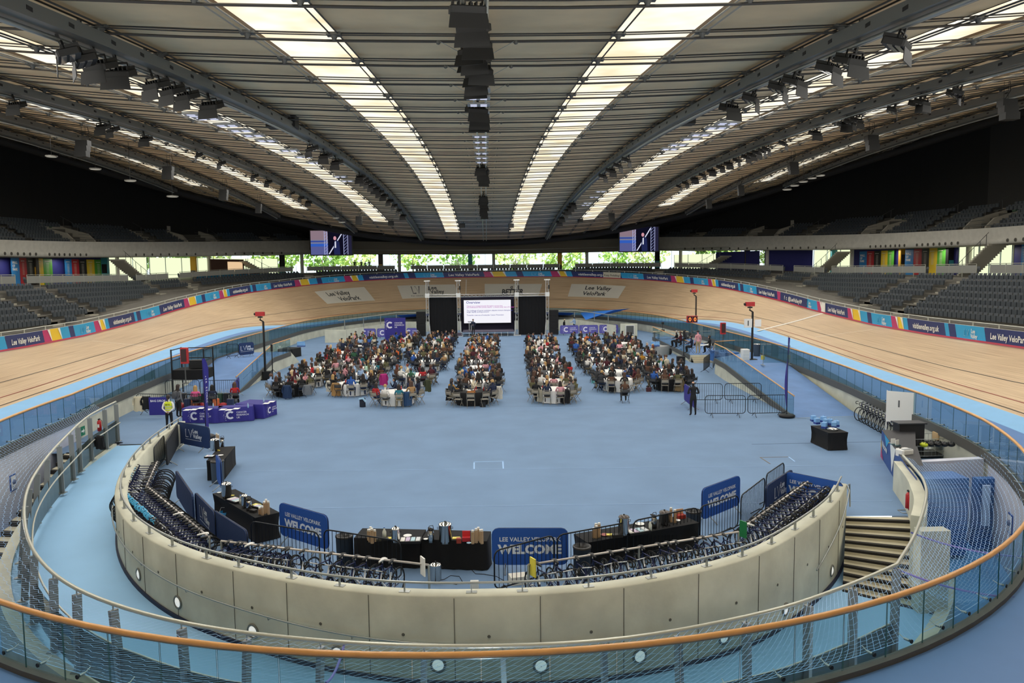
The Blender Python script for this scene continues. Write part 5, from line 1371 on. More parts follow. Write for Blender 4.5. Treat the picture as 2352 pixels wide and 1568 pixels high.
def drape(x0, x1, lb):
    mb = MB(); rows = []
    n = int((x1-x0)/.08)
    for i in range(n+1): x = x0+(x1-x0)*i/n; y = SY+.25+.05*math.sin(i*1.3); rows.append([Vector((x, y, .05)), Vector((x, y, ZT-.15))])
    mb.grid(rows, mat('drape_black', '08090d', .95), True); tag(mb.build('stage_drape'), lb, 'drape')
drape(XS[0]+.15, XS[1]-.15, 'black drape left of the presentation screen'); drape(XS[2]+.15, XS[3]-.15, 'black drape right of the presentation screen'); 
mb = MB(); mb.bbox((XS[1]+.2, SY+2.6, .3), (XS[2]-.2, SY+2.7, ZT-.1), mat('drape_navy', '14112a', .9)); tag(mb.build('stage_backdrop'), 'dark navy backdrop cloth behind the presentation screen', 'drape')
# screen
scy = SY+2.3
a = aty(1066, 742, scy); b = aty(1173, 688, scy)
scr = empty('presentation_screen', ((a.x+b.x)/2, scy, (a.z+b.z)/2), 0, 'large white presentation screen reading Overview with lines of blue and magenta text', 'screen'); W2, H2 = (b.x-a.x)/2, (b.z-a.z)/2
mb = MB(); mb.quad((-W2, -.03, -H2), (W2, -.03, -H2), (W2, -.03, H2), (-W2, -.03, H2), emat('screen_white', 'f4f3fb', 1.0))
TB = emat('slide_blue', '3f3f9d', .9); TM = emat('slide_magenta', 'c04fb8', .9)
def stx(s, x, y, sz_, m): mb.text(s, sz_, lambda u, v: Vector((-W2+x*2*W2+u, -.05, H2-y*2*H2+v)), m, .01, 'LEFT')
stx('Overview', .05, .15, .42, TB)
for y, s, m in ((.28, 'Cancer as a compartmental disruption across time', TM), (.34, 'and medications the current search - a whole body view of Cancer', TM), (.48, 'The challenge of cancer evolution: adaptive immune therapies to', TB), (.54, 'target rapidly evolving tumours', TB), (.68, 'Towards a new era of molecular Cancer Prevention', TB)): stx(s, .06, y, .21, m)
mb.build('display', parent=scr); mb = MB()
for s_ in ((-W2-.04, -H2, W2+.04, -H2-.08), (-W2-.04, H2, W2+.04, H2+.08)): mb.bbox((s_[0], -.02, min(s_[1], s_[3])), (s_[2], .04, max(s_[1], s_[3])), BLK)
for x in (-W2-.04, W2+.04): mb.bbox((x-.04, -.02, -H2-.08), (x+.04, .04, H2+.08), BLK)
mb.bbox((-W2, 0, -H2), (W2, .03, H2), BLK); mb.build('frame', parent=scr)
p = Vector((sx(1079), SY+.4, .6)); lec = empty('lectern', p, 0, 'slim silver-framed lectern with a dark top beside the speaker on stage', 'lectern')
mb = MB(); mb.box((0, 0, 1.08), (.55, .4, .05), BLK); mb.build('top', parent=lec)
for s_ in (-1, 1): mb = MB(); mb.box((.12*s_, 0, .53), (.06, .06, 1.06), TRUM); mb.build('leg', parent=lec)
mb = MB(); mb.box((0, 0, .02), (.5, .4, .04), BLK); mb.build('base', parent=lec)
for nm, px in (('left', 966), ('right', 1272)):
    o = empty('speaker_stack', (sx(px), SY+.2, 0), 0, f'tall stack of black loudspeakers on the floor {nm} of the stage', 'loudspeaker stack')
    for k in range(4):
        b = MB(); b.rbox((0, 0, .45+.72*k), (1.05, .8, .68), .05, BLK); b.build('cabinet', parent=o); b = MB(); b.box((0, -.41, .45+.72*k), (.92, .03, .58), mat('grille_black', '0b0b0d', .8)); b.build('grille', parent=o)
    b = MB()
    for sx_ in (-.4, .4): b.box((sx_, 0, .05), (.1, .7, .1), DSTEEL)
    b.build('foot', parent=o)
# purple banners behind the crowd
PUR = mat('charity_purple', '2e2a86', .7); PURL = mat('charity_purple_pale', '5b58a6', .75); CW = mat('charity_white', 'e6e4f2', .6); CM_ = mat('charity_pink', 'c9a0c8', .6)
def c_logo(mb, fn, s, m=CW):
    """dotted ring C with three stacked words beside it; fn maps (x, y) on the cloth to space, s = ring height"""
    n = 22; vs = []; R0, R1 = .5*s, .27*s
    for i in range(n+1):
        a = math.radians(45+270*i/n); vs += [fn(R0*math.cos(a), R0*math.sin(a)), fn(R1*math.cos(a), R1*math.sin(a))]
    mb.add(vs, [(2*i, 2*i+1, 2*i+3, 2*i+2) for i in range(n)], m)
    rr = random.Random(3)
    for k in range(26):
        a = math.radians(rr.uniform(115, 235)); r_ = rr.uniform(.52, .85)*s; d = rr.uniform(.012, .035)*s; c = (r_*math.cos(a), r_*math.sin(a)); mb.add([fn(c[0]+d*math.cos(q), c[1]+d*math.sin(q)) for q in (0, 1.05, 2.1, 3.14, 4.2, 5.2)], [tuple(range(6))], m)
    for i, t_ in enumerate(('CANCER', 'RESEARCH', 'UK')): mb.text(t_, .3*s, lambda x, y: fn(.68*s+x, .2*s-.32*s*i+y), m, .01, 'LEFT')
p = aty(908, 772, 82.5); o = empty('display_banner', (p.x, 82.5, 0), 0, 'tall purple cloth banner with a white dotted C logo left of the stage', 'banner')
zt = aty(908, 730, 82.5).z; W2 = float(aty(932, 740, 82.5).x-aty(884, 740, 82.5).x)/2
mb = MB(); mb.bbox((-W2, 0, .02), (W2, .12, zt), PUR); c_logo(mb, lambda x, y: Vector((-.55+x, -.01, zt-.75+y)), .72); mb.build('cloth', parent=o); mb = MB()
for s_ in (-W2+.2, W2-.2): mb.box((s_, .06, .03), (.1, .6, .06), BLK)
mb.build('foot', parent=o)
# crowd control barriers -------------------------------------------------------
BARB = mat('barrier_black', '1b2027', .45, .5)
def barrier(p0, p1, label, cover=None, h=1.1, colr=BARB, art=None, z=0, feet=True, ctop=None):
    p0, p1 = Vector(p0), Vector(p1); L = (p1-p0).length; m0 = (p0+p1)/2; rz = math.atan2(p1.y-p0.y, p1.x-p0.x)
    o = empty('crowd_barrier', (m0.x, m0.y, z), rz, label, 'barrier'); w = L/2-.03; r = .16; b = .18
    pts = []
    for cx, cz, a0 in ((w-r, h-r, 0), (-w+r, h-r, 90), (-w+r, b+r, 180), (w-r, b+r, 270)):
        for k in range(4): a = math.radians(a0+30*k); pts.append((cx+r*math.cos(a), 0, cz+r*math.sin(a)))
    MB().tube(pts, .019, 6, colr, closed=True).build('frame', parent=o)
    if cover is None or ctop: 
        n = int(L/.125)
        mb = MB()
        for i in range(1, n): x = -w+2*w*i/n; mb.cyl((x, 0, b), (x, 0, h), .008, 5, colr, cap=False)
        mb.build('bars', parent=o)
    if cover:
        mb = MB(); q = [(x*1.01, z_*1.0) for x, _, z_ in pts]; zc_ = (h+b)/2
        q = [(x, zc_+(z_-zc_)*1.02) for x, z_ in q]
        A = [Vector((x, -.03, z_)) for x, z_ in q]; B = [Vector((x, .03, z_)) for x, z_ in q]; n = len(q)
        mb.add(A+B, [tuple(range(n)), tuple(range(2*n-1, n-1, -1))]+[(i, n+i, n+(i+1) % n, (i+1) % n) for i in range(n)], cover)
        mb.build('cover', parent=o)
        if art: mb = MB(); art(mb, lambda x, y: Vector((x, -.036, zc_+y))); mb.build('print', parent=o)
    if feet:
        for s_ in (-.32*L, .32*L): mb = MB(); mb.tube([(s_, -.3, .01), (s_, -.03, .2), (s_, .03, .2), (s_, .3, .01)], .016, 5, STEEL if cover and cover is not PURL else colr); mb.tube([(s_, 0, .19), (s_, 0, b+.02)], .016, 5, colr); mb.build('foot', parent=o)
    return o
WBL = mat('cover_royal_blue', '1f55ab', .7, bump=(7, .3)); NBL = mat('cover_navy', '1b3564', .75, bump=(7, .3)); PRW = mat('print_white', 'dfe9f5', .6)
def art_w(mb, f):
    mb.text('LEE VALLEY VELOPARK', .15, lambda x, y: f(x, y+.14), PRW, .02); mb.text('WELCOME', .31, lambda x, y: f(x*1.05, y-.17), PRW, .05)
def art_lv(mb, f):
    mb.text('LV', .5, lambda x, y: f(x-.3, y-.12), PRW, .0); mb.text('LV', .44, lambda x, y: f(x-.3, y-.1)+Vector((0, -.003, 0)), NBL, -.012)
    mb.text('Lee', .26, lambda x, y: f(x+.18, y+.1), PRW, .02); mb.text('Valley', .26, lambda x, y: f(x+.32, y-.12), PRW, .02); mb.add([f(-.55, -.2), f(.6, -.2), f(.6, -.215), f(-.55, -.215)], [(0, 1, 2, 3)], PRW)
def art_c(mb, f): c_logo(mb, lambda x, y: f(x-.35, y), .6, CW)
# far barriers by the stage
for (xa, xb, y, n_) in ((823, 864, 771, 'far left of the stage, outermost'), (866, 905, 771, 'left of the stage, partly behind the purple banner'), (934, 958, 771, 'between the purple banner and left speaker stack')):
    a, b = aty(xa, y, 88.5), aty(xb, y, 88.5); barrier((a.x, 88.5, 0), (b.x, 88.5, 0), 'steel barrier with a purple cover, '+n_, PURL, 1.15, art=art_c)
for (xa, xb, y, n_) in ((1286, 1329, 767, 'behind the two people standing right of the stage'), (1330, 1374, 766, 'right of the stage, middle of three'), (1376, 1420, 765, 'right of the stage, outermost')):
    a, b = aty(xa, y, 89.5), aty(xb, y, 89.5); barrier((a.x, 89.5, 0), (b.x, 89.5, 0), 'steel barrier with a purple cover, '+n_, PURL, 1.15, art=art_c)
# near covered barriers
barrier(at(1129, 1311), at(1307, 1311), 'royal blue WELCOME barrier between the two middle refreshment tables', WBL, 1.1, art=art_w)
barrier(at(645, 1240), at(757, 1277), 'royal blue WELCOME barrier left of the middle, beside the grey bin', WBL, 1.1, art=art_w)
barrier(at(1611, 1207), at(1698, 1170), 'royal blue WELCOME barrier right of the middle, above the bicycle rail', WBL, 1.1, art=art_w)
barrier(at(1802, 1160), at(1936, 1192), 'large royal blue WELCOME barrier at the right end of the bicycle bay', WBL, 1.1, art=art_w)
barrier(at(1758, 1195), at(1818, 1150), 'dark blue covered barrier with Lee Valley print behind the right bicycles', NBL, 1.05, art=art_lv)
barrier(at(410, 1025), at(484, 1040), 'navy Lee Valley barrier at the left end beside the flag', NBL, 1.1, art=art_lv)
barrier(at(408, 1150), at(447, 1215), 'plain navy covered barrier behind the left bicycles', NBL, 1.05)
barrier(at(452, 1208), at(498, 1262), 'navy covered barrier with Lee Valley print behind the left bicycles', NBL, 1.05, art=art_lv)
barrier(at(494, 1255), at(572, 1312), 'lowest plain navy covered barrier behind the left bicycles', NBL, 1.05)
barrier(at(500, 1112), at(510, 1130), 'bright blue covered barrier seen almost edge-on beside the grey bin', WBL, 1.1)
# bare barriers
barrier(at(578, 1290), at(738, 1322), 'bare black barrier behind the middle-left bicycles', None)
barrier(at(745, 1312), at(925, 1345), 'bare black barrier in front of the middle-left tablecloth', None)
barrier(at(1134, 1372), at(1275, 1328), 'bare black barrier sloping up to the right at the near end of the bay', None)
barrier(at(1278, 1330), at(1442, 1295), 'bare black barrier under the right refreshment table, left one', None)
barrier(at(1452, 1292), at(1604, 1255), 'bare black barrier under the right refreshment table, right one', None)
barrier(at(1605, 1255), at(1696, 1222), 'bare black barrier below the right WELCOME cover', None)
barrier(at(1700, 1225), at(1756, 1175), 'bare black barrier between the two right WELCOME covers', None)
barrier(at(1758, 1168), at(1800, 1135), 'bare black barrier at the back of the right bicycle bay', None)
barrier(at(384, 1080), at(410, 1030), 'black barrier leaning by the navy flag barrier, front one of two', mat('cover_black', '14171c', .8), 1.1)
barrier(at(356, 1095), at(380, 1060), 'black barrier by the upper bicycle rail', None)
barrier(at(1618, 957), at(1713, 957), 'bare black barrier in the front pair, left one', None)
barrier(at(1716, 957), at(1808, 955), 'bare black barrier in the front pair, right one beside the flag', None)
barrier(at(1575, 925), at(1660, 925), 'bare black barrier in the back pair, left one', None)
barrier(at(1663, 925), at(1749, 924), 'bare black barrier in the back pair, right one', None)
barrier(at(1572, 925), at(1597, 945), 'barrier with a purple notice beside the person in black', PUR, 1.1, ctop=True)
barrier(at(1616, 857), at(1630, 845), 'short black barrier at the foot of the platform ramp', None)
barrier(at(315, 950), at(405, 952), 'black barrier hung with coats at the left wall', None)
barrier(at(408, 952), at(500, 950), 'black barrier in front of the luggage store', None)
barrier(at(460, 915), at(550, 913), 'black barrier at the back of the luggage store', None)
barrier(at(536, 925), at(550, 905), 'barrier with purple notice at the right of the luggage store', PUR, 1.1, ctop=True)
barrier(at(380, 915), at(460, 912), 'black barrier behind the black platform box', None)
barrier(at(520, 824, 1.1), at(549, 821, 1.1), 'black barrier at the head of the left ramp', None, z=1.1)
barrier(at(549, 821, 1.1), at(584, 817, 1.1), 'barrier with navy Lee Valley cover at the head of the left ramp', NBL, 1.1, art=art_lv, z=1.1)
# notice on the luggage barrier
p = at(367, 958); mb = MB(); mb.box((0, 0, .62), (.95, .03, .95), PUR); mb.text('BAG DROP', .16, lambda x, y: Vector((x, -.02, .85+y)), CW, .02); o = mb.build('notice_board'); o.location = p+Vector((0, -.12, 0)); tag(o, 'purple BAG DROP notice on the coat barrier at the left', 'notice')
for x, nm, cl, L in ((326, 'cream', 'cfc6ad', 1), (344, 'black quilted', '17191d', .8)):
    p = at(x, 955); coat(p+Vector((0, -.05, .25)), 0, fab(nm.replace(' ', '_')+'b', cl), f'{nm} coat hung on the barrier at the left wall', L)
# luggage
rl_ = random.Random(5); LC = [('red', 'a3222b'), ('black', '1a1b1f'), ('navy', '22304f'), ('grey', '6b6d70'), ('orange', 'c96a3a'), ('green', '2f4a3a')]
for i in range(16):
    x = 415+i*8.2; row = i % 2; p = at(x, 940-row*14); nm, cl = LC[i % 6]; m_ = mat('case_'+nm, cl, .5)
    o = empty('suitcase' if i % 3 else 'holdall', p, rl_.uniform(-.4, .4), f'{nm} {"suitcase" if i % 3 else "soft bag"} in the luggage store, {ORD[i]} from the left', 'luggage')
    if i % 3:
        b = MB(); b.rbox((0, 0, .33), (.36, .24, .55), .04, m_); b.build('body', parent=o); b = MB(); b.tube([(-.09, .08, .6), (-.09, .08, .8), (.09, .08, .8), (.09, .08, .6)], .01, 5, STEEL); b.build('handle', parent=o)
        b = MB(); 
        for q in (-.13, .13): b.cyl((q-.02, .1, .03), (q+.02, .1, .03), .03, 8, BLK); b.cyl((q-.02, -.1, .03), (q+.02, -.1, .03), .03, 8, BLK)
        b.build('wheel', parent=o)
    else:
        b = MB(); b.sphere((0, 0, .2), .25, m_, 12, 8, (1.1, .7, .78)); b.build('body', parent=o); b = MB(); b.tube([(-.15, 0, .36), (-.08, 0, .52), (.08, 0, .52), (.15, 0, .36)], .012, 5, BLK); b.build('handle', parent=o)
# registration tables
def draped(p0, p1, dep, m, label, art=None, h=.76, name='draped_table', rzv=None, stretch=False):
    """cloth covered trestle: p0-p1 is the near foot line"""
    p0, p1 = Vector(p0), Vector(p1); L = (p1-p0).length; rz = math.atan2(p1.y-p0.y, p1.x-p0.x); n = Vector((-math.sin(rz), math.cos(rz), 0)); m0 = (p0+p1)/2+n*dep/2
    o = empty(name, m0, rz, label, 'table'); mb = MB(); n_ = 14; rows = []
    w, d = L/2, dep/2; per = []
    for i in range(n_): per.append((-w+2*w*i/n_, -d, 0, -1))
    for i in range(4): per.append((w, -d+2*d*i/4, 1, 0))
    for i in range(n_): per.append((w-2*w*i/n_, d, 0, 1))
    for i in range(4): per.append((-w, d-2*d*i/4, -1, 0))
    per.append(per[0])
    for z, f in ((h, 0), (h-.03, .01), (h*.6, .03), (h*.3, .04), (.02, .05)):
        r = []
        for i, (x, y, nx, ny) in enumerate(per[:-1]+[per[0]]):
            j = i % (len(per)-1); k = f*(1+.5*math.sin(j*2.1))
            if stretch: k = -.16*math.sin(PI*min(1, max(0, (h-z)/h)))*(1 if abs(abs(x)-w) > .05 else .3)
            r.append(Vector((x+nx*k, y+ny*k, z)))
        rows.append(r)
    mb.grid(rows, m, True); mb.quad((-w, -d, h), (w, -d, h), (w, d, h), (-w, d, h), m); mb.build('tablecloth', parent=o)
    if art: mb = MB(); art(mb, lambda x, y: Vector((x, -d-.085, h/2+y))); mb.build('print', parent=o)
    return o
draped(at(420, 971), at(500, 972), .75, PUR, 'purple registration table with white C logo, left one, behind the feather flag', art=lambda mb, f: c_logo(mb, lambda x, y: f(x-.25, y), .42))
draped(at(502, 971), at(582, 966), .75, PUR, 'purple registration table with white C logo, middle one', art=lambda mb, f: c_logo(mb, lambda x, y: f(x-.25, y), .42))
draped(at(604, 962), at(636, 951), 1.6, PUR, 'purple registration table turned sideways, right one', art=lambda mb, f: c_logo(mb, lambda x, y: f(x-.15, y), .34))
for i, (x, y, k) in enumerate(((430, 941, 'p'), (446, 940, 'p'), (462, 937, 'p'), (478, 940, 'p'), (490, 936, 'b'), (512, 940, 'p'), (526, 941, 'p'), (543, 938, 'p'), (570, 936, 'b'), (612, 926, 'p'), (624, 922, 'p'), (606, 924, 'b'))):
    p = at(x, y, .765)
    o = bpy.data.objects.new('paper' if k == 'p' else 'bottle', PAPM if k == 'p' else BTM[0]); C.objects.link(o); o.location = p; o.scale = (1.4, 1.4, 1) if k == 'p' else (1, 1, 1)
    tag(o, (f'white leaflet on the purple registration tables, {ORD[i]} item from the left' if k == 'p' else f'small clear bottle on the purple registration tables, {ORD[i]} item from the left'), 'paper' if k == 'p' else 'bottle')
# feather flags
def feather(p, h, label, side=1):
    o = empty('feather_flag', p, side, label, 'flag'); mb = MB(); mb.cyl((0, 0, 0), (0, 0, h), .02, 6, BLK, .012); mb.build('pole', parent=o)
    mb = MB(); rows = []
    for i in range(15):
        t = i/14; z = .5+(h-.55)*t; w = (.12+.2*math.sin(PI*min(1, t*.8+.12)))*(1 if t < .9 else (1-t)*10*.9+.1); rows.append([Vector((-.03, .0, z)), Vector((.02+w*.5, .04*math.sin(t*5), z)), Vector((.02+w, .09*math.sin(t*5), z))])
    mb.grid(rows, PUR, True); mb.grid([[q+Vector((0, .012, 0)) for q in r] for r in rows], PUR, True)
    for i, c_ in enumerate('CANCER RESEARCH'): mb.text(c_, .16, lambda x, y: Vector((.1+y*.9, -.02, h*.45+i*.13-x)), CW, .01)
    mb.build('sail', parent=o); mb = MB(); mb.lathe([(.001, 0), (.36, 0), (.4, .06), (.4, .12), (.3, .17), (.001, .17)], 18, BLK); mb.build('base', parent=o)
feather(at(463, 1013)+Vector((0, .6, 0)), 3.75, side=1.25, label= 'narrow purple feather flag at the left beside the registration tables')
feather(at(1807, 958), 4.1, side=1.3, label= 'narrow purple feather flag at the right beside the barriers')
# ================================================================== BICYCLES
TYRE = mat('tyre_black', '141414', .8); FRB = mat('frame_navy', '1a2350', .3, .2); ALU = mat('alloy', 'c4c6c8', .3, .8); SADB = mat('saddle_black', '232323', .6); SADW = mat('saddle_white', 'e6e6e2', .5); TAPEB = mat('bar_tape_blue', '53b7e8', .6); TAPEK = mat('bar_tape_black', '1a1a1a', .7); FRW = mat('frame_white_panel', 'e4e6ea', .35)
WR = .335
def bike_parts():
    """front wheel towards +Y, saddle over the origin at z .98"""
    P = {}; bb = Vector((0, .02, .30)); seat = Vector((0, -.13, .86)); rear = Vector((0, -.40, WR)); front = Vector((0, .60, WR)); ht = Vector((0, .40, .86)); hb_ = Vector((0, .45, .72))
    f = MB(); f.tube([bb, seat+Vector((0, -.0, 0))], .017, 7, FRB); f.tube([seat-Vector((0, 0, .05)), ht], .015, 7, FRB); f.tube([bb, hb_], .02, 7, FRB); f.tube([ht+Vector((0, -.01, .04)), hb_-Vector((0, -.01, .03))], .021, 7, FRB)
    for s_ in (-1, 1): f.tube([bb+Vector((.03*s_, 0, 0)), rear+Vector((.06*s_, 0, 0))], .01, 5, FRB); f.tube([seat-Vector((0, 0, .08)), rear+Vector((.06*s_, 0, 0))], .008, 5, FRB)
    a = bb.lerp(hb_, .35); b_ = bb.lerp(hb_, .8); f.tube([a, b_], .023, 7, FRW); a = bb.lerp(seat, .35); b_ = bb.lerp(seat, .7); f.tube([a, b_], .019, 7, FRW); P['frame'] = f
    k = MB()
    for s_ in (-1, 1): k.tube([hb_, hb_+Vector((.045*s_, .01, -.06)), front+Vector((.05*s_, 0, 0))], .011, 5, FRB)
    P['fork'] = k
    for nm, c in (('wheel0', rear), ('wheel1', front)):
        w = MB(); w.torus(c, WR, .0125, TYRE, 'X', 26, 6); w.torus(c, WR-.024, .010, ALU if nm == 'wheel9' else mat('rim_black', '2a2b2e', .35, .4), 'X', 26, 5); w.cyl(c-Vector((.045, 0, 0)), c+Vector((.045, 0, 0)), .018, 8, ALU)
        for q in range(16):
            a = 2*PI*q/16+(.1 if q % 2 else 0); w.bar(c+Vector((.02*(1 if q % 2 else -1), 0, 0)), c+Vector((0, math.cos(a)*(WR-.025), math.sin(a)*(WR-.025))), .003, .003, ALU)
        P[nm] = w
    g = MB(); g.torus(bb+Vector((.05, 0, 0)), .085, .006, ALU, 'X', 20, 4); g.cyl(bb-Vector((.07, 0, 0)), bb+Vector((.07, 0, 0)), .018, 8, BLK)
    for s_, a in ((1, .5), (-1, .5+PI)): e = bb+Vector((.065*s_, .165*math.cos(a), .165*math.sin(a))); g.bar(bb+Vector((.06*s_, 0, 0)), e, .012, .025, BLK, up=(1, 0, 0)); g.box(e+Vector((.05*s_, 0, 0)), (.09, .06, .02), BLK)
    g.tube([bb+Vector((.05, 0, .085)), rear+Vector((.03, 0, .03)), rear+Vector((.03, -.03, 0)), rear+Vector((.03, 0, -.03)), bb+Vector((.05, 0, -.085))], .004, 4, DSTEEL, closed=True); P['crankset'] = g
    def sad(m):
        s_ = MB(); rows = []
        for y, w, z in ((-.155, .07, .955), (-.12, .072, .965), (-.05, .05, .968), (.03, .022, .962), (.11, .018, .958), (.125, .01, .95)): rows.append([Vector((w*x, y-.1, z-.02*abs(x)**2)) for x in (-1, -.6, 0, .6, 1)]+[Vector((w*.8, y-.1, z-.045)), Vector((-w*.8, y-.1, z-.045)), Vector((-w, y-.1, z-.02))])
        s_.grid(rows, m, True); return s_
    P['saddle'] = sad(SADB); P['saddle_w'] = sad(SADW)
    sp = MB(); sp.tube([seat-Vector((0, 0, .02)), seat+Vector((0, -.02, .09))], .013, 6, ALU); P['seat_post'] = sp
    def bars(m):
        h = MB(); st = ht+Vector((0, 0, .05)); h.tube([st, st+Vector((0, .09, .02))], .014, 6, BLK); c = st+Vector((0, .09, .02)); h.tube([c-Vector((.2, 0, 0)), c+Vector((.2, 0, 0))], .012, 6, ALU)
        for s_ in (-1, 1): h.tube([c+Vector((.12*s_, 0, 0)), c+Vector((.2*s_, 0, 0)), c+Vector((.21*s_, .07, .0)), c+Vector((.21*s_, .10, -.05)), c+Vector((.21*s_, .07, -.12)), c+Vector((.21*s_, -.04, -.13))], .017, 7, m)
        return h
    P['handlebar'] = bars(TAPEK); P['handlebar_b'] = bars(TAPEB); return P
BP = {k: v.data('bicycle_'+k) for k, v in bike_parts().items()}
def bicycle(p, rz, label, blue=False, white=False, lean=0.0):
    o = empty('bicycle', p, rz, label, 'bicycle'); o.rotation_euler = (0, lean, rz)
    for nm, d in (('frame', 'frame'), ('fork', 'fork'), ('wheel', 'wheel0'), ('wheel', 'wheel1'), ('crankset', 'crankset'), ('saddle', 'saddle_w' if white else 'saddle'), ('seat_post', 'seat_post'), ('handlebar', 'handlebar_b' if blue else 'handlebar')):
        c = bpy.data.objects.new(nm, BP[d]); C.objects.link(c); c.parent = o
    return o
RCM = mat('rack_rail_cream', 'cfc8c2', .35, .4)
def rack(p0, p1, nm, posts=3, h=.93):
    p0, p1 = Vector(p0), Vector(p1); p0.z = p1.z = 0; o = empty('bicycle_rail', p0, 0, nm, 'bicycle rack'); d = p1-p0
    MB().tube([(0, 0, h), tuple(d+Vector((0, 0, h)))], .027, 8, RCM).build('rail', parent=o)
    for k in range(posts):
        q = d*(k/(posts-1)) if posts > 1 else d*.5; mb = MB(); mb.cyl(q, q+Vector((0, 0, h)), .027, 8, STEEL); mb.cyl(q, q+Vector((0, 0, .02)), .08, 10, STEEL); mb.build('post', parent=o)
    return p0, p1
def hang(p0, p1, ts, names, blue, white, out=None):
    d = (p1-p0).normalized(); n = Vector((d.y, -d.x, 0))
    c = Vector((0, 25, 0))
    if (p0-c).dot(n) < 0: n = -n
    rz = math.atan2(n.y, n.x)-PI/2
    for i, t in enumerate(ts):
        q = p0.lerp(p1, t)+n*.16; bicycle(q+Vector((0, 0, .0)), rz+rb.uniform(-.13, .13), names(i), i in blue if not isinstance(blue, bool) else blue, i in white, rb.uniform(-.07, .07))
rb = random.Random(11)
ra = rack(at(361, 1060, .93), at(336, 1117, .93), 'short bicycle rail at the upper left of the bay', 2)
hang(*ra, [(i+.5)/11 for i in range(11)], lambda i: f'navy bicycle with blue bar tape on the upper left rail, {ORD[i]} from its far end', True, ())
ra = rack(at(340, 1119, .93), at(481, 1234, .93), 'diagonal bicycle rail at the left of the bay', 3)
hang(*ra, [(i+.4)/23 for i in range(23)], lambda i: f'navy bicycle on the diagonal left rail, {ORD[i]} from its far end', set(range(0, 13)), (13, 21))
ra = rack(at(508, 1242, .93), at(985, 1297, .93), 'long bicycle rail left of the middle', 3)
xs_ = [.035, .09, .115, .15, .19, .225, .268, .292, .33, .353, .43, .545, .605, .66, .72, .795, .835]
hang(*ra, xs_, lambda i: f'navy bicycle on the long middle-left rail, {ORD[i]} from its left end, {"white" if i in (3, 15) else "black"} saddle', (), (3, 15))
ra = rack(at(1213, 1297, .93), at(1696, 1221, .93), 'long bicycle rail right of the middle', 3)
hang(*ra, [.04, .125, .20, .29, .355, .445, .52, .6, .63, .685, .775, .82, .865, .92], lambda i: f'navy bicycle on the long middle-right rail, {ORD[i]} from its left end', (), ())
ra = rack(at(1712, 1207, .93), at(1865, 1099, .93), 'bicycle rail at the right end of the bay', 3)
hang(*ra, [(i+.3)/17 for i in range(17)], lambda i: f'navy bicycle on the right end rail, {ORD[i]} from its near end', (), (0,))
# small hanging signs
for (x, y, c, t, nm) in ((971, 1300, 'f1f1ee', '', 'white card sign hung at the right end of the middle-left rail'), (1224, 1302, 'e7d84a', '', 'yellow card sign hung at the left end of the middle-right rail'), (1707, 1215, '1f7a45', '', 'green card sign hung beside the right bicycle rail')):
    p = at(x, y, .9); mb = MB(); mb.box((0, 0, 0), (.03, .22, .42), mat('sign_'+c, c, .5)); o = mb.build('card_sign'); o.location = p; o.rotation_euler = (0, 0, .5); tag(o, nm, 'sign')
    mb = MB(); mb.box((.017, 0, .08), (.003, .15, .03), WHITE); mb.box((.017, 0, .0), (.003, .15, .02), WHITE); q = mb.build('print'); q.parent = o
# right hand rack
p0, p1 = at(1992, 962), at(2062, 1000)
o = empty('bicycle_stand', p0, 0, 'black wall-side bicycle stand under the right balustrade', 'bicycle rack'); d = p1-p0; MB().tube([(0, 0, 1.05), tuple(d+Vector((0, 0, 1.05)))], .03, 6, WHITE).build('rail', parent=o)
for k in (0, 1): mb = MB(); q = d*k; mb.bar(q, q+Vector((0, 0, 1.1)), .07, .07, STEEL); mb.box(q+Vector((0, 0, .02)), (.8, .12, .04), BLK); mb.build('post', parent=o)
for i in range(9): bicycle(p0.lerp(p1, (i+.3)/9), 2.0+rb.uniform(-.06, .06), f'black road bicycle in the right wall rack, {ORD[i]} from the far end', False, False, .05)

# ================================================================== REFRESHMENTS
draped(at(815, 1300), at(966, 1304), .75, BLKC, 'black clothed refreshment table at the middle, left one', h=.75)
draped(at(969, 1304), at(1119, 1309), .75, BLKC, 'black clothed refreshment table at the middle, right one', h=.75)
def fl0(x, y): p = at(x, y, .75); return Vector((p.x, p.y, 0))
draped(fl0(488, 1133), fl0(586, 1189), .72, BLKC, 'black stretch-clothed refreshment table at the left, beside the left WELCOME barrier', h=.75, stretch=True)
draped(fl0(1350, 1246), fl0(1606, 1200), .72, BLKC, 'black clothed refreshment table at the right, between the WELCOME barriers', h=.75, stretch=True)
draped(fl0(474, 1058), fl0(514, 1056), 2.3, BLKC, 'black stretch-clothed refreshment table at the upper left beside the navy barrier', h=.75, stretch=True)
draped(fl0(1862, 977), fl0(1903, 994), .85, BLKC, 'small black stretch-clothed table with water boxes at the right', h=.75, stretch=True)
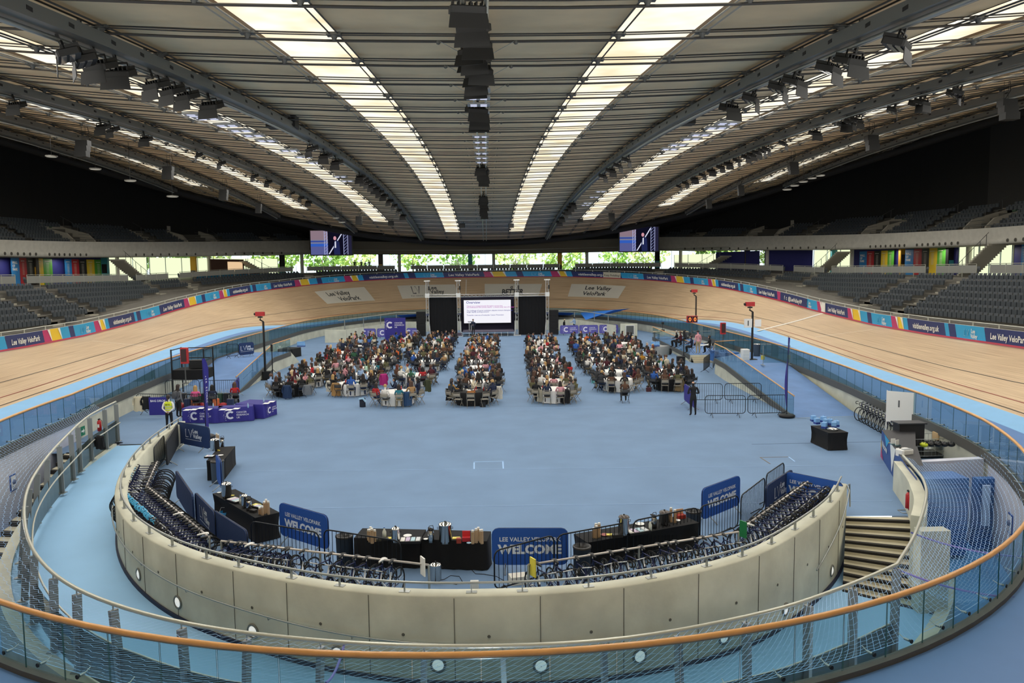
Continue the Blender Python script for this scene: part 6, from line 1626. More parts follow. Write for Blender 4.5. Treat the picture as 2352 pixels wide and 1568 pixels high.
def urn(x, y, h, r, nm, z=.75, lid=True):
    p = at(x, y, z); o = empty('tea_urn', p, 0, nm, 'urn'); b = MB(); b.lathe([(.001, .02), (r*.8, .02), (r*.8, .06), (r, .08), (r, h), (r*1.06, h+.005), (r*1.06, h+.02)], 22, CHROME); b.build('body', parent=o)
    b = MB(); b.lathe([(r*1.04, h+.02), (r*.9, h+.05), (r*.3, h+.07), (.001, h+.075)], 22, CHROME if lid else mat('lid_dark', '4a403a', .3)); b.cyl((0, 0, h+.07), (0, 0, h+.1), .02, 8, BLK); b.build('lid', parent=o)
    b = MB(); b.tube([(0, -r, .09), (0, -r-.05, .09), (0, -r-.05, .05)], .011, 6, BLK); b.build('tap', parent=o)
    for s_ in (-1, 1): b = MB(); b.tube([(s_*r, 0, h*.88), (s_*(r+.04), 0, h*.88), (s_*(r+.04), 0, h*.8), (s_*r, 0, h*.8)], .008, 5, BLK); b.build('handle', parent=o)
urn(909, 1246, .34, .105, 'smaller polished tea urn on the left middle table'); urn(1023, 1248, .48, .155, 'tall polished tea urn on the right middle table')
urn(521, 1143, .42, .145, 'tall polished tea urn on the left table', ); urn(562, 1166, .34, .09, 'slim polished urn on the left table')
urn(1433, 1229, .46, .135, 'tall polished urn with a dark lid on the right table', lid=False); urn(1526, 1205, .32, .135, 'short polished urn with a dark lid on the right table', lid=False)
urn(494, 1035, .42, .17, 'wide polished urn on the upper left table'); urn(1001, 1336, .42, .14, 'polished urn standing on the floor by the rail end', z=0)
def airpot(x, y, nm, z=.75):
    p = at(x, y, z); o = empty('airpot', p, .5, nm, 'airpot'); b = MB(); b.lathe([(.001, 0), (.08, 0), (.08, .24), (.06, .3)], 16, CHROME); b.build('body', parent=o); b = MB(); b.lathe([(.065, .29), (.07, .33), (.001, .37)], 14, BLK); b.box((0, .07, .33), (.05, .1, .03), BLK); b.build('lid', parent=o); b = MB(); b.tube([(-.08, 0, .3), (-.05, -.02, .42), (.05, -.02, .42), (.08, 0, .3)], .009, 5, BLK); b.build('handle', parent=o)
airpot(572, 1172, 'steel airpot with a black lid on the left table'); airpot(511, 1025, 'steel airpot with a black lid on the upper left table'); airpot(990, 1244, 'small steel coffee pot on the right middle table'); airpot(1502, 1212, 'small dark flask beside the milk bottle on the right table')
KRAFT = mat('kraft_cup', 'd9c1a0', .7)
def cups(x, y, n, nm, grp, z=.75, h=None):
    p = at(x, y, z); o = empty('cup_stack', p, 0, nm, 'paper cups', grp); b = MB(); k = n
    for i in range(k): b.lathe([(.034, i*.02), (.041, i*.02+.018), (.043, i*.02+.02)], 12, KRAFT)
    b.lathe([(.034, 0), (.04, .0)], 12, KRAFT); b.build('cups', parent=o); b = MB(); b.cyl((0, 0, k*.02), (0, 0, k*.02+.045), .034, 12, WHITE); b.build('lids', parent=o)
for L_, tn in (((850, 1244, 14), (855, 1247, 17), (861, 1243, 13), (847, 1240, 12), (852, 1238, 14)), 'left middle table'), (((1086, 1248, 15), (1094, 1246, 16), (1104, 1245, 14), (1107, 1248, 16), (1099, 1241, 15)), 'right middle table'), (((597, 1181, 8), (603, 1183, 11), (608, 1180, 16), (612, 1178, 18), (617, 1181, 17)), 'left table'), (((1364, 1235, 11), (1370, 1236, 14), (1376, 1234, 17), (1369, 1230, 14)), 'right table, left end'), (((1541, 1199, 18), (1550, 1200, 16)), 'right table, right end'), (((498, 1010, 12), (502, 1012, 12)), 'upper left table'):
    for i, (x, y, n) in enumerate(L_): cups(x, y, n, f'stack of brown paper cups on the {tn}, {ORD[i]} of the cluster', f'cup stacks on the {tn}')
MILK = mat('milk_bottle', 'e9efe6', .3)
for (x, y, nm) in ((883, 1234, 'left middle table'), (1493, 1218, 'right table'), (523, 1143, 'left table, beside the tall urn'), (553, 1157, 'left table, beside the slim urn')):
    b = MB(); b.lathe([(.001, 0), (.05, 0), (.05, .15), (.02, .22), (.02, .25)], 12, MILK); o = b.build('milk_bottle'); o.location = at(x, y, .75); tag(o, f'white plastic milk bottle on the {nm}', 'bottle'); b = MB(); b.cyl((0, 0, .25), (0, 0, .27), .022, 10, mat('cap_blue', '3f74c0', .5)); q = b.build('cap'); q.parent = o
def tray(x, y, rz, nm, w=.52, d=.34):
    p = at(x, y, .75); o = empty('sachet_tray', p, rz, nm, 'tray'); b = MB(); 
    for q in ((0, -d/2, w, .02), (0, d/2, w, .02)): b.box((q[0], q[1], .03), (q[2], q[3], .06), BLK)
    for q in (-w/2, w/2): b.box((q, 0, .03), (.02, d, .06), BLK)
    b.box((0, 0, .01), (w, d, .02), BLK); b.build('box', parent=o); cs = ('e8e6e0', 'c9b9d2', 'b7d2dc', 'd2d6d8', 'b06a4a')
    for i in range(4): b = MB(); b.box((-w*.37+w*.245*i, 0, .05), (w*.2, d*.8, .03), mat('sachets_'+cs[i], cs[i], .8)); b.build('sachets', parent=o)
tray(943, 1243, 0, 'black divided tray of sachets on the left middle table'); tray(541, 1151, -.7, 'divided tray on the left table'); tray(1463, 1222, .35, 'divided tray of white sachets on the right table', .6, .36); tray(482, 1050, 0, 'white lidded tray at the near end of the upper left table', .3, .3)
tray(594, 1166, -.6, 'small yellow-lined tray beside the airpot on the left table', .3, .2)
def plate(x, y, nm, r=.11, m=WHITE): b = MB(); b.lathe([(.001, .005), (r*.6, .005), (r, .02), (r*.98, .025), (r*.6, .012), (.001, .012)], 20, m); o = b.build('plate'); o.location = at(x, y, .75); tag(o, nm, 'plate')
plate(936, 1231, 'white plate behind the sachet tray on the left middle table'); plate(1077, 1248, 'clear lid on the right middle table', .06, BOTC); plate(1470, 1204, 'white plate behind the tray on the right table', .13); plate(1557, 1196, 'white plate in front of the red box on the right table', .08); plate(1389, 1229, 'red-rimmed bowl beside the cups on the right table', .11, mat('bowl_red', '8f3a2c', .4)); plate(507, 1046, 'white plate on the upper left table', .1); plate(503, 1132, 'small white saucer beside the tall urn on the left table', .06); plate(978, 1239, 'small white cup saucer beside the coffee pot', .06)
def small_box(x, y, d, c, nm, rz=0, z=.75, lid=None):
    o = empty('box', at(x, y, z), rz, nm, 'box'); b = MB(); m = mat('box_'+c, c, .6); b.rbox((0, 0, d[2]/2), d, .01, m); b.build('body', parent=o)
    if lid: b = MB(); b.box((0, d[1]*.4, d[2]+.06), (d[0], .02, .14), mat('box_'+lid, lid, .6)); b.build('flap', parent=o)
small_box(1071, 1241, (.2, .16, .1), 'b3202a', 'red box on the right middle table', 0, lid='d8343a'); small_box(1054, 1246, (.12, .12, .12), '9a3a2c', 'small red tin on the right middle table'); small_box(1048, 1236, (.2, .14, .02), 'e8d968', 'yellow napkins behind the red tin'); small_box(896, 1236, (.14, .12, .02), 'e8d968', 'yellow napkins beside the smaller urn'); small_box(1400, 1229, (.16, .12, .03), 'e8d968', 'yellow napkins on the right table'); small_box(1563, 1189, (.24, .18, .1), '9c2f26', 'red box with a cardboard flap at the end of the right table', .3, lid='c9a27c'); small_box(867, 1241, (.2, .12, .06), '3d3c2e', 'dark open caddy beside the cups on the left middle table'); small_box(1418, 1233, (.26, .14, .08), '1d1a18', 'dark caddy in front of the tall urn on the right table', .2); small_box(582, 1176, (.2, .14, .08), '1d1a18', 'dark caddy beside the cups on the left table', -.5); small_box(590, 1160, (.24, .14, .03), 'e8e07a', 'yellow packets on the left table', -.5); small_box(534, 1138, (.1, .08, .02), 'e8d968', 'yellow sponge beside the tall urn on the left table'); small_box(502, 1035, (.1, .08, .03), 'e8d968', 'yellow packet on the upper left table'); small_box(884, 1240, (.18, .12, .05), '1d1a18', 'small black tray in front of the milk bottle')
small_box(1190, 1338, (.42, .3, .2), 'e9e6da', 'white catering box on the floor under the yellow sign', .2, z=0); small_box(1090, 1352, (.2, .1, .2), 'd9d9d4', 'small white socket box on the floor by the curved wall', 0, z=0)
# bins
def bin_(x, y, h, r, c, nm, z=0, bag=True):
    o = empty('waste_bin', at(x, y, z), 0, nm, 'bin'); b = MB(); b.lathe([(.001, 0), (r*.92, 0), (r, h), (r*1.04, h), (r*1.04, h-.03)], 22, mat('bin_'+c, c, .6)); b.build('body', parent=o); b = MB()
    b.lathe([(r*1.05, h-.03), (r*1.05, h+.01), (r*.9, h+.02), (r*.8, h-.08), (.001, h-.2)] if bag else [(r, h), (r*.85, h+.03), (.001, h+.04)], 22, mat('bin_bag', '1b1b1d', .35) if bag else CHROME); b.build('liner' if bag else 'lid', parent=o)
bin_(793, 1297, .78, .22, '3c4147', 'dark grey bin left of the middle tables'); bin_(1337, 1325, .78, .22, '3c4147', 'dark grey bin behind the bicycle rail, beside the middle WELCOME barrier'); bin_(1592, 1235, .78, .22, '5a6067', 'grey bin at the right end of the right table'); bin_(501, 1108, .8, .23, '74787b', 'grey bin at the near end of the upper left table'); bin_(1911, 1028, .82, .21, '8b8f92', 'grey bin beside the water box table', bag=False); bin_(1738, 818, .9, .25, '6e7275', 'grey bin on the platform by the numbered post', 1.1, False)
b = MB(); b.lathe([(.001, 0), (.11, 0), (.15, .28), (.14, .28), (.1, .03)], 18, mat('bucket_cyan', '2d97d6', .5)); b.tube([(-.14, 0, .27), (-.1, .02, .4), (.1, .02, .4), (.14, 0, .27)], .006, 5, STEEL); o = b.build('bucket'); o.location = at(516, 1195); tag(o, 'cyan plastic bucket under the left table edge', 'bucket')
b = MB(); b.rbox((0, 0, .15), (.22, .18, .3), .04, mat('bucket_yellow', 'd9c22a', .5)); o = b.build('bucket'); o.location = at(1752, 826, 1.1); tag(o, 'yellow bucket beside the platform bin', 'bucket')
# water boxes
WBX = mat('water_box_blue', '7fb2e6', .35); WBD = mat('water_box_navy', '2b3f8f', .4)
def wbox(p, nm, rz=0):
    o = empty('water_box', p, rz, nm, 'water box'); b = MB(); b.rbox((0, 0, .14), (.2, .2, .26), .02, WBX); b.build('bottle', parent=o); b = MB(); b.box((0, 0, .06), (.205, .205, .08), WBD); b.build('label', parent=o); b = MB(); b.tube([(-.05, 0, .27), (-.03, 0, .32), (.03, 0, .32), (.05, 0, .27)], .01, 5, WBX); b.build('handle', parent=o)
for i, (x, y) in enumerate(((1868, 968), (1876, 974), (1891, 970), (1897, 976), (1893, 984), (1906, 976), (1915, 983), (1921, 980))): wbox(at(x, y, .75)+Vector((0, 0, 0)), f'pale blue water box on the small right table, {ORD[i]} from the left', .2*i)
b = MB(); b.box((0, 0, .45), (.1, 1.5, .9), BLKC)
draped(at(672, 822), at(692, 817), 1.4, BLKC, 'black table stacked with blue water boxes at the far left wall', h=.8)
for i in range(10): q = fl0(676+3.4*(i % 5), 801-5*(i // 5)); q.z = .8; q.y += 1.5; wbox(q, f'blue water box on the far left wall table, {"front" if i < 5 else "back"} row, {ORD[i % 5]} from the left')
draped(at(1496, 815), at(1518, 817), 1.2, mat('table_side_grey', '9a9c9b', .7), 'grey-sided table stacked with blue water boxes by the right glass ramp', h=.8)
for i in range(8): q = at(1499+5*(i % 4), 796-4*(i // 4), .8); q.y += .3; wbox(q, f'blue water box on table by right glass guard, {"front" if i < 4 else "back"} row, {ORD[i % 4]} from the left')
for i, (x, y) in enumerate(((1526, 812), (1531, 806))): wbox(at(x, y), f'blue water box on the floor by the right glass guard, {["front", "back"][i]} one')
b = MB(); b.sphere((0, 0, .28), .2, mat('pack_black', '1b1c20', .8), 12, 8, (.9, .7, 1.4)); b.box((0, -.13, .2), (.22, .06, .22), mat('pack_black', '1b1c20', .8)); o = b.build('backpack'); o.location = at(1539, 814); tag(o, 'black backpack on the floor by the right glass guard', 'backpack')
b = MB(); b.rbox((0, 0, .25), (.32, .22, .5), .06, mat('pack_navy', '1a2233', .8)); b.rbox((0, -.13, .16), (.24, .08, .24), .03, mat('pack_navy', '1a2233', .8)); b.tube([(-.18, -.02, .45), (.05, -.14, .5), (.18, -.05, .3)], .06, 7, mat('jacket_pale_blue', '9fc3de', .8)); b.tube([(-.1, .1, .4), (-.12, .2, .1)], .02, 5, BLK); o = b.build('backpack'); o.location = at(833, 934); tag(o, 'dark backpack with a pale blue jacket on the floor beside the front left table', 'backpack')
for (x, y, c, nm) in ((1364, 880, '6fb7b9', 'teal patterned bag on the floor at the right block'), (1490, 899, '4a1f26', 'burgundy handbag on the floor at the right block'), (1109, 934, '15181d', 'black handbag on the floor beside the black clothed table')):
    o = empty('handbag', at(x, y), .2, nm, 'bag'); b = MB(); b.rbox((0, 0, .13), (.32, .16, .26), .04, mat('bag_'+c, c, .7)); b.build('body', parent=o); b = MB(); b.tube([(-.1, 0, .25), (-.06, 0, .38), (.06, 0, .38), (.1, 0, .25)], .009, 5, mat('bag_'+c, c, .7)); b.build('handle', parent=o)
# cables on the floor by the middle table
mb = MB(); mb.tube([at(x, y)+Vector((0, 0, .01)) for x, y in ((1005, 1333), (1020, 1331), (1035, 1322), (1055, 1324), (1062, 1336), (1048, 1343), (1025, 1338))], .008, 5, BLK); tag(mb.build('power_cord'), 'black power cord looped on the floor beside the floor urn', 'cord')
mb = MB(); mb.tube([at(x, y)+Vector((0, 0, .01)) for x, y in ((1083, 1308), (1092, 1318), (1112, 1319), (1140, 1324), (1158, 1334))], .008, 5, BLK); tag(mb.build('power_cord'), 'black cord running from the middle table towards the sloping barrier', 'cord')

# ================================================================== RAMPS AND PLATFORM
def slab(name, pts, z0, m, edge=CASTC):
    """deck with a side down to the floor: pts (x, y, z)"""
    mb = MB(); n = len(pts); T0 = [Vector(p) for p in pts]; B0 = [Vector((p[0], p[1], z0)) for p in pts]; mb.add(T0, [tuple(range(n))], m)
    for i in range(n): j = (i+1) % n; mb.add([T0[i], T0[j], B0[j], B0[i]], [(0, 1, 2, 3)], edge)
    return struct(mb, name)
def gguard(nm, pts, h=1.05, cat='glass guard', foot=True, thick=.35):
    """glass guard: pts on the deck edge"""
    P = [Vector(p) for p in pts]; o = empty('glass_guard', P[0], 0, nm, cat); l0 = P[0]; 
    n = sum(max(1, int((P[i+1]-P[i]).length/1.4)) for i in range(len(P)-1)); rl_ = []
    for i in range(len(P)-1):
        k = max(1, int((P[i+1]-P[i]).length/1.4))
        for j in range(k):
            a, b = P[i].lerp(P[i+1], j/k)-l0, P[i].lerp(P[i+1], (j+.985)/k)-l0; u = Vector((0, 0, h)); MB().add([a, b, b+u, a+u], [(0, 1, 2, 3)], GL).build('glass_panel', parent=o)
    MB().tube([p-l0+Vector((0, 0, h+.02)) for p in P], .035, 7, TIMB).build('handrail', parent=o)
    mb = MB()
    for i in range(len(P)-1): mb.bar(P[i]-l0-Vector((0, 0, thick/2-.02)), P[i+1]-l0-Vector((0, 0, thick/2-.02)), .08, thick, DB)
    mb.build('edge_band', parent=o)
RAMPC = mat('ramp_carpet_blue', '6386b8', .75, noise=(.8, .1))
def ringxy(y, side, d=0): s_ = sY(y); q = ring(s_, 0, d); return (q[0]*side if side > 0 else -abs(q[0]), q[1])
L1 = [(-15.6, 48.3, 0.01)]; 
slab('ramp_left', [(-15.6, 48.3, .01), (-16.2, 59.0, ZA), (*ringxy(59, -1), ZA), (*ringxy(53, -1), .01)][::-1], 0, RAMPC)
slab('platform_left', [(-16.2, 59.0, ZA), (-16.05, 63.6, ZA), (*ringxy(63.6, -1), ZA), (*ringxy(59, -1), ZA)][::-1], 0, RAMPC)
gguard('glass guard with timber rail along the left blue ramp', [(-15.6, 48.3, .05), (-16.2, 59.0, ZA), (-16.05, 63.6, ZA)])
slab('ramp_left_end', [(-16.05, 63.6, ZA), (-15.9, 65.8, .01), (*ringxy(65.8, -1), .01), (*ringxy(63.6, -1), ZA)][::-1], 0, RAMPC)
slab('ramp_right', [(15.5, 37.7, .01), (18.9, 37.9, .01), (*ringxy(51.0, 1), ZA), (16.15, 51.0, ZA)], 0, RAMPC)
slab('platform_right', [(16.15, 51.0, ZA), (*ringxy(51.0, 1), ZA), (*ringxy(58.6, 1), ZA), (16.5, 54.5, ZA)], 0, RAMPC)
gguard('glass guard with timber rail along the right blue ramp', [(15.5, 37.7, .05), (16.15, 51.0, ZA), (16.45, 54.4, ZA)])
gguard('short glass guard closing the end of the right ramp platform', [(16.45, 54.4, ZA), (17.3, 57.6, .35)], 1.05)
slab('platform_desk', [(16.6, 61.8, .56), (18.9, 61.8, .56), (*ringxy(62.5, 1), .56), (*ringxy(79, 1), .56), (17.3, 79, .56)], 0, RAMPC)
gguard('long glass guard with timber rail along the camera desk platform', [(16.6, 61.8, .56), (17.3, 79.0, .56)])
gguard('glass guard across the near side of the camera desk platform', [(18.7, 61.8, .56), (*ringxy(62.5, 1), .56)])
mb = MB()
for k in range(3): mb.bbox((16.75, 61.8-.32*(3-k), 0), (18.55, 61.8, .56-.14*(3-k)+.0), STP); mb.bbox((16.75, 61.8-.32*(3-k), .56-.14*(3-k)), (18.55, 61.8-.32*(3-k)+.1, .565-.14*(3-k)), NOS)
struct(mb, 'steps_platform')
# far end pit: concrete walls, bright net and stair guard behind the stage
mb = MB(); mb.bbox((-17.5, 84, 0), (-15.2, 84.4, 1.35), CASTC); mb.grid([[Vector((x, y, 0)), Vector((x, y, z))] for x, y, z in ((-16.0, 84, 1.3), (-11, 95, 1.5), (-6, 99, 1.2), (0, 100.5, 1.1), (6, 99, 1.2), (11, 95, 1.5), (15, 88, 1.2))], CASTC); struct(mb, 'wall_far_pit')
mb = MB(); mb.tube([(-16, 84, 2.4), (-11, 95, 2.6), (-6, 99, 2.3), (0, 100.5, 2.2), (6, 99, 2.3), (11, 95, 2.6), (15, 88, 2.3)], .05, 6, RAILM)
for x, y in ((-15.5, 85), (-14, 88.5), (-12.5, 91.8), (-11, 95), (-8.5, 97), (8.5, 97), (11, 95), (13, 91.6), (14.3, 89.3)): mb.bar((x, y, 1.2), (x, y, 2.45), .12, .08, POSTM)
struct(mb, 'far_pit_rail')
NB = mat('net_bright_blue', '2878dc', .7); mb = MB()
for k in range(2):
    A = [Vector((x, y, 2.3)) for x, y in ((-11, 95), (-6, 99), (0, 100.5), (6, 99), (11, 95))]; B = [ring(s_, 1.5) for s_ in (-17, -9, 0, 9, 17)]
mb.grid([[a, a.lerp(b, .5)-Vector((0, 0, .35)), b] for a, b in zip(A, B)], NB); tag(mb.build('far_safety_net'), 'bright blue safety net sheet over the far pit behind the stage', 'net')
mb = MB(); mb.add([Vector((12.2, 93.5, 1.5)), Vector((15.0, 89.0, 2.9)), Vector((17.4, 92, 2.9)), ring(20.5, 1.6)], [(0, 1, 2, 3)], NB); tag(mb.build('far_safety_net'), 'bright blue sloping net at the right of the far pit', 'net')
mb = MB(); mb.box((16.1, 86, .75), (1.9, .3, 1.5), CASTC); struct(mb, 'wall_far_door_block'); mb = MB(); mb.box((16.2, 85.8, .8), (1.0, .08, 1.1), WHITE); mb.box((16.2, 85.75, .8), (.85, .04, .95), DSTEEL); o = mb.build('vent_panel'); tag(o, 'white framed vent panel in the far right concrete block', 'vent')

# ================================================================== POLES, COUNTERS, SPEAKERS ON THE FLOOR
REDM = mat('signal_red', 'b8272c', .45)
def pole(p, h, nm, cam=True, num=None):
    o = empty('camera_pole', p, 0, nm, 'pole'); mb = MB(); mb.cyl((0, 0, 0), (0, 0, h), .08, 10, BLK, .07); mb.tube([(0, 0, h-.1), (0, 0, h), (-.25, 0, h+.15)], .05, 6, BLK); mb.build('mast', parent=o); mb = MB(); mb.box((0, 0, .03), (.6, .6, .06), BLK); mb.build('base', parent=o)
    mb = MB(); mb.rbox((-.2, 0, h+.55), (.62, .3, .3), .03, REDM); mb.cyl((-.5, 0, h+.55), (-.62, 0, h+.53), .09, 10, BLK); mb.bar((-.2, 0, h+.12), (-.2, 0, h+.4), .05, .05, BLK); mb.box((-.2, 0, h+.32), (.3, .2, .1), BLK); mb.build('camera', parent=o)
    if num: mb = MB(); mb.box((-.35, -.1, num), (.55, .05, .62), WHITE); mb.box((.35, -.1, num), (.45, .05, .5), PAPER); mb.text('1', .5, lambda x, y: Vector((-.35+x, -.13, num-.17+y)), BLK, .02); mb.build('number_sign', parent=o)
def htop(p, y): return (float(aty(0, y, p.y)[2]))
p = at(610, 872); pole(p, float(aty(610, 735, p.y)[2])-.1, 'tall black pole with a red camera at the left of the guests')
p = at(1696, 825, 1.1); p = at(1727, 826, 1.1); pole(p, float(aty(1727, 716, p.y)[2])-p.z, 'tall black pole with a red camera and a number 1 sign on the right platform', num=2.6)
p = at(1598, 772, .56); pole(p, float(aty(1598, 680, p.y)[2])-p.z, 'tall black pole with a red camera behind the platform desk')
def lap(x, yt, yb, Y, nm, dbl=False):
    a = aty(x, yb, Y); t = aty(x, yt, Y); o = empty('lap_counter', (a.x, Y, a.z), 0, nm, 'lap counter'); h = t.z-a.z; mb = MB(); mb.cyl((0, 0, 0), (0, 0, h-1.0), .035, 8, DSTEEL); mb.cyl((0, 0, 0), (0, 0, .03), .2, 10, DSTEEL); mb.build('post', parent=o)
    mb = MB(); mb.rbox((0, 0, h-.5), ((.95 if dbl else .42), .3, (.6 if dbl else .95)), .04, REDM); mb.build('case', parent=o); mb = MB()
    if dbl:
        for x_ in (-.23, .23): mb.box((x_, -.16, h-.5), (.4, .03, .5), BLK); mb.text('0', .48, lambda u, v, q=x_: Vector((q+u, -.18, h-.67+v)), emat('digit_orange', 'ff7a3a', 2.0), .02)
    else: mb.box((0, -.16, h-.48), (.32, .03, .75), mat('counter_face_dark', '3a2022', .5)); 
    mb.build('display', parent=o)
lap(427, 797, 880, 46.0, 'red lap counter box on a post at the left of the track'); lap(1660, 740, 800, 62.5, 'red lap counter box on a post at the right of the track'); lap(1589, 720, 775, 68.5, 'double red lap counter showing two zeros at the right', True)
for (x, y, yt, nm) in ((622, 870, 800, 'left'), (1566, 834, 768, 'right')):
    p = at(x, y); o = empty('speaker_stand', p, 0, f'black speaker stand with a floor box at the {nm} of the guests', 'speaker stand'); ht_ = float(aty(x, yt, p.y)[2])
    mb = MB(); mb.cyl((.15, 0, 0), (.15, 0, ht_), .035, 8, BLK); mb.build('pole', parent=o)
    for a in (0, 2.1, 4.2): mb = MB(); mb.bar((.15, 0, .7), (.15+.7*math.cos(a), .7*math.sin(a), .02), .03, .03, BLK); mb.build('leg', parent=o)
    mb = MB(); mb.rbox((-.15, -.25, .3), (.62, .5, .6), .04, BLK); mb.build('floor_box', parent=o)
    mb = MB(); mb.rbox((.15, 0, ht_+.05), (.12, .2, .5), .02, BLK); mb.build('column_speaker', parent=o)
# black platform tower at the left
p = at(435, 908); o = empty('platform_tower', p+Vector((0, .8, 0)), 0, 'black boxed camera platform with a guard frame at the left wall', 'platform'); mb = MB(); mb.bbox((-1.0, -.8, 1.0), (1.0, .8, 1.6), BLKC); mb.build('skirt', parent=o); mb = MB()
for x in (-1, 1):
    for y in (-.8, .8): mb.bar((x, y, 0), (x, y, 2.9), .07, .07, BLK)
for z in (2.2, 2.85): mb.tube([(-1, -.8, z), (-1, .8, z), (1, .8, z), (1, -.8, z)], .035, 6, BLK)
mb.build('frame', parent=o); mb = MB(); mb.rbox((.3, 0, 1.9), (.9, .6, .5), .03, BLK); mb.build('case', parent=o)
# camera desk on the platform
p = at(1540, 778, .56); o = empty('camera_desk', p, -.1, 'long desk with black cloth and cameras on the platform', 'desk'); mb = MB(); mb.box((0, 0, .73), (3.5, .8, .05), mat('desk_top', 'b9a888', .6)); mb.build('top', parent=o)
for x in (-1.6, 1.6): mb = MB(); mb.box((x, 0, .36), (.06, .7, .72), DSTEEL); mb.build('leg', parent=o)
mb = MB(); mb.box((-.8, 0, .85), (.4, .3, .2), BLK); mb.cyl((-.8, 0, .95), (-.8, 0, 1.5), .02, 6, BLK); mb.box((-.8, -.1, 1.6), (.22, .45, .22), BLK); mb.build('camera', parent=o)
o = empty('side_table', at(1620, 812, .56), .3, 'white folding table with papers beside the person in pink', 'table'); mb = MB(); mb.box((0, 0, .72), (1.2, .6, .04), WHITE); mb.build('top', parent=o)
for x in (-.5, .5): mb = MB(); mb.bar((x, -.25, 0), (x, .25, .7), .03, .03, STEEL); mb.bar((x, .25, 0), (x, -.25, .7), .03, .03, STEEL); mb.build('leg', parent=o)
o = empty('drawer_unit', at(1711, 826, 1.12), 0, 'white drawer unit on the right platform behind the glass', 'drawers'); mb = MB(); mb.rbox((0, 0, .38), (.5, .5, .76), .02, WHITE); mb.build('body', parent=o)
for k in range(3): mb = MB(); mb.box((0, -.26, .16+.23*k), (.42, .02, .19), mat('drawer_front', 'd5d8d6', .5)); mb.build('drawer', parent=o)
o = empty('display_case', at(1783, 838, 1.12), 0, 'clear glass display frame on the right platform', 'display case'); mb = MB()
for x in (-.9, .9): mb.bar((x, 0, 0), (x, 0, 1.3), .03, .03, STEEL); mb.box((x, 0, .02), (.1, .6, .03), STEEL)
mb.build('frame', parent=o); mb = MB(); mb.quad((-.9, 0, .15), (.9, 0, .15), (.9, 0, 1.3), (-.9, 0, 1.3), GL); mb.build('glass_pane', parent=o)
# wrapped blue pallets seen through the glass
for i, (x, y) in enumerate(((1655, 828), (1672, 832))): small_box(x, y, (1.4, .9, .8), '2f64a8', f'blue wrapped stack of water on the right platform, {["left", "right"][i]} one', .1, z=.3)

# ================================================================== RIGHT DESK AND PIT FITTINGS
CTN = mat('counter_navy', '284a8c', .5); CTB = mat('counter_black', '26262a', .5)
P = [Vector((15.75, 29.6, 0)), Vector((14.75, 26.9, 0)), Vector((13.75, 24.2, 0)), Vector((13.2, 22.6, 0))]
o = empty('welcome_counter', P[0], 0, 'long navy counter with a black top and white Welcome print at the right pit', 'counter'); l0 = P[0]
for i in range(3):
    a, b = P[i]-l0, P[i+1]-l0; d = (b-a); n = Vector((-d.y, d.x, 0)).normalized(); h = 1.08
    n = -n if n.x > 0 else n
    mb = MB(); mb.add([a, b, b+Vector((0, 0, h)), a+Vector((0, 0, h))], [(0, 1, 2, 3)], CTN)
    def F(u, v, q=.01): return a+d*u+Vector((0, 0, v))+n*q
    if i == 0:
        mb.add([F(0, 0), F(.25, 0), F(.0, .45)], [(0, 1, 2)], MAG); mb.add([F(0, .45), F(.12, .25), F(.0, .75)], [(0, 1, 2)], YEL); mb.add([F(.3, h), F(.75, h), F(.5, .7)], [(0, 1, 2)], LBL); mb.add([F(.6, .9), F(.85, h), F(.75, h*.97), F(.7, .6)], [(0, 1, 2)], YEL); mb.add([F(.8, h), F(1, h), F(1, .1)], [(0, 1, 2)], BWH)
        mb.text('Welcome', .34, lambda x, y: F(.12+x/d.length, .5+y, .02), BWH, .02, 'LEFT')
    if i == 1:
        mb.add([F(0, .1), F(.25, h), F(0, h)], [(0, 1, 2)], BWH); mb.text('Lee Valley VeloPark', .13, lambda x, y: F(.35+x/d.length, .55+y, .02), BWH, .01, 'LEFT'); mb.text('visitleevalley.org.uk', .09, lambda x, y: F(.35+x/d.length, .3+y, .02), BWH, .0, 'LEFT')
    mb.build('front_panel', parent=o)
    if i < 2: mb = MB(); k = .75 if i == 0 else .5; mb.add([a+Vector((0, 0, h)), b+Vector((0, 0, h)), b-n*k+Vector((0, 0, h)), a-n*k*1.6+Vector((0, 0, h))], [(0, 1, 2, 3)], CTB); mb.add([a+Vector((0, 0, 0)), a-n*k*1.6, a-n*k*1.6+Vector((0, 0, h)), a+Vector((0, 0, h))], [(0, 1, 2, 3)], CTB); mb.build('worktop', parent=o)
o = empty('cabinet', at(2084, 1052), 0, 'raised black cabinet behind the welcome counter', 'cabinet'); mb = MB(); mb.bbox((-.35, 0, 0), (.65, .5, 1.35), CTB); mb.build('body', parent=o); mb = MB(); mb.bbox((-.42, -.06, 1.35), (.72, .56, 1.4), mat('cabinet_top', '34353a', .4)); mb.build('top', parent=o)
o = empty('printer', at(2077, 1046, 1.0), .3, 'white printer on the welcome counter', 'printer'); mb = MB(); mb.rbox((0, 0, .12), (.5, .38, .24), .05, WHITE); mb.build('body', parent=o); mb = MB(); mb.box((0, -.1, .25), (.36, .12, .02), mat('tray_grey', '9aa0a4', .5)); mb.build('paper_tray', parent=o)
for i, (x, y) in enumerate(((2052, 1021), (2062, 1024), (2070, 1040))):
    o = empty('leaflet_holder', at(x, y, 1.08), .4*i, f'{"clear" if i < 2 else "dark"} leaflet holder on the welcome counter, {ORD[i]} from the far end', 'leaflet holder'); mb = MB(); mb.box((0, .03, .11), (.16, .02, .22), WHITE if i < 2 else BLK); mb.build('sheet', parent=o); mb = MB(); mb.box((0, 0, .02), (.18, .12, .04), GL if i < 2 else BLK); mb.build('base', parent=o)
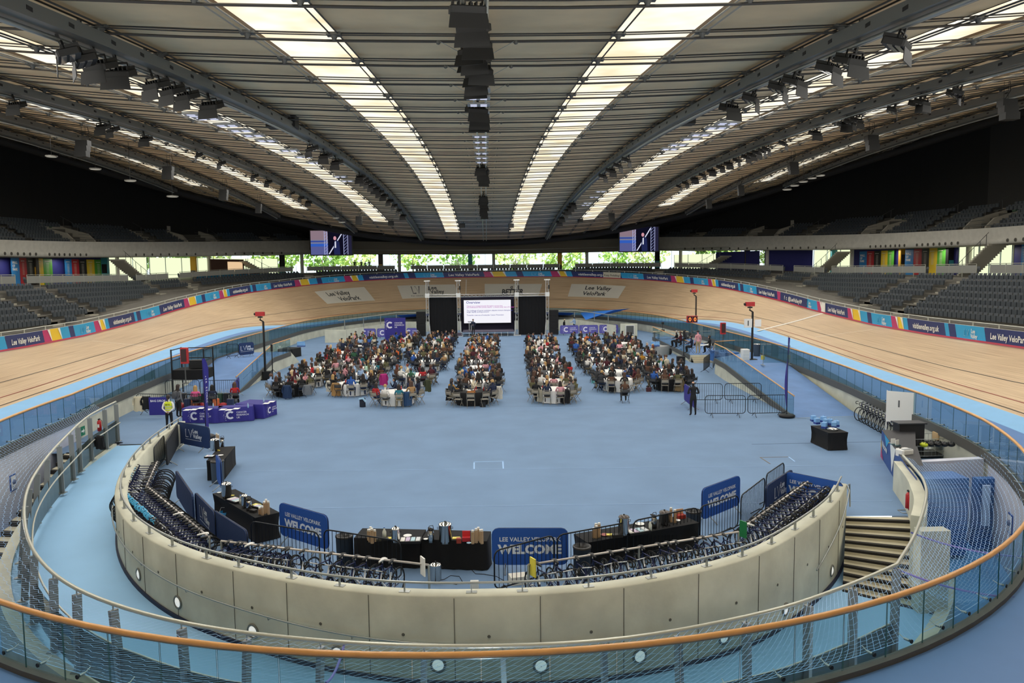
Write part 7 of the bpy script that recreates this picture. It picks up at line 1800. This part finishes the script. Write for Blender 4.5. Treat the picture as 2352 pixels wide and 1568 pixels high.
# whiteboard
a = at(2104, 1010); o = empty('whiteboard', a+Vector((-.75, .0, 0)), -.7, 'white mobile whiteboard beside the right balustrade', 'whiteboard'); mb = MB(); mb.box((0, 0, 1.45), (1.05, .04, 1.35), WHITE); mb.box((-.05, -.03, 1.6), (.06, .01, .3), mat('marker_grey', '55585c', .6)); mb.build('board', parent=o)
for x in (-.54, .54): mb = MB(); mb.bar((x, 0, .05), (x, 0, 2.15), .04, .04, WHITE); mb.build('upright', parent=o); mb = MB(); mb.bar((x, -.3, .05), (x, .3, .05), .05, .04, WHITE); mb.build('foot', parent=o)
# helmets in a wire cage
c = at(2188, 1052)+Vector((-.7, .2, 0)); o = empty('wire_cage', c+Vector((0, .3, 0)), 0, 'galvanised wire cage trolley beside the pit net at the right', 'cage'); mb = MB(); W_, D_, H_ = 1.0, .5, .78
for z in (.1, .3, .5, H_): mb.tube([(-W_, -D_, z), (W_, -D_, z), (W_, D_, z), (-W_, D_, z)], .012, 5, STEEL, closed=True)
for i in range(15): x = -W_+2*W_*i/14; mb.cyl((x, -D_, .1), (x, -D_, H_), .006, 4, STEEL, cap=False); mb.cyl((x, D_, .1), (x, D_, H_), .006, 4, STEEL, cap=False)
mb.build('mesh', parent=o); mb = MB(); mb.box((0, 0, .12), (2*W_, 2*D_, .03), DSTEEL); mb.box((0, 0, .48), (2*W_, 2*D_, .02), DSTEEL); mb.build('shelf', parent=o)
def helmet(p, c, nm, rz):
    o = empty('cycle_helmet', p, rz, nm, 'helmet'); b = MB(); m = mat('helmet_'+c, c, .35); b.sphere((0, 0, .06), .13, m, 16, 9, (.85, 1.15, .75)); b.build('shell', parent=o); b = MB()
    for x in (-.06, -.02, .02, .06):
        for y in (-.08, .0, .08): z = .06+.0975*math.sqrt(max(.05, 1-(x/.11)**2-(y/.15)**2)); b.box((x, y, z), (.018, .05, .012), BLK)
    b.build('vent', parent=o)
helmet(at(2152, 1024, .8)+Vector((-.5, 0, 0)), 'd8e53a', 'bright yellow-green cycle helmet on the wire cage', .6)
for i, x in enumerate((2168, 2184, 2199, 2214)): helmet(at(x, 1023, .8)+Vector((-.5, 0, 0)), '1c1d20', f'black cycle helmet on the wire cage, {ORD[i]} right of the yellow one', .3*i)
for i in range(7): helmet(c+Vector((-.85+.28*i, .1, .5)), '2c2e32', f'dark helmet on the middle shelf of the wire cage, {ORD[i]} from the left', .2*i)
small_box(2172, 1009, (.9, .4, .3), 'd8b98a', 'cardboard tray behind the helmets', .05, z=.6); small_box(2240, 1032, (.7, .5, .5), '17181b', 'black storage crate right of the wire cage', .1, z=.3, lid='e8e8e6'); small_box(2155, 1003, (.5, .35, .45), '1e1f22', 'black box with a white lid behind the cage', 0, z=.55, lid='e8e8e6')
for i, (x, y) in enumerate(((2170, 992), (2176, 994))): b = MB(); bottle(b, (0, 0, 0), .26, .045, WHITE, BLK); o = b.build('drinks_bottle'); o.location = at(x, y, .95)+Vector((0, 0, 0)); tag(o, f'white drinks bottle with a black cap on the box behind the cage, {["left", "right"][i]} one', 'bottle')
o = empty('track_pump', at(2111, 1020), .3, 'red floor pump beside the whiteboard', 'pump'); mb = MB(); mb.cyl((0, 0, .03), (0, 0, .6), .02, 8, REDM); mb.build('barrel', parent=o); mb = MB(); mb.tube([(-.14, 0, .72), (.14, 0, .72)], .015, 6, BLK); mb.cyl((0, 0, .6), (0, 0, .72), .008, 5, STEEL); mb.build('handle', parent=o); mb = MB(); mb.box((0, 0, .015), (.2, .1, .03), REDM); mb.build('base', parent=o)
# fire extinguishers
def ext(p, nm, rz=0):
    o = empty('fire_extinguisher', p, rz, nm, 'fire extinguisher'); b = MB(); b.lathe([(.001, 0), (.085, .01), (.085, .42), (.05, .48), (.02, .5)], 14, REDM); b.build('cylinder', parent=o); b = MB(); b.box((0, 0, .53), (.05, .12, .05), BLK); b.tube([(0, .05, .52), (.09, .06, .45), (.1, .06, .2)], .012, 5, BLK); b.build('valve', parent=o); b = MB(); b.box((0, -.086, .25), (.08, .01, .14), WHITE); b.build('label', parent=o)
ext(at(2086, 1167, .25), 'red fire extinguisher beside the right stairs, back one'); ext(at(2093, 1172, .22), 'red fire extinguisher beside the right stairs, front one')
ext(aty(229, 990, 33.6), 'red fire extinguisher hung behind the left guard rail')
mb = MB(); q = at(2088, 1176); mb.tube([q+Vector((-.25, -.1, .01)), q+Vector((.25, -.1, .01)), q+Vector((.25, .2, .01)), q+Vector((-.25, .2, .01))], .015, 5, STEEL, closed=True); mb.tube([q+Vector((.1, .2, 0)), q+Vector((.1, .2, .9))], .015, 5, STEEL); tag(mb.build('extinguisher_stand'), 'tubular stand under the two extinguishers beside the right stairs', 'stand')
# coat on the left guard rail
c0 = aty(233, 1022, 31.6); coat(Vector((c0.x+.1, 31.8, c0.z-.45)), -.5, fab('blackr', '15161a'), 'black jacket hanging on the handrail at the head of the ramp', .5)
# signs and doors in the pit
def wall_sign(px, z, s_side, w, h, art, nm, m, cat='sign'):
    ss = [PER/2+q for q in np.arange(0, 60, .25)] if s_side < 0 else [PER/2-q for q in np.arange(0, 60, .25)]
    s_ = min(ss, key=lambda q: (proj(ring(q, z))[0]-px[0])**2+(proj(ring(q, z))[1]-px[1])**2)
    x, y, nx, ny = base(s_); n = Vector((-nx, -ny, 0)); t = Vector((ny, -nx, 0)); p = ring(s_, z)+n*.04; o = empty('wall_sign', p, 0, nm, cat)
    if (Vector(p)+t-Vector(p)).dot(Vector((_rt[0], _rt[1], 0))) < 0: t = -t
    mb = MB(); F = lambda u, v, q=0: t*(u*w/2)+Vector((0, 0, v*h/2))+n*q
    mb.add([F(-1, -1), F(1, -1), F(1, 1), F(-1, 1), F(-1, -1, -.03), F(1, -1, -.03), F(1, 1, -.03), F(-1, 1, -.03)], [(0, 1, 2, 3), (0, 1, 5, 4), (2, 3, 7, 6), (1, 2, 6, 5), (0, 3, 7, 4)], m); mb.build('plate', parent=o)
    mb = MB(); art(mb, F); mb.build('print', parent=o)
GRN = mat('exit_green', '0f7a55', .5)
def a_exit(mb, F):
    mb.add([F(-.9, 0, .01), F(-.7, .6, .01), F(-.7, .2, .01), F(-.4, .2, .01), F(-.4, -.2, .01), F(-.7, -.2, .01), F(-.7, -.6, .01)], [(0, 1, 6), (2, 3, 4, 5)], WHITE)
    mb.add([F(-.2, -.8, .01), F(.15, -.8, .01), F(.15, .8, .01), F(-.2, .8, .01)], [(0, 1, 2, 3)], WHITE); mb.add([F(-.1, -.5, .02), F(.05, -.5, .02), F(.05, .4, .02), F(-.1, .4, .02)], [(0, 1, 2, 3)], GRN)
    mb.text('Fire', .5, lambda x, y: F(.25+x*.55, .1+y, .02), WHITE, .01, 'LEFT'); mb.text('exit', .5, lambda x, y: F(.25+x*.55, -.6+y, .02), WHITE, .01, 'LEFT')
wall_sign((174, 990), .35, -1, 1.2, .42, a_exit, 'green and white fire exit sign with a left arrow on the pit wall', GRN)
def a_note(mb, F):
    mb.add([F(-.8, -.85, .01), F(.8, -.85, .01), F(.8, .85, .01), F(-.8, .85, .01)], [(0, 1, 2, 3)], mat('notice_grey', 'dfe3ea', .6)); mb.sphere(F(0, .1, .01), .1, mat('notice_ink', '5a6a90', .6), 8, 5)
    for k in range(3): mb.add([F(-.5, -.4-.15*k, .02), F(.5, -.4-.15*k, .02), F(.5, -.46-.15*k, .02), F(-.5, -.46-.15*k, .02)], [(0, 1, 2, 3)], mat('notice_ink', '5a6a90', .6))
wall_sign((16, 1092), -.3, -1, .45, .62, a_note, 'framed notice on the pit wall at the left edge', mat('frame_blue', '2b4f9a', .5))
wall_sign((2340, 1190), -.3, 1, .45, .62, a_note, 'framed notice on the pit wall at the right edge', mat('frame_blue', '2b4f9a', .5))
DBL = mat('shutter_blue', '1f5fa6', .5)
def shutter(x0, x1, yt, yb, Y, nm, n_, deep):
    a, b = aty(x0, yt, Y), aty(x1, yb, Y); mb = MB(); z0 = -1.93; mb.bbox((a.x, Y, z0+.12), (b.x, Y+deep, a.z), DBL); 
    for k in range(16): z = z0+.2+(a.z-z0-.25)*k/16; mb.bbox((a.x+.03, Y-.012, z), (b.x-.03, Y, z+.03), mat('shutter_rib', '184c8a', .5))
    o = struct(mb, n_)
shutter(2127, 2221, 1100, 1215, 23.7, 'left', 'door_1', .9); shutter(2246, 2333, 1100, 1215, 24.3, 'right', 'door_2', .3)
mb = MB(); a = aty(2256, 1125, 24.2); mb.bbox((a.x, 24.1, -1.0), (a.x+.22, 24.2, .35), mat('door_plate', 'a9c6ea', .5)); struct(mb, 'trim_1')
# purple straps across the net
STRAP = mat('strap_lilac', '8a84cf', .7)
for (a, b, nm) in ((((2092, 1222, 1.1)), (2352, 1278, .9), 'lilac strap across the right pit net, upper one'), ((2050, 1302, 1.1), (2330, 1372, 1.1), 'lilac strap across the right pit net, lower one'), ((790, 1482, 1.15), (748, 1568, 1.2), 'lilac strap hanging on the net below the curved wall')):
    mb = MB(); p, q = at(*a), at(*b); mb.tube([p.lerp(q, t)-Vector((0, 0, .12*4*t*(1-t))) for t in [i/10 for i in range(11)]], .022, 5, STRAP); tag(mb.build('strap'), nm, 'strap')
# ================================================================== ROOF GEAR
GAN = mat('gantry_grey', '6d706f', .5, .4); GAND = mat('gantry_slot', '1c1c1c', .8); FLB = mat('flood_black', '080808', .6); LED = emat('led_panel_pale', 'dfe4ff', .9); LENS = mat('flood_lens', '77787a', .2, .6)
def gantry(x, nm, ya, yb, full=True):
    o = empty('lighting_gantry', (x, (ya+yb)/2, zroof(x, (ya+yb)/2)-1), 0, nm, 'gantry'); l0 = o.location.copy(); Ys = Srange(ya, yb, 3.6)
    def P(y, dx, dz): return Vector((x+dx, y, zroof(x, y)-.5+dz))-l0
    for dx, nm_ in ((-.32, 'beam'), (.32, 'beam')):
        mb = MB()
        for i in range(len(Ys)-1):
            mb.bar(P(Ys[i], dx, 0), P(Ys[i+1], dx, 0), .09, .32, GAN)
            for t in (.25, .7): a = P(Ys[i]+(Ys[i+1]-Ys[i])*t, dx, 0); mb.box(a, (.11, .22, .09), GAND)
        mb.build(nm_, parent=o)
    mb = MB()
    for i in range(len(Ys)-1): mb.bar(P(Ys[i], 0, -.12), P(Ys[i+1], 0, -.12), .55, .04, GAN)
    mb.tube([P(y, -.1, -.26) for y in Ys], .06, 6, STEEL); mb.build('walkway', parent=o)
    for y in Ys: mb = MB(); mb.bar(P(y, 0, .1), P(y, 0, .38), .08, .08, DSTEEL); mb.bar(P(y, -.36, .1), P(y, .36, .1), .08, .1, DSTEEL); mb.build('hanger', parent=o)
gx = [9.55, 18.95, 28.3, 37.6]
nmz = ['nearest the centre', 'second out', 'third out', 'outermost']
for sd, s_n in ((-1, 'left'), (1, 'right')):
    for k, x in enumerate(gx):
        hy = 54*math.sqrt(1-(x/46)**2); gantry(sd*x, f'grey lighting gantry under the roof on the {s_n}, {nmz[k]}', max(8, RC-hy), RC+hy)
def fl_parts():
    P = {}; b = MB(); b.bar((0, 0, .5), (0, 0, .15), .07, .07, FLB); b.tube([(-.3, 0, 0), (-.3, 0, .2), (.3, 0, .2), (.3, 0, 0)], .03, 5, FLB); P['bracket'] = b
    h = MB(); h.rbox((0, .05, -.05), (.75, .5, .16), .04, FLB)
    for i in range(6): h.box((-.3+.12*i, .12, .06), (.03, .4, .1), FLB)
    P['housing'] = h; l = MB(); l.box((0, -.08, -.14), (.66, .12, .03), LENS); l.box((0, .1, -.14), (.66, .12, .03), LENS); P['lens'] = l
    v = MB(); v.add([(-.38, -.22, -.12), (.38, -.22, -.12), (.42, -.32, -.42), (-.42, -.32, -.42), (-.38, -.24, -.12), (.38, -.24, -.12), (.42, -.34, -.42), (-.42, -.34, -.42)], [(0, 1, 2, 3), (4, 7, 6, 5), (0, 3, 7, 4), (1, 5, 6, 2), (3, 2, 6, 7)], FLB); P['visor'] = v; return P
FP = {k: v.data('floodlight_'+k) for k, v in fl_parts().items()}
lpn = MB(); lpn.box((0, 0, 0), (.9, .55, .07), mat('led_case', '9fa2a4', .4, .3)); LPA = lpn.data('led_case')
lpn = MB()
for i in (-1, 1):
    for j in (-1, 1): lpn.box((i*.2, j*.12, -.04), (.26, .1, .02), LED)
LPB = lpn.data('led_cells')
rf = random.Random(21)
def flood(p, rz, nm, sc_=1.0, tilt=0.0, lit=False):
    o = empty('floodlight', p, rz, nm, 'floodlight'); o.rotation_euler = (tilt, 0, rz); o.scale = (sc_,)*3
    for k, d in FP.items():
        c = bpy.data.objects.new(k, d); C.objects.link(c); c.parent = o
def panel(p, nm, sc_=1.0):
    o = empty('led_panel', p, 0, nm, 'light panel'); o.scale = (sc_,)*3
    for k, d in (('case', LPA), ('cells', LPB)): c = bpy.data.objects.new(k, d); C.objects.link(c); c.parent = o
def n_of(i): return ORD[i] if i < len(ORD) else f'{ORD[19][:-2]}-something'
# centre line: rail of floodlights and panels
Yc_f = [15.1, 16.8, 18.8, 19.7, 20.6, 21.4, 22.4, 23.4, 24.4, 25.3]
for i, y in enumerate(Yc_f): flood((-.05+rf.uniform(-.12, .12), y, zroof(0, y)-.62), rf.uniform(-.35, .35), f'black floodlight in the centre roof row, {ORD[i]} from the camera', .92, rf.uniform(-.2, .5))
for i, y in enumerate([26.5, 28.3, 30.1, 32.5, 36.5, 38.6, 41, 43.5, 46, 49, 51.5, 54]): panel((-.05, y, zroof(0, y)-.6), f'pale square light panel in the centre roof row, {ORD[i]} from the camera', .95)
for i, y in enumerate([31.2, 33.9, 34.8, 57.5, 59.2, 61, 63, 65.5, 78, 80.5, 83, 85.5, 88, 90.5, 93]): flood((-.05+rf.uniform(-.1, .1), y, zroof(0, y)-.62), rf.uniform(-.4, .4), f'small black floodlight further down the centre roof row, {ORD[i]} after the big ones', 1.1, .3)
mb = MB(); 
for dx in (-.22, .22): mb.tube([Vector((dx, y, zroof(0, y)-.55)) for y in Srange(12, 118, 3.6)], .05, 5, RAILM)
tag(mb.build('centre_track'), 'pair of pale steel tubes carrying the centre row of roof lights', 'light track')
mb = MB()
for y in Srange(20.1, 106, 3.6):
    for s_ in (-1, 1): mb.bar((s_*.25, y+.3, zroof(0, y)-.6), (s_*.95, y, zroof(0, y)-.3), .012, .012, STEEL); mb.sphere((s_*.98, y, zroof(0, y)-.33), .06, DSTEEL, 6, 4)
tag(mb.build('stay_wires'), 'thin stay wires along the centre row of roof lights', 'wires', kind='stuff')
def ylist(sd, X, pxs): return [abs(X-.15)*FPX/abs(px-1117)+.7 for px in pxs]
def series(sd, X, pxs, nm, sc_=1.0, dz=-1.05):
    s_n = 'left' if sd < 0 else 'right'
    for i, y in enumerate(ylist(sd, X, pxs)): flood((sd*(X+.0), y, zroof(X, y)+dz), (-.6 if sd < 0 else .6)+rf.uniform(-.5, .5), f'black floodlight on the {s_n} {nm} gantry, {ORD[i] if i < 24 else "far"} from the camera', sc_, .35)
series(-1, 9.55, (195, 232, 268, 312, 392, 428, 460, 515, 735, 765, 790, 842, 850, 858, 867, 875, 884, 893, 905, 915, 925, 935), 'inner')
series(1, 9.55, (2100, 1985, 1932, 1848, 1808, 1742, 1690, 1445, 1425, 1408, 1390, 1318, 1312, 1306, 1300, 1292, 1286), 'inner')
series(-1, 18.95, (82, 270, 292, 365, 480, 530, 603, 633, 665, 685, 705, 722), 'second', .9)
series(1, 18.95, (2228, 2218, 2142, 2130, 2070, 1985, 1970, 1955, 1885, 1810, 1770, 1760, 1748, 1735, 1722, 1700, 1680, 1662, 1640, 1620, 1600, 1580, 1565), 'second', .9)
for sd, pxs in ((-1, (492, 512, 555, 585, 612, 640, 690, 720, 745, 800, 815)), (1, (1675, 1650, 1612, 1590, 1560, 1540, 1380, 1365, 1350, 1345))):
    for i, y in enumerate(ylist(sd, 10.9, pxs)): panel((sd*11.0, y, zroof(11, y)-1.1), f'pale light panel beside the {"left" if sd < 0 else "right"} inner gantry, {ORD[i]} from the camera', 1.15)
# loudspeakers hung from the roof
def hung(x, y, z, sz_, nm, arc=True):
    o = empty('hanging_loudspeaker', (x, y, z), 0, nm, 'loudspeaker'); mb = MB()
    if arc:
        for k in range(3): a = .5-.42*k; mb.box((0, -.1-.12*k, -.35*k), (sz_, sz_*.7, .36), FLB)
    else: mb.rbox((0, 0, 0), (sz_*1.3, sz_*.8, sz_), .04, FLB)
    mb.build('cabinet', parent=o); mb = MB(); mb.tube([(-.1, 0, .15), (-.12, 0, 1.2)], .012, 4, FLB); mb.tube([(.1, 0, .15), (.12, 0, 1.2)], .012, 4, FLB); mb.tube([(0, .1, .2), (.3, .1, .7), (.2, .05, 1.2)], .02, 4, FLB); mb.build('hanger', parent=o)
for sd, pxs, X in ((-1, ((193, 330), (388, 388), (515, 440), (595, 472)), 26.1), (1, ((2310, 238), (2000, 318), (1820, 378), (1700, 430), (1627, 462)), 26.1), (-1, ((825, 500),), 16), (1, ((1404, 493),), 16)):
    for i, (x, y) in enumerate(pxs):
        Yd = X*FPX/abs(x-1117)+.7; p = aty(x, y, Yd); hung(p.x, Yd, p.z, .75 if i < 3 else .6, f'black loudspeaker hung from the {"left" if sd < 0 else "right"} side of the roof, {ORD[i]} of the {"outer" if X > 20 else "inner far"} row')
for x, y, X, nm in ((648, 268, 10.2, 'square black loudspeaker box hung at the left inner gantry'), (1563, 262, 10.2, 'square black loudspeaker box hung at the right inner gantry'), (788, 345, 10.2, 'small black loudspeaker hung further along the left inner gantry'), (1432, 335, 10.2, 'small black loudspeaker hung further along the right inner gantry'), (1062, 518, 3.2, 'slim loudspeaker right of the left centre skylight end'), (1174, 518, 3.2, 'slim loudspeaker left of the right centre skylight end'), (898, 513, 12.6, 'slim loudspeaker at the end of the second left skylight'), (1333, 505, 12.8, 'slim loudspeaker at the end of the second right skylight'), (1090, 366, 1.2, 'small sensor box hanging left of the centre light row')):
    Yd = X*FPX/abs(x-1117)+.7; p = aty(x, y, Yd); hung(p.x, Yd, p.z, 1.1 if X == 10.2 and abs(x-1105) > 400 else .55, nm, False)
# round ceiling lights near the roof edge
for i, (x, y) in enumerate(((118, 360), (219, 389), (299, 416), (396, 452), (771, 501), (785, 511), (1808, 436), (1825, 427), (1845, 418), (1865, 410), (1884, 404))):
    Yd = 95 if 700 < x < 1500 else (60 if x < 900 else 72)
    X = (x-1117)/FPX*Yd; p = aty(x, y, Yd); o = empty('edge_downlight', p, 0, f'small round downlight near the roof edge on the {"left" if x < 1100 else "right"}, {ORD[i]} counting from the left', 'downlight'); mb = MB(); mb.cyl((0, 0, 0), (0, 0, .08), .42, 14, mat('downlight_case', '77756e', .4)); mb.build('case', parent=o); mb = MB(); mb.cyl((0, 0, -.01), (0, 0, 0), .36, 14, emat('downlight_glow', 'cfcabb', .55)); mb.build('diffuser', parent=o); mb = MB(); mb.cyl((0, 0, .08), (0, 0, 3.0), .015, 4, FLB); mb.build('suspension', parent=o)
# big screens at the far corners
def big_screen(x0, x1, yt, yb, nm):
    Y = 117.0; a, b = aty(x0, yb, Y), aty(x1, yt, Y); W, H = b.x-a.x, b.z-a.z; o = empty('video_screen', (a.x, Y, a.z), 0, nm, 'screen'); mb = MB()
    V = lambda c, s_=.9: emat('video_'+c, c, s_)
    def q(u0, v0, u1, v1, m, d): mb.add([Vector((u0*W, -d, v0*H)), Vector((u1*W, -d, v0*H)), Vector((u1*W, -d, v1*H)), Vector((u0*W, -d, v1*H))], [(0, 1, 2, 3)], m)
    q(0, 0, 1, 1, V('2b2a44', .7), .1); q(0, .62, .42, 1, V('8f7a86'), .12); q(0, .38, .42, .62, V('7d7f97'), .12); q(0, .34, .42, .46, V('3560c0'), .13); q(0, 0, .42, .34, V('5a5f96'), .12); q(0, .52, .38, .58, V('32499c'), .13); q(.42, 0, .86, 1, V('15152a', .6), .12)
    for u in (.33, .39, .80, .90): q(u, 0, u+.012, 1, V('b7bde8'), .14)
    for k in range(8):
        for u in (.335, .805): v = k/8; mb.add([Vector((u*W, -.14, v*H)), Vector(((u+.08)*W, -.14, (v+.125)*H)), Vector(((u+.09)*W, -.14, (v+.125)*H)), Vector(((u+.012)*W, -.14, v*H))], [(0, 1, 2, 3)], V('9aa3d8'))
    mb.add([Vector((.43*W, -.15, .02*H)), Vector((.46*W, -.15, .02*H)), Vector((.81*W, -.15, .95*H)), Vector((.78*W, -.15, .95*H))], [(0, 1, 2, 3)], V('e0e3fa'))
    mb.add([Vector((u*W, -.17, v*H)) for u, v in ((.57, 0), (.72, 0), (.71, .3), (.7, .52), (.64, .6), (.58, .55), (.56, .35))], [tuple(range(7))], V('232a55'))
    mb.add([Vector((u*W, -.18, v*H)) for u, v in ((.585, .28), (.62, .28), (.62, .56), (.59, .54))], [(0, 1, 2, 3)], V('dfe2f2'))
    c = Vector((.595*W, -.19, .68*H)); mb.add([c+Vector((.22*math.cos(t), 0, .3*math.sin(t))) for t in [2*PI*i/14 for i in range(14)]], [tuple(range(14))], V('d89aa8'))
    mb.build('picture', parent=o); mb = MB(); mb.bbox((-.15, -.08, -.15), (W+.15, .3, H+.15), BLK); mb.build('frame', parent=o)
    mb = MB()
    for u in (.2, .8): mb.bar((u*W, .2, H), (u*W, .2, H+2.5), .06, .06, BLK)
    mb.build('hanger', parent=o)
big_screen(715, 807, 529, 585, 'large video screen showing a suited speaker, left of the far end'); big_screen(1423, 1512, 521, 577, 'large video screen showing a suited speaker, right of the far end')
# cafe counter at the far left and counters along the concourse
o = empty('cafe_counter', off(-26, wo(-26)-6, ZC), face_dir(-26), 'cafe counter with warm lights under the left video screen', 'counter'); mb = MB(); mb.box((0, 0, .55), (7, .8, 1.1), mat('cafe_wood', '6a3d28', .6)); mb.build('body', parent=o); mb = MB(); mb.box((0, 0, 1.12), (7.2, .95, .05), mat('cafe_top', '2b2420', .5)); mb.build('top', parent=o); mb = MB(); mb.box((0, 2.5, 1.5), (7, .2, 3.2), mat('cafe_back', '4a2e22', .7)); mb.box((1.5, 2.35, 2.0), (3.2, .05, 1.5), emat('cafe_glow', 'f4cfa2', .9)); mb.build('back_wall', parent=o)
mb = MB(); mb.grid([[off(s_, bko(s_)+1.5, ZC+z) for z in (0, .95)] for s_ in Srange(-33, -24, 1)], LBL); o = mb.build('concourse_hoarding'); tag(o, 'cyan and yellow hoarding panel below the cafe at the far left', 'hoarding')
LE = 16.0; LW = 9500.0; LP = 60.0; EXPO = 0.0
# ================================================================== LIGHT
w = bpy.data.worlds.new('world'); sc.world = w; w.use_nodes = True; nt = w.node_tree
bg = nt.nodes['Background']; bg.inputs[0].default_value = (.82, .9, 1.0, 1); bg.inputs[1].default_value = 2.6
def area(name, p, d, size, en, col=(1, .975, .93)):
    l = bpy.data.lights.new(name, 'AREA'); l.shape = 'RECTANGLE'; l.size, l.size_y = size; l.energy = en; l.color = col
    o = bpy.data.objects.new(name, l); C.objects.link(o); o.location = p; o.rotation_euler = Vector(d).to_track_quat('-Z', 'Y').to_euler(); return o
# daylight entering through each skylight
for sd in (1, -1):
    for k in range(4):
        x = sd*(G+9.36*k+1.08); y0 = max(2*RC-SE[k]-20, -5); y1 = SE[k]; n = 3
        for i in range(n):
            y = y0+(y1-y0)*(i+.5)/n; L = (y1-y0)/n
            area('skylight_daylight', (x, y, zroof(x, y)-.5), (0, 0, -1), (2.0, L*.95), LE*L*2.0)
s_ = bpy.data.lights.new('sun', 'SUN'); s_.energy = 6; s_.angle = .02; s_.color = (1, .96, .85); o_ = bpy.data.objects.new('sun', s_); C.objects.link(o_); o_.rotation_euler = Vector((.25, 1, -1.1)).to_track_quat('-Z', 'Y').to_euler()
area('near_window_fill', (0, -9.5, 9.6), (0, 1, -.05), (44, 3.6), LW, (1, .98, .94))  # added fill lamp before the unseen glazing, lifts the curved wall
for x_, y_ in ((-16.6, 24), (-8, 12.4), (0, 11.6), (8, 12.6), (15, 20)): l = bpy.data.lights.new('pit_lamp', 'POINT'); l.energy = LP; l.shadow_soft_size = .15; l.color = (.95, .97, 1); o_ = bpy.data.objects.new('pit_lamp', l); C.objects.link(o_); o_.location = (x_, y_, -.2)
for sd in (1, -1):
    for q in range(34, 100, 9): p_ = off(sd*q, fof(sd*q)+2.6, fb(sd*q)-.15); area('concourse_ceiling_lamp', p_, (0, 0, -1), (1.2, 1.2), 70, (1, .93, .82))
# render sampling and bounces; the gantry floodlights carry no lamps
try: sc.cycles.use_denoising = True
except Exception: pass
sc.cycles.max_bounces = 7; sc.cycles.diffuse_bounces = 3; sc.cycles.glossy_bounces = 3; sc.cycles.transparent_max_bounces = 14; sc.cycles.transmission_bounces = 4
sc.cycles.use_adaptive_sampling = True; sc.cycles.adaptive_threshold = .02; sc.cycles.sample_clamp_indirect = 6
sc.cycles.caustics_reflective = False; sc.cycles.caustics_refractive = False
sc.view_settings.view_transform = 'Standard'; sc.view_settings.look = 'None'; sc.view_settings.exposure = EXPO; sc.view_settings.gamma = 1; sc.view_settings.use_curve_mapping = False
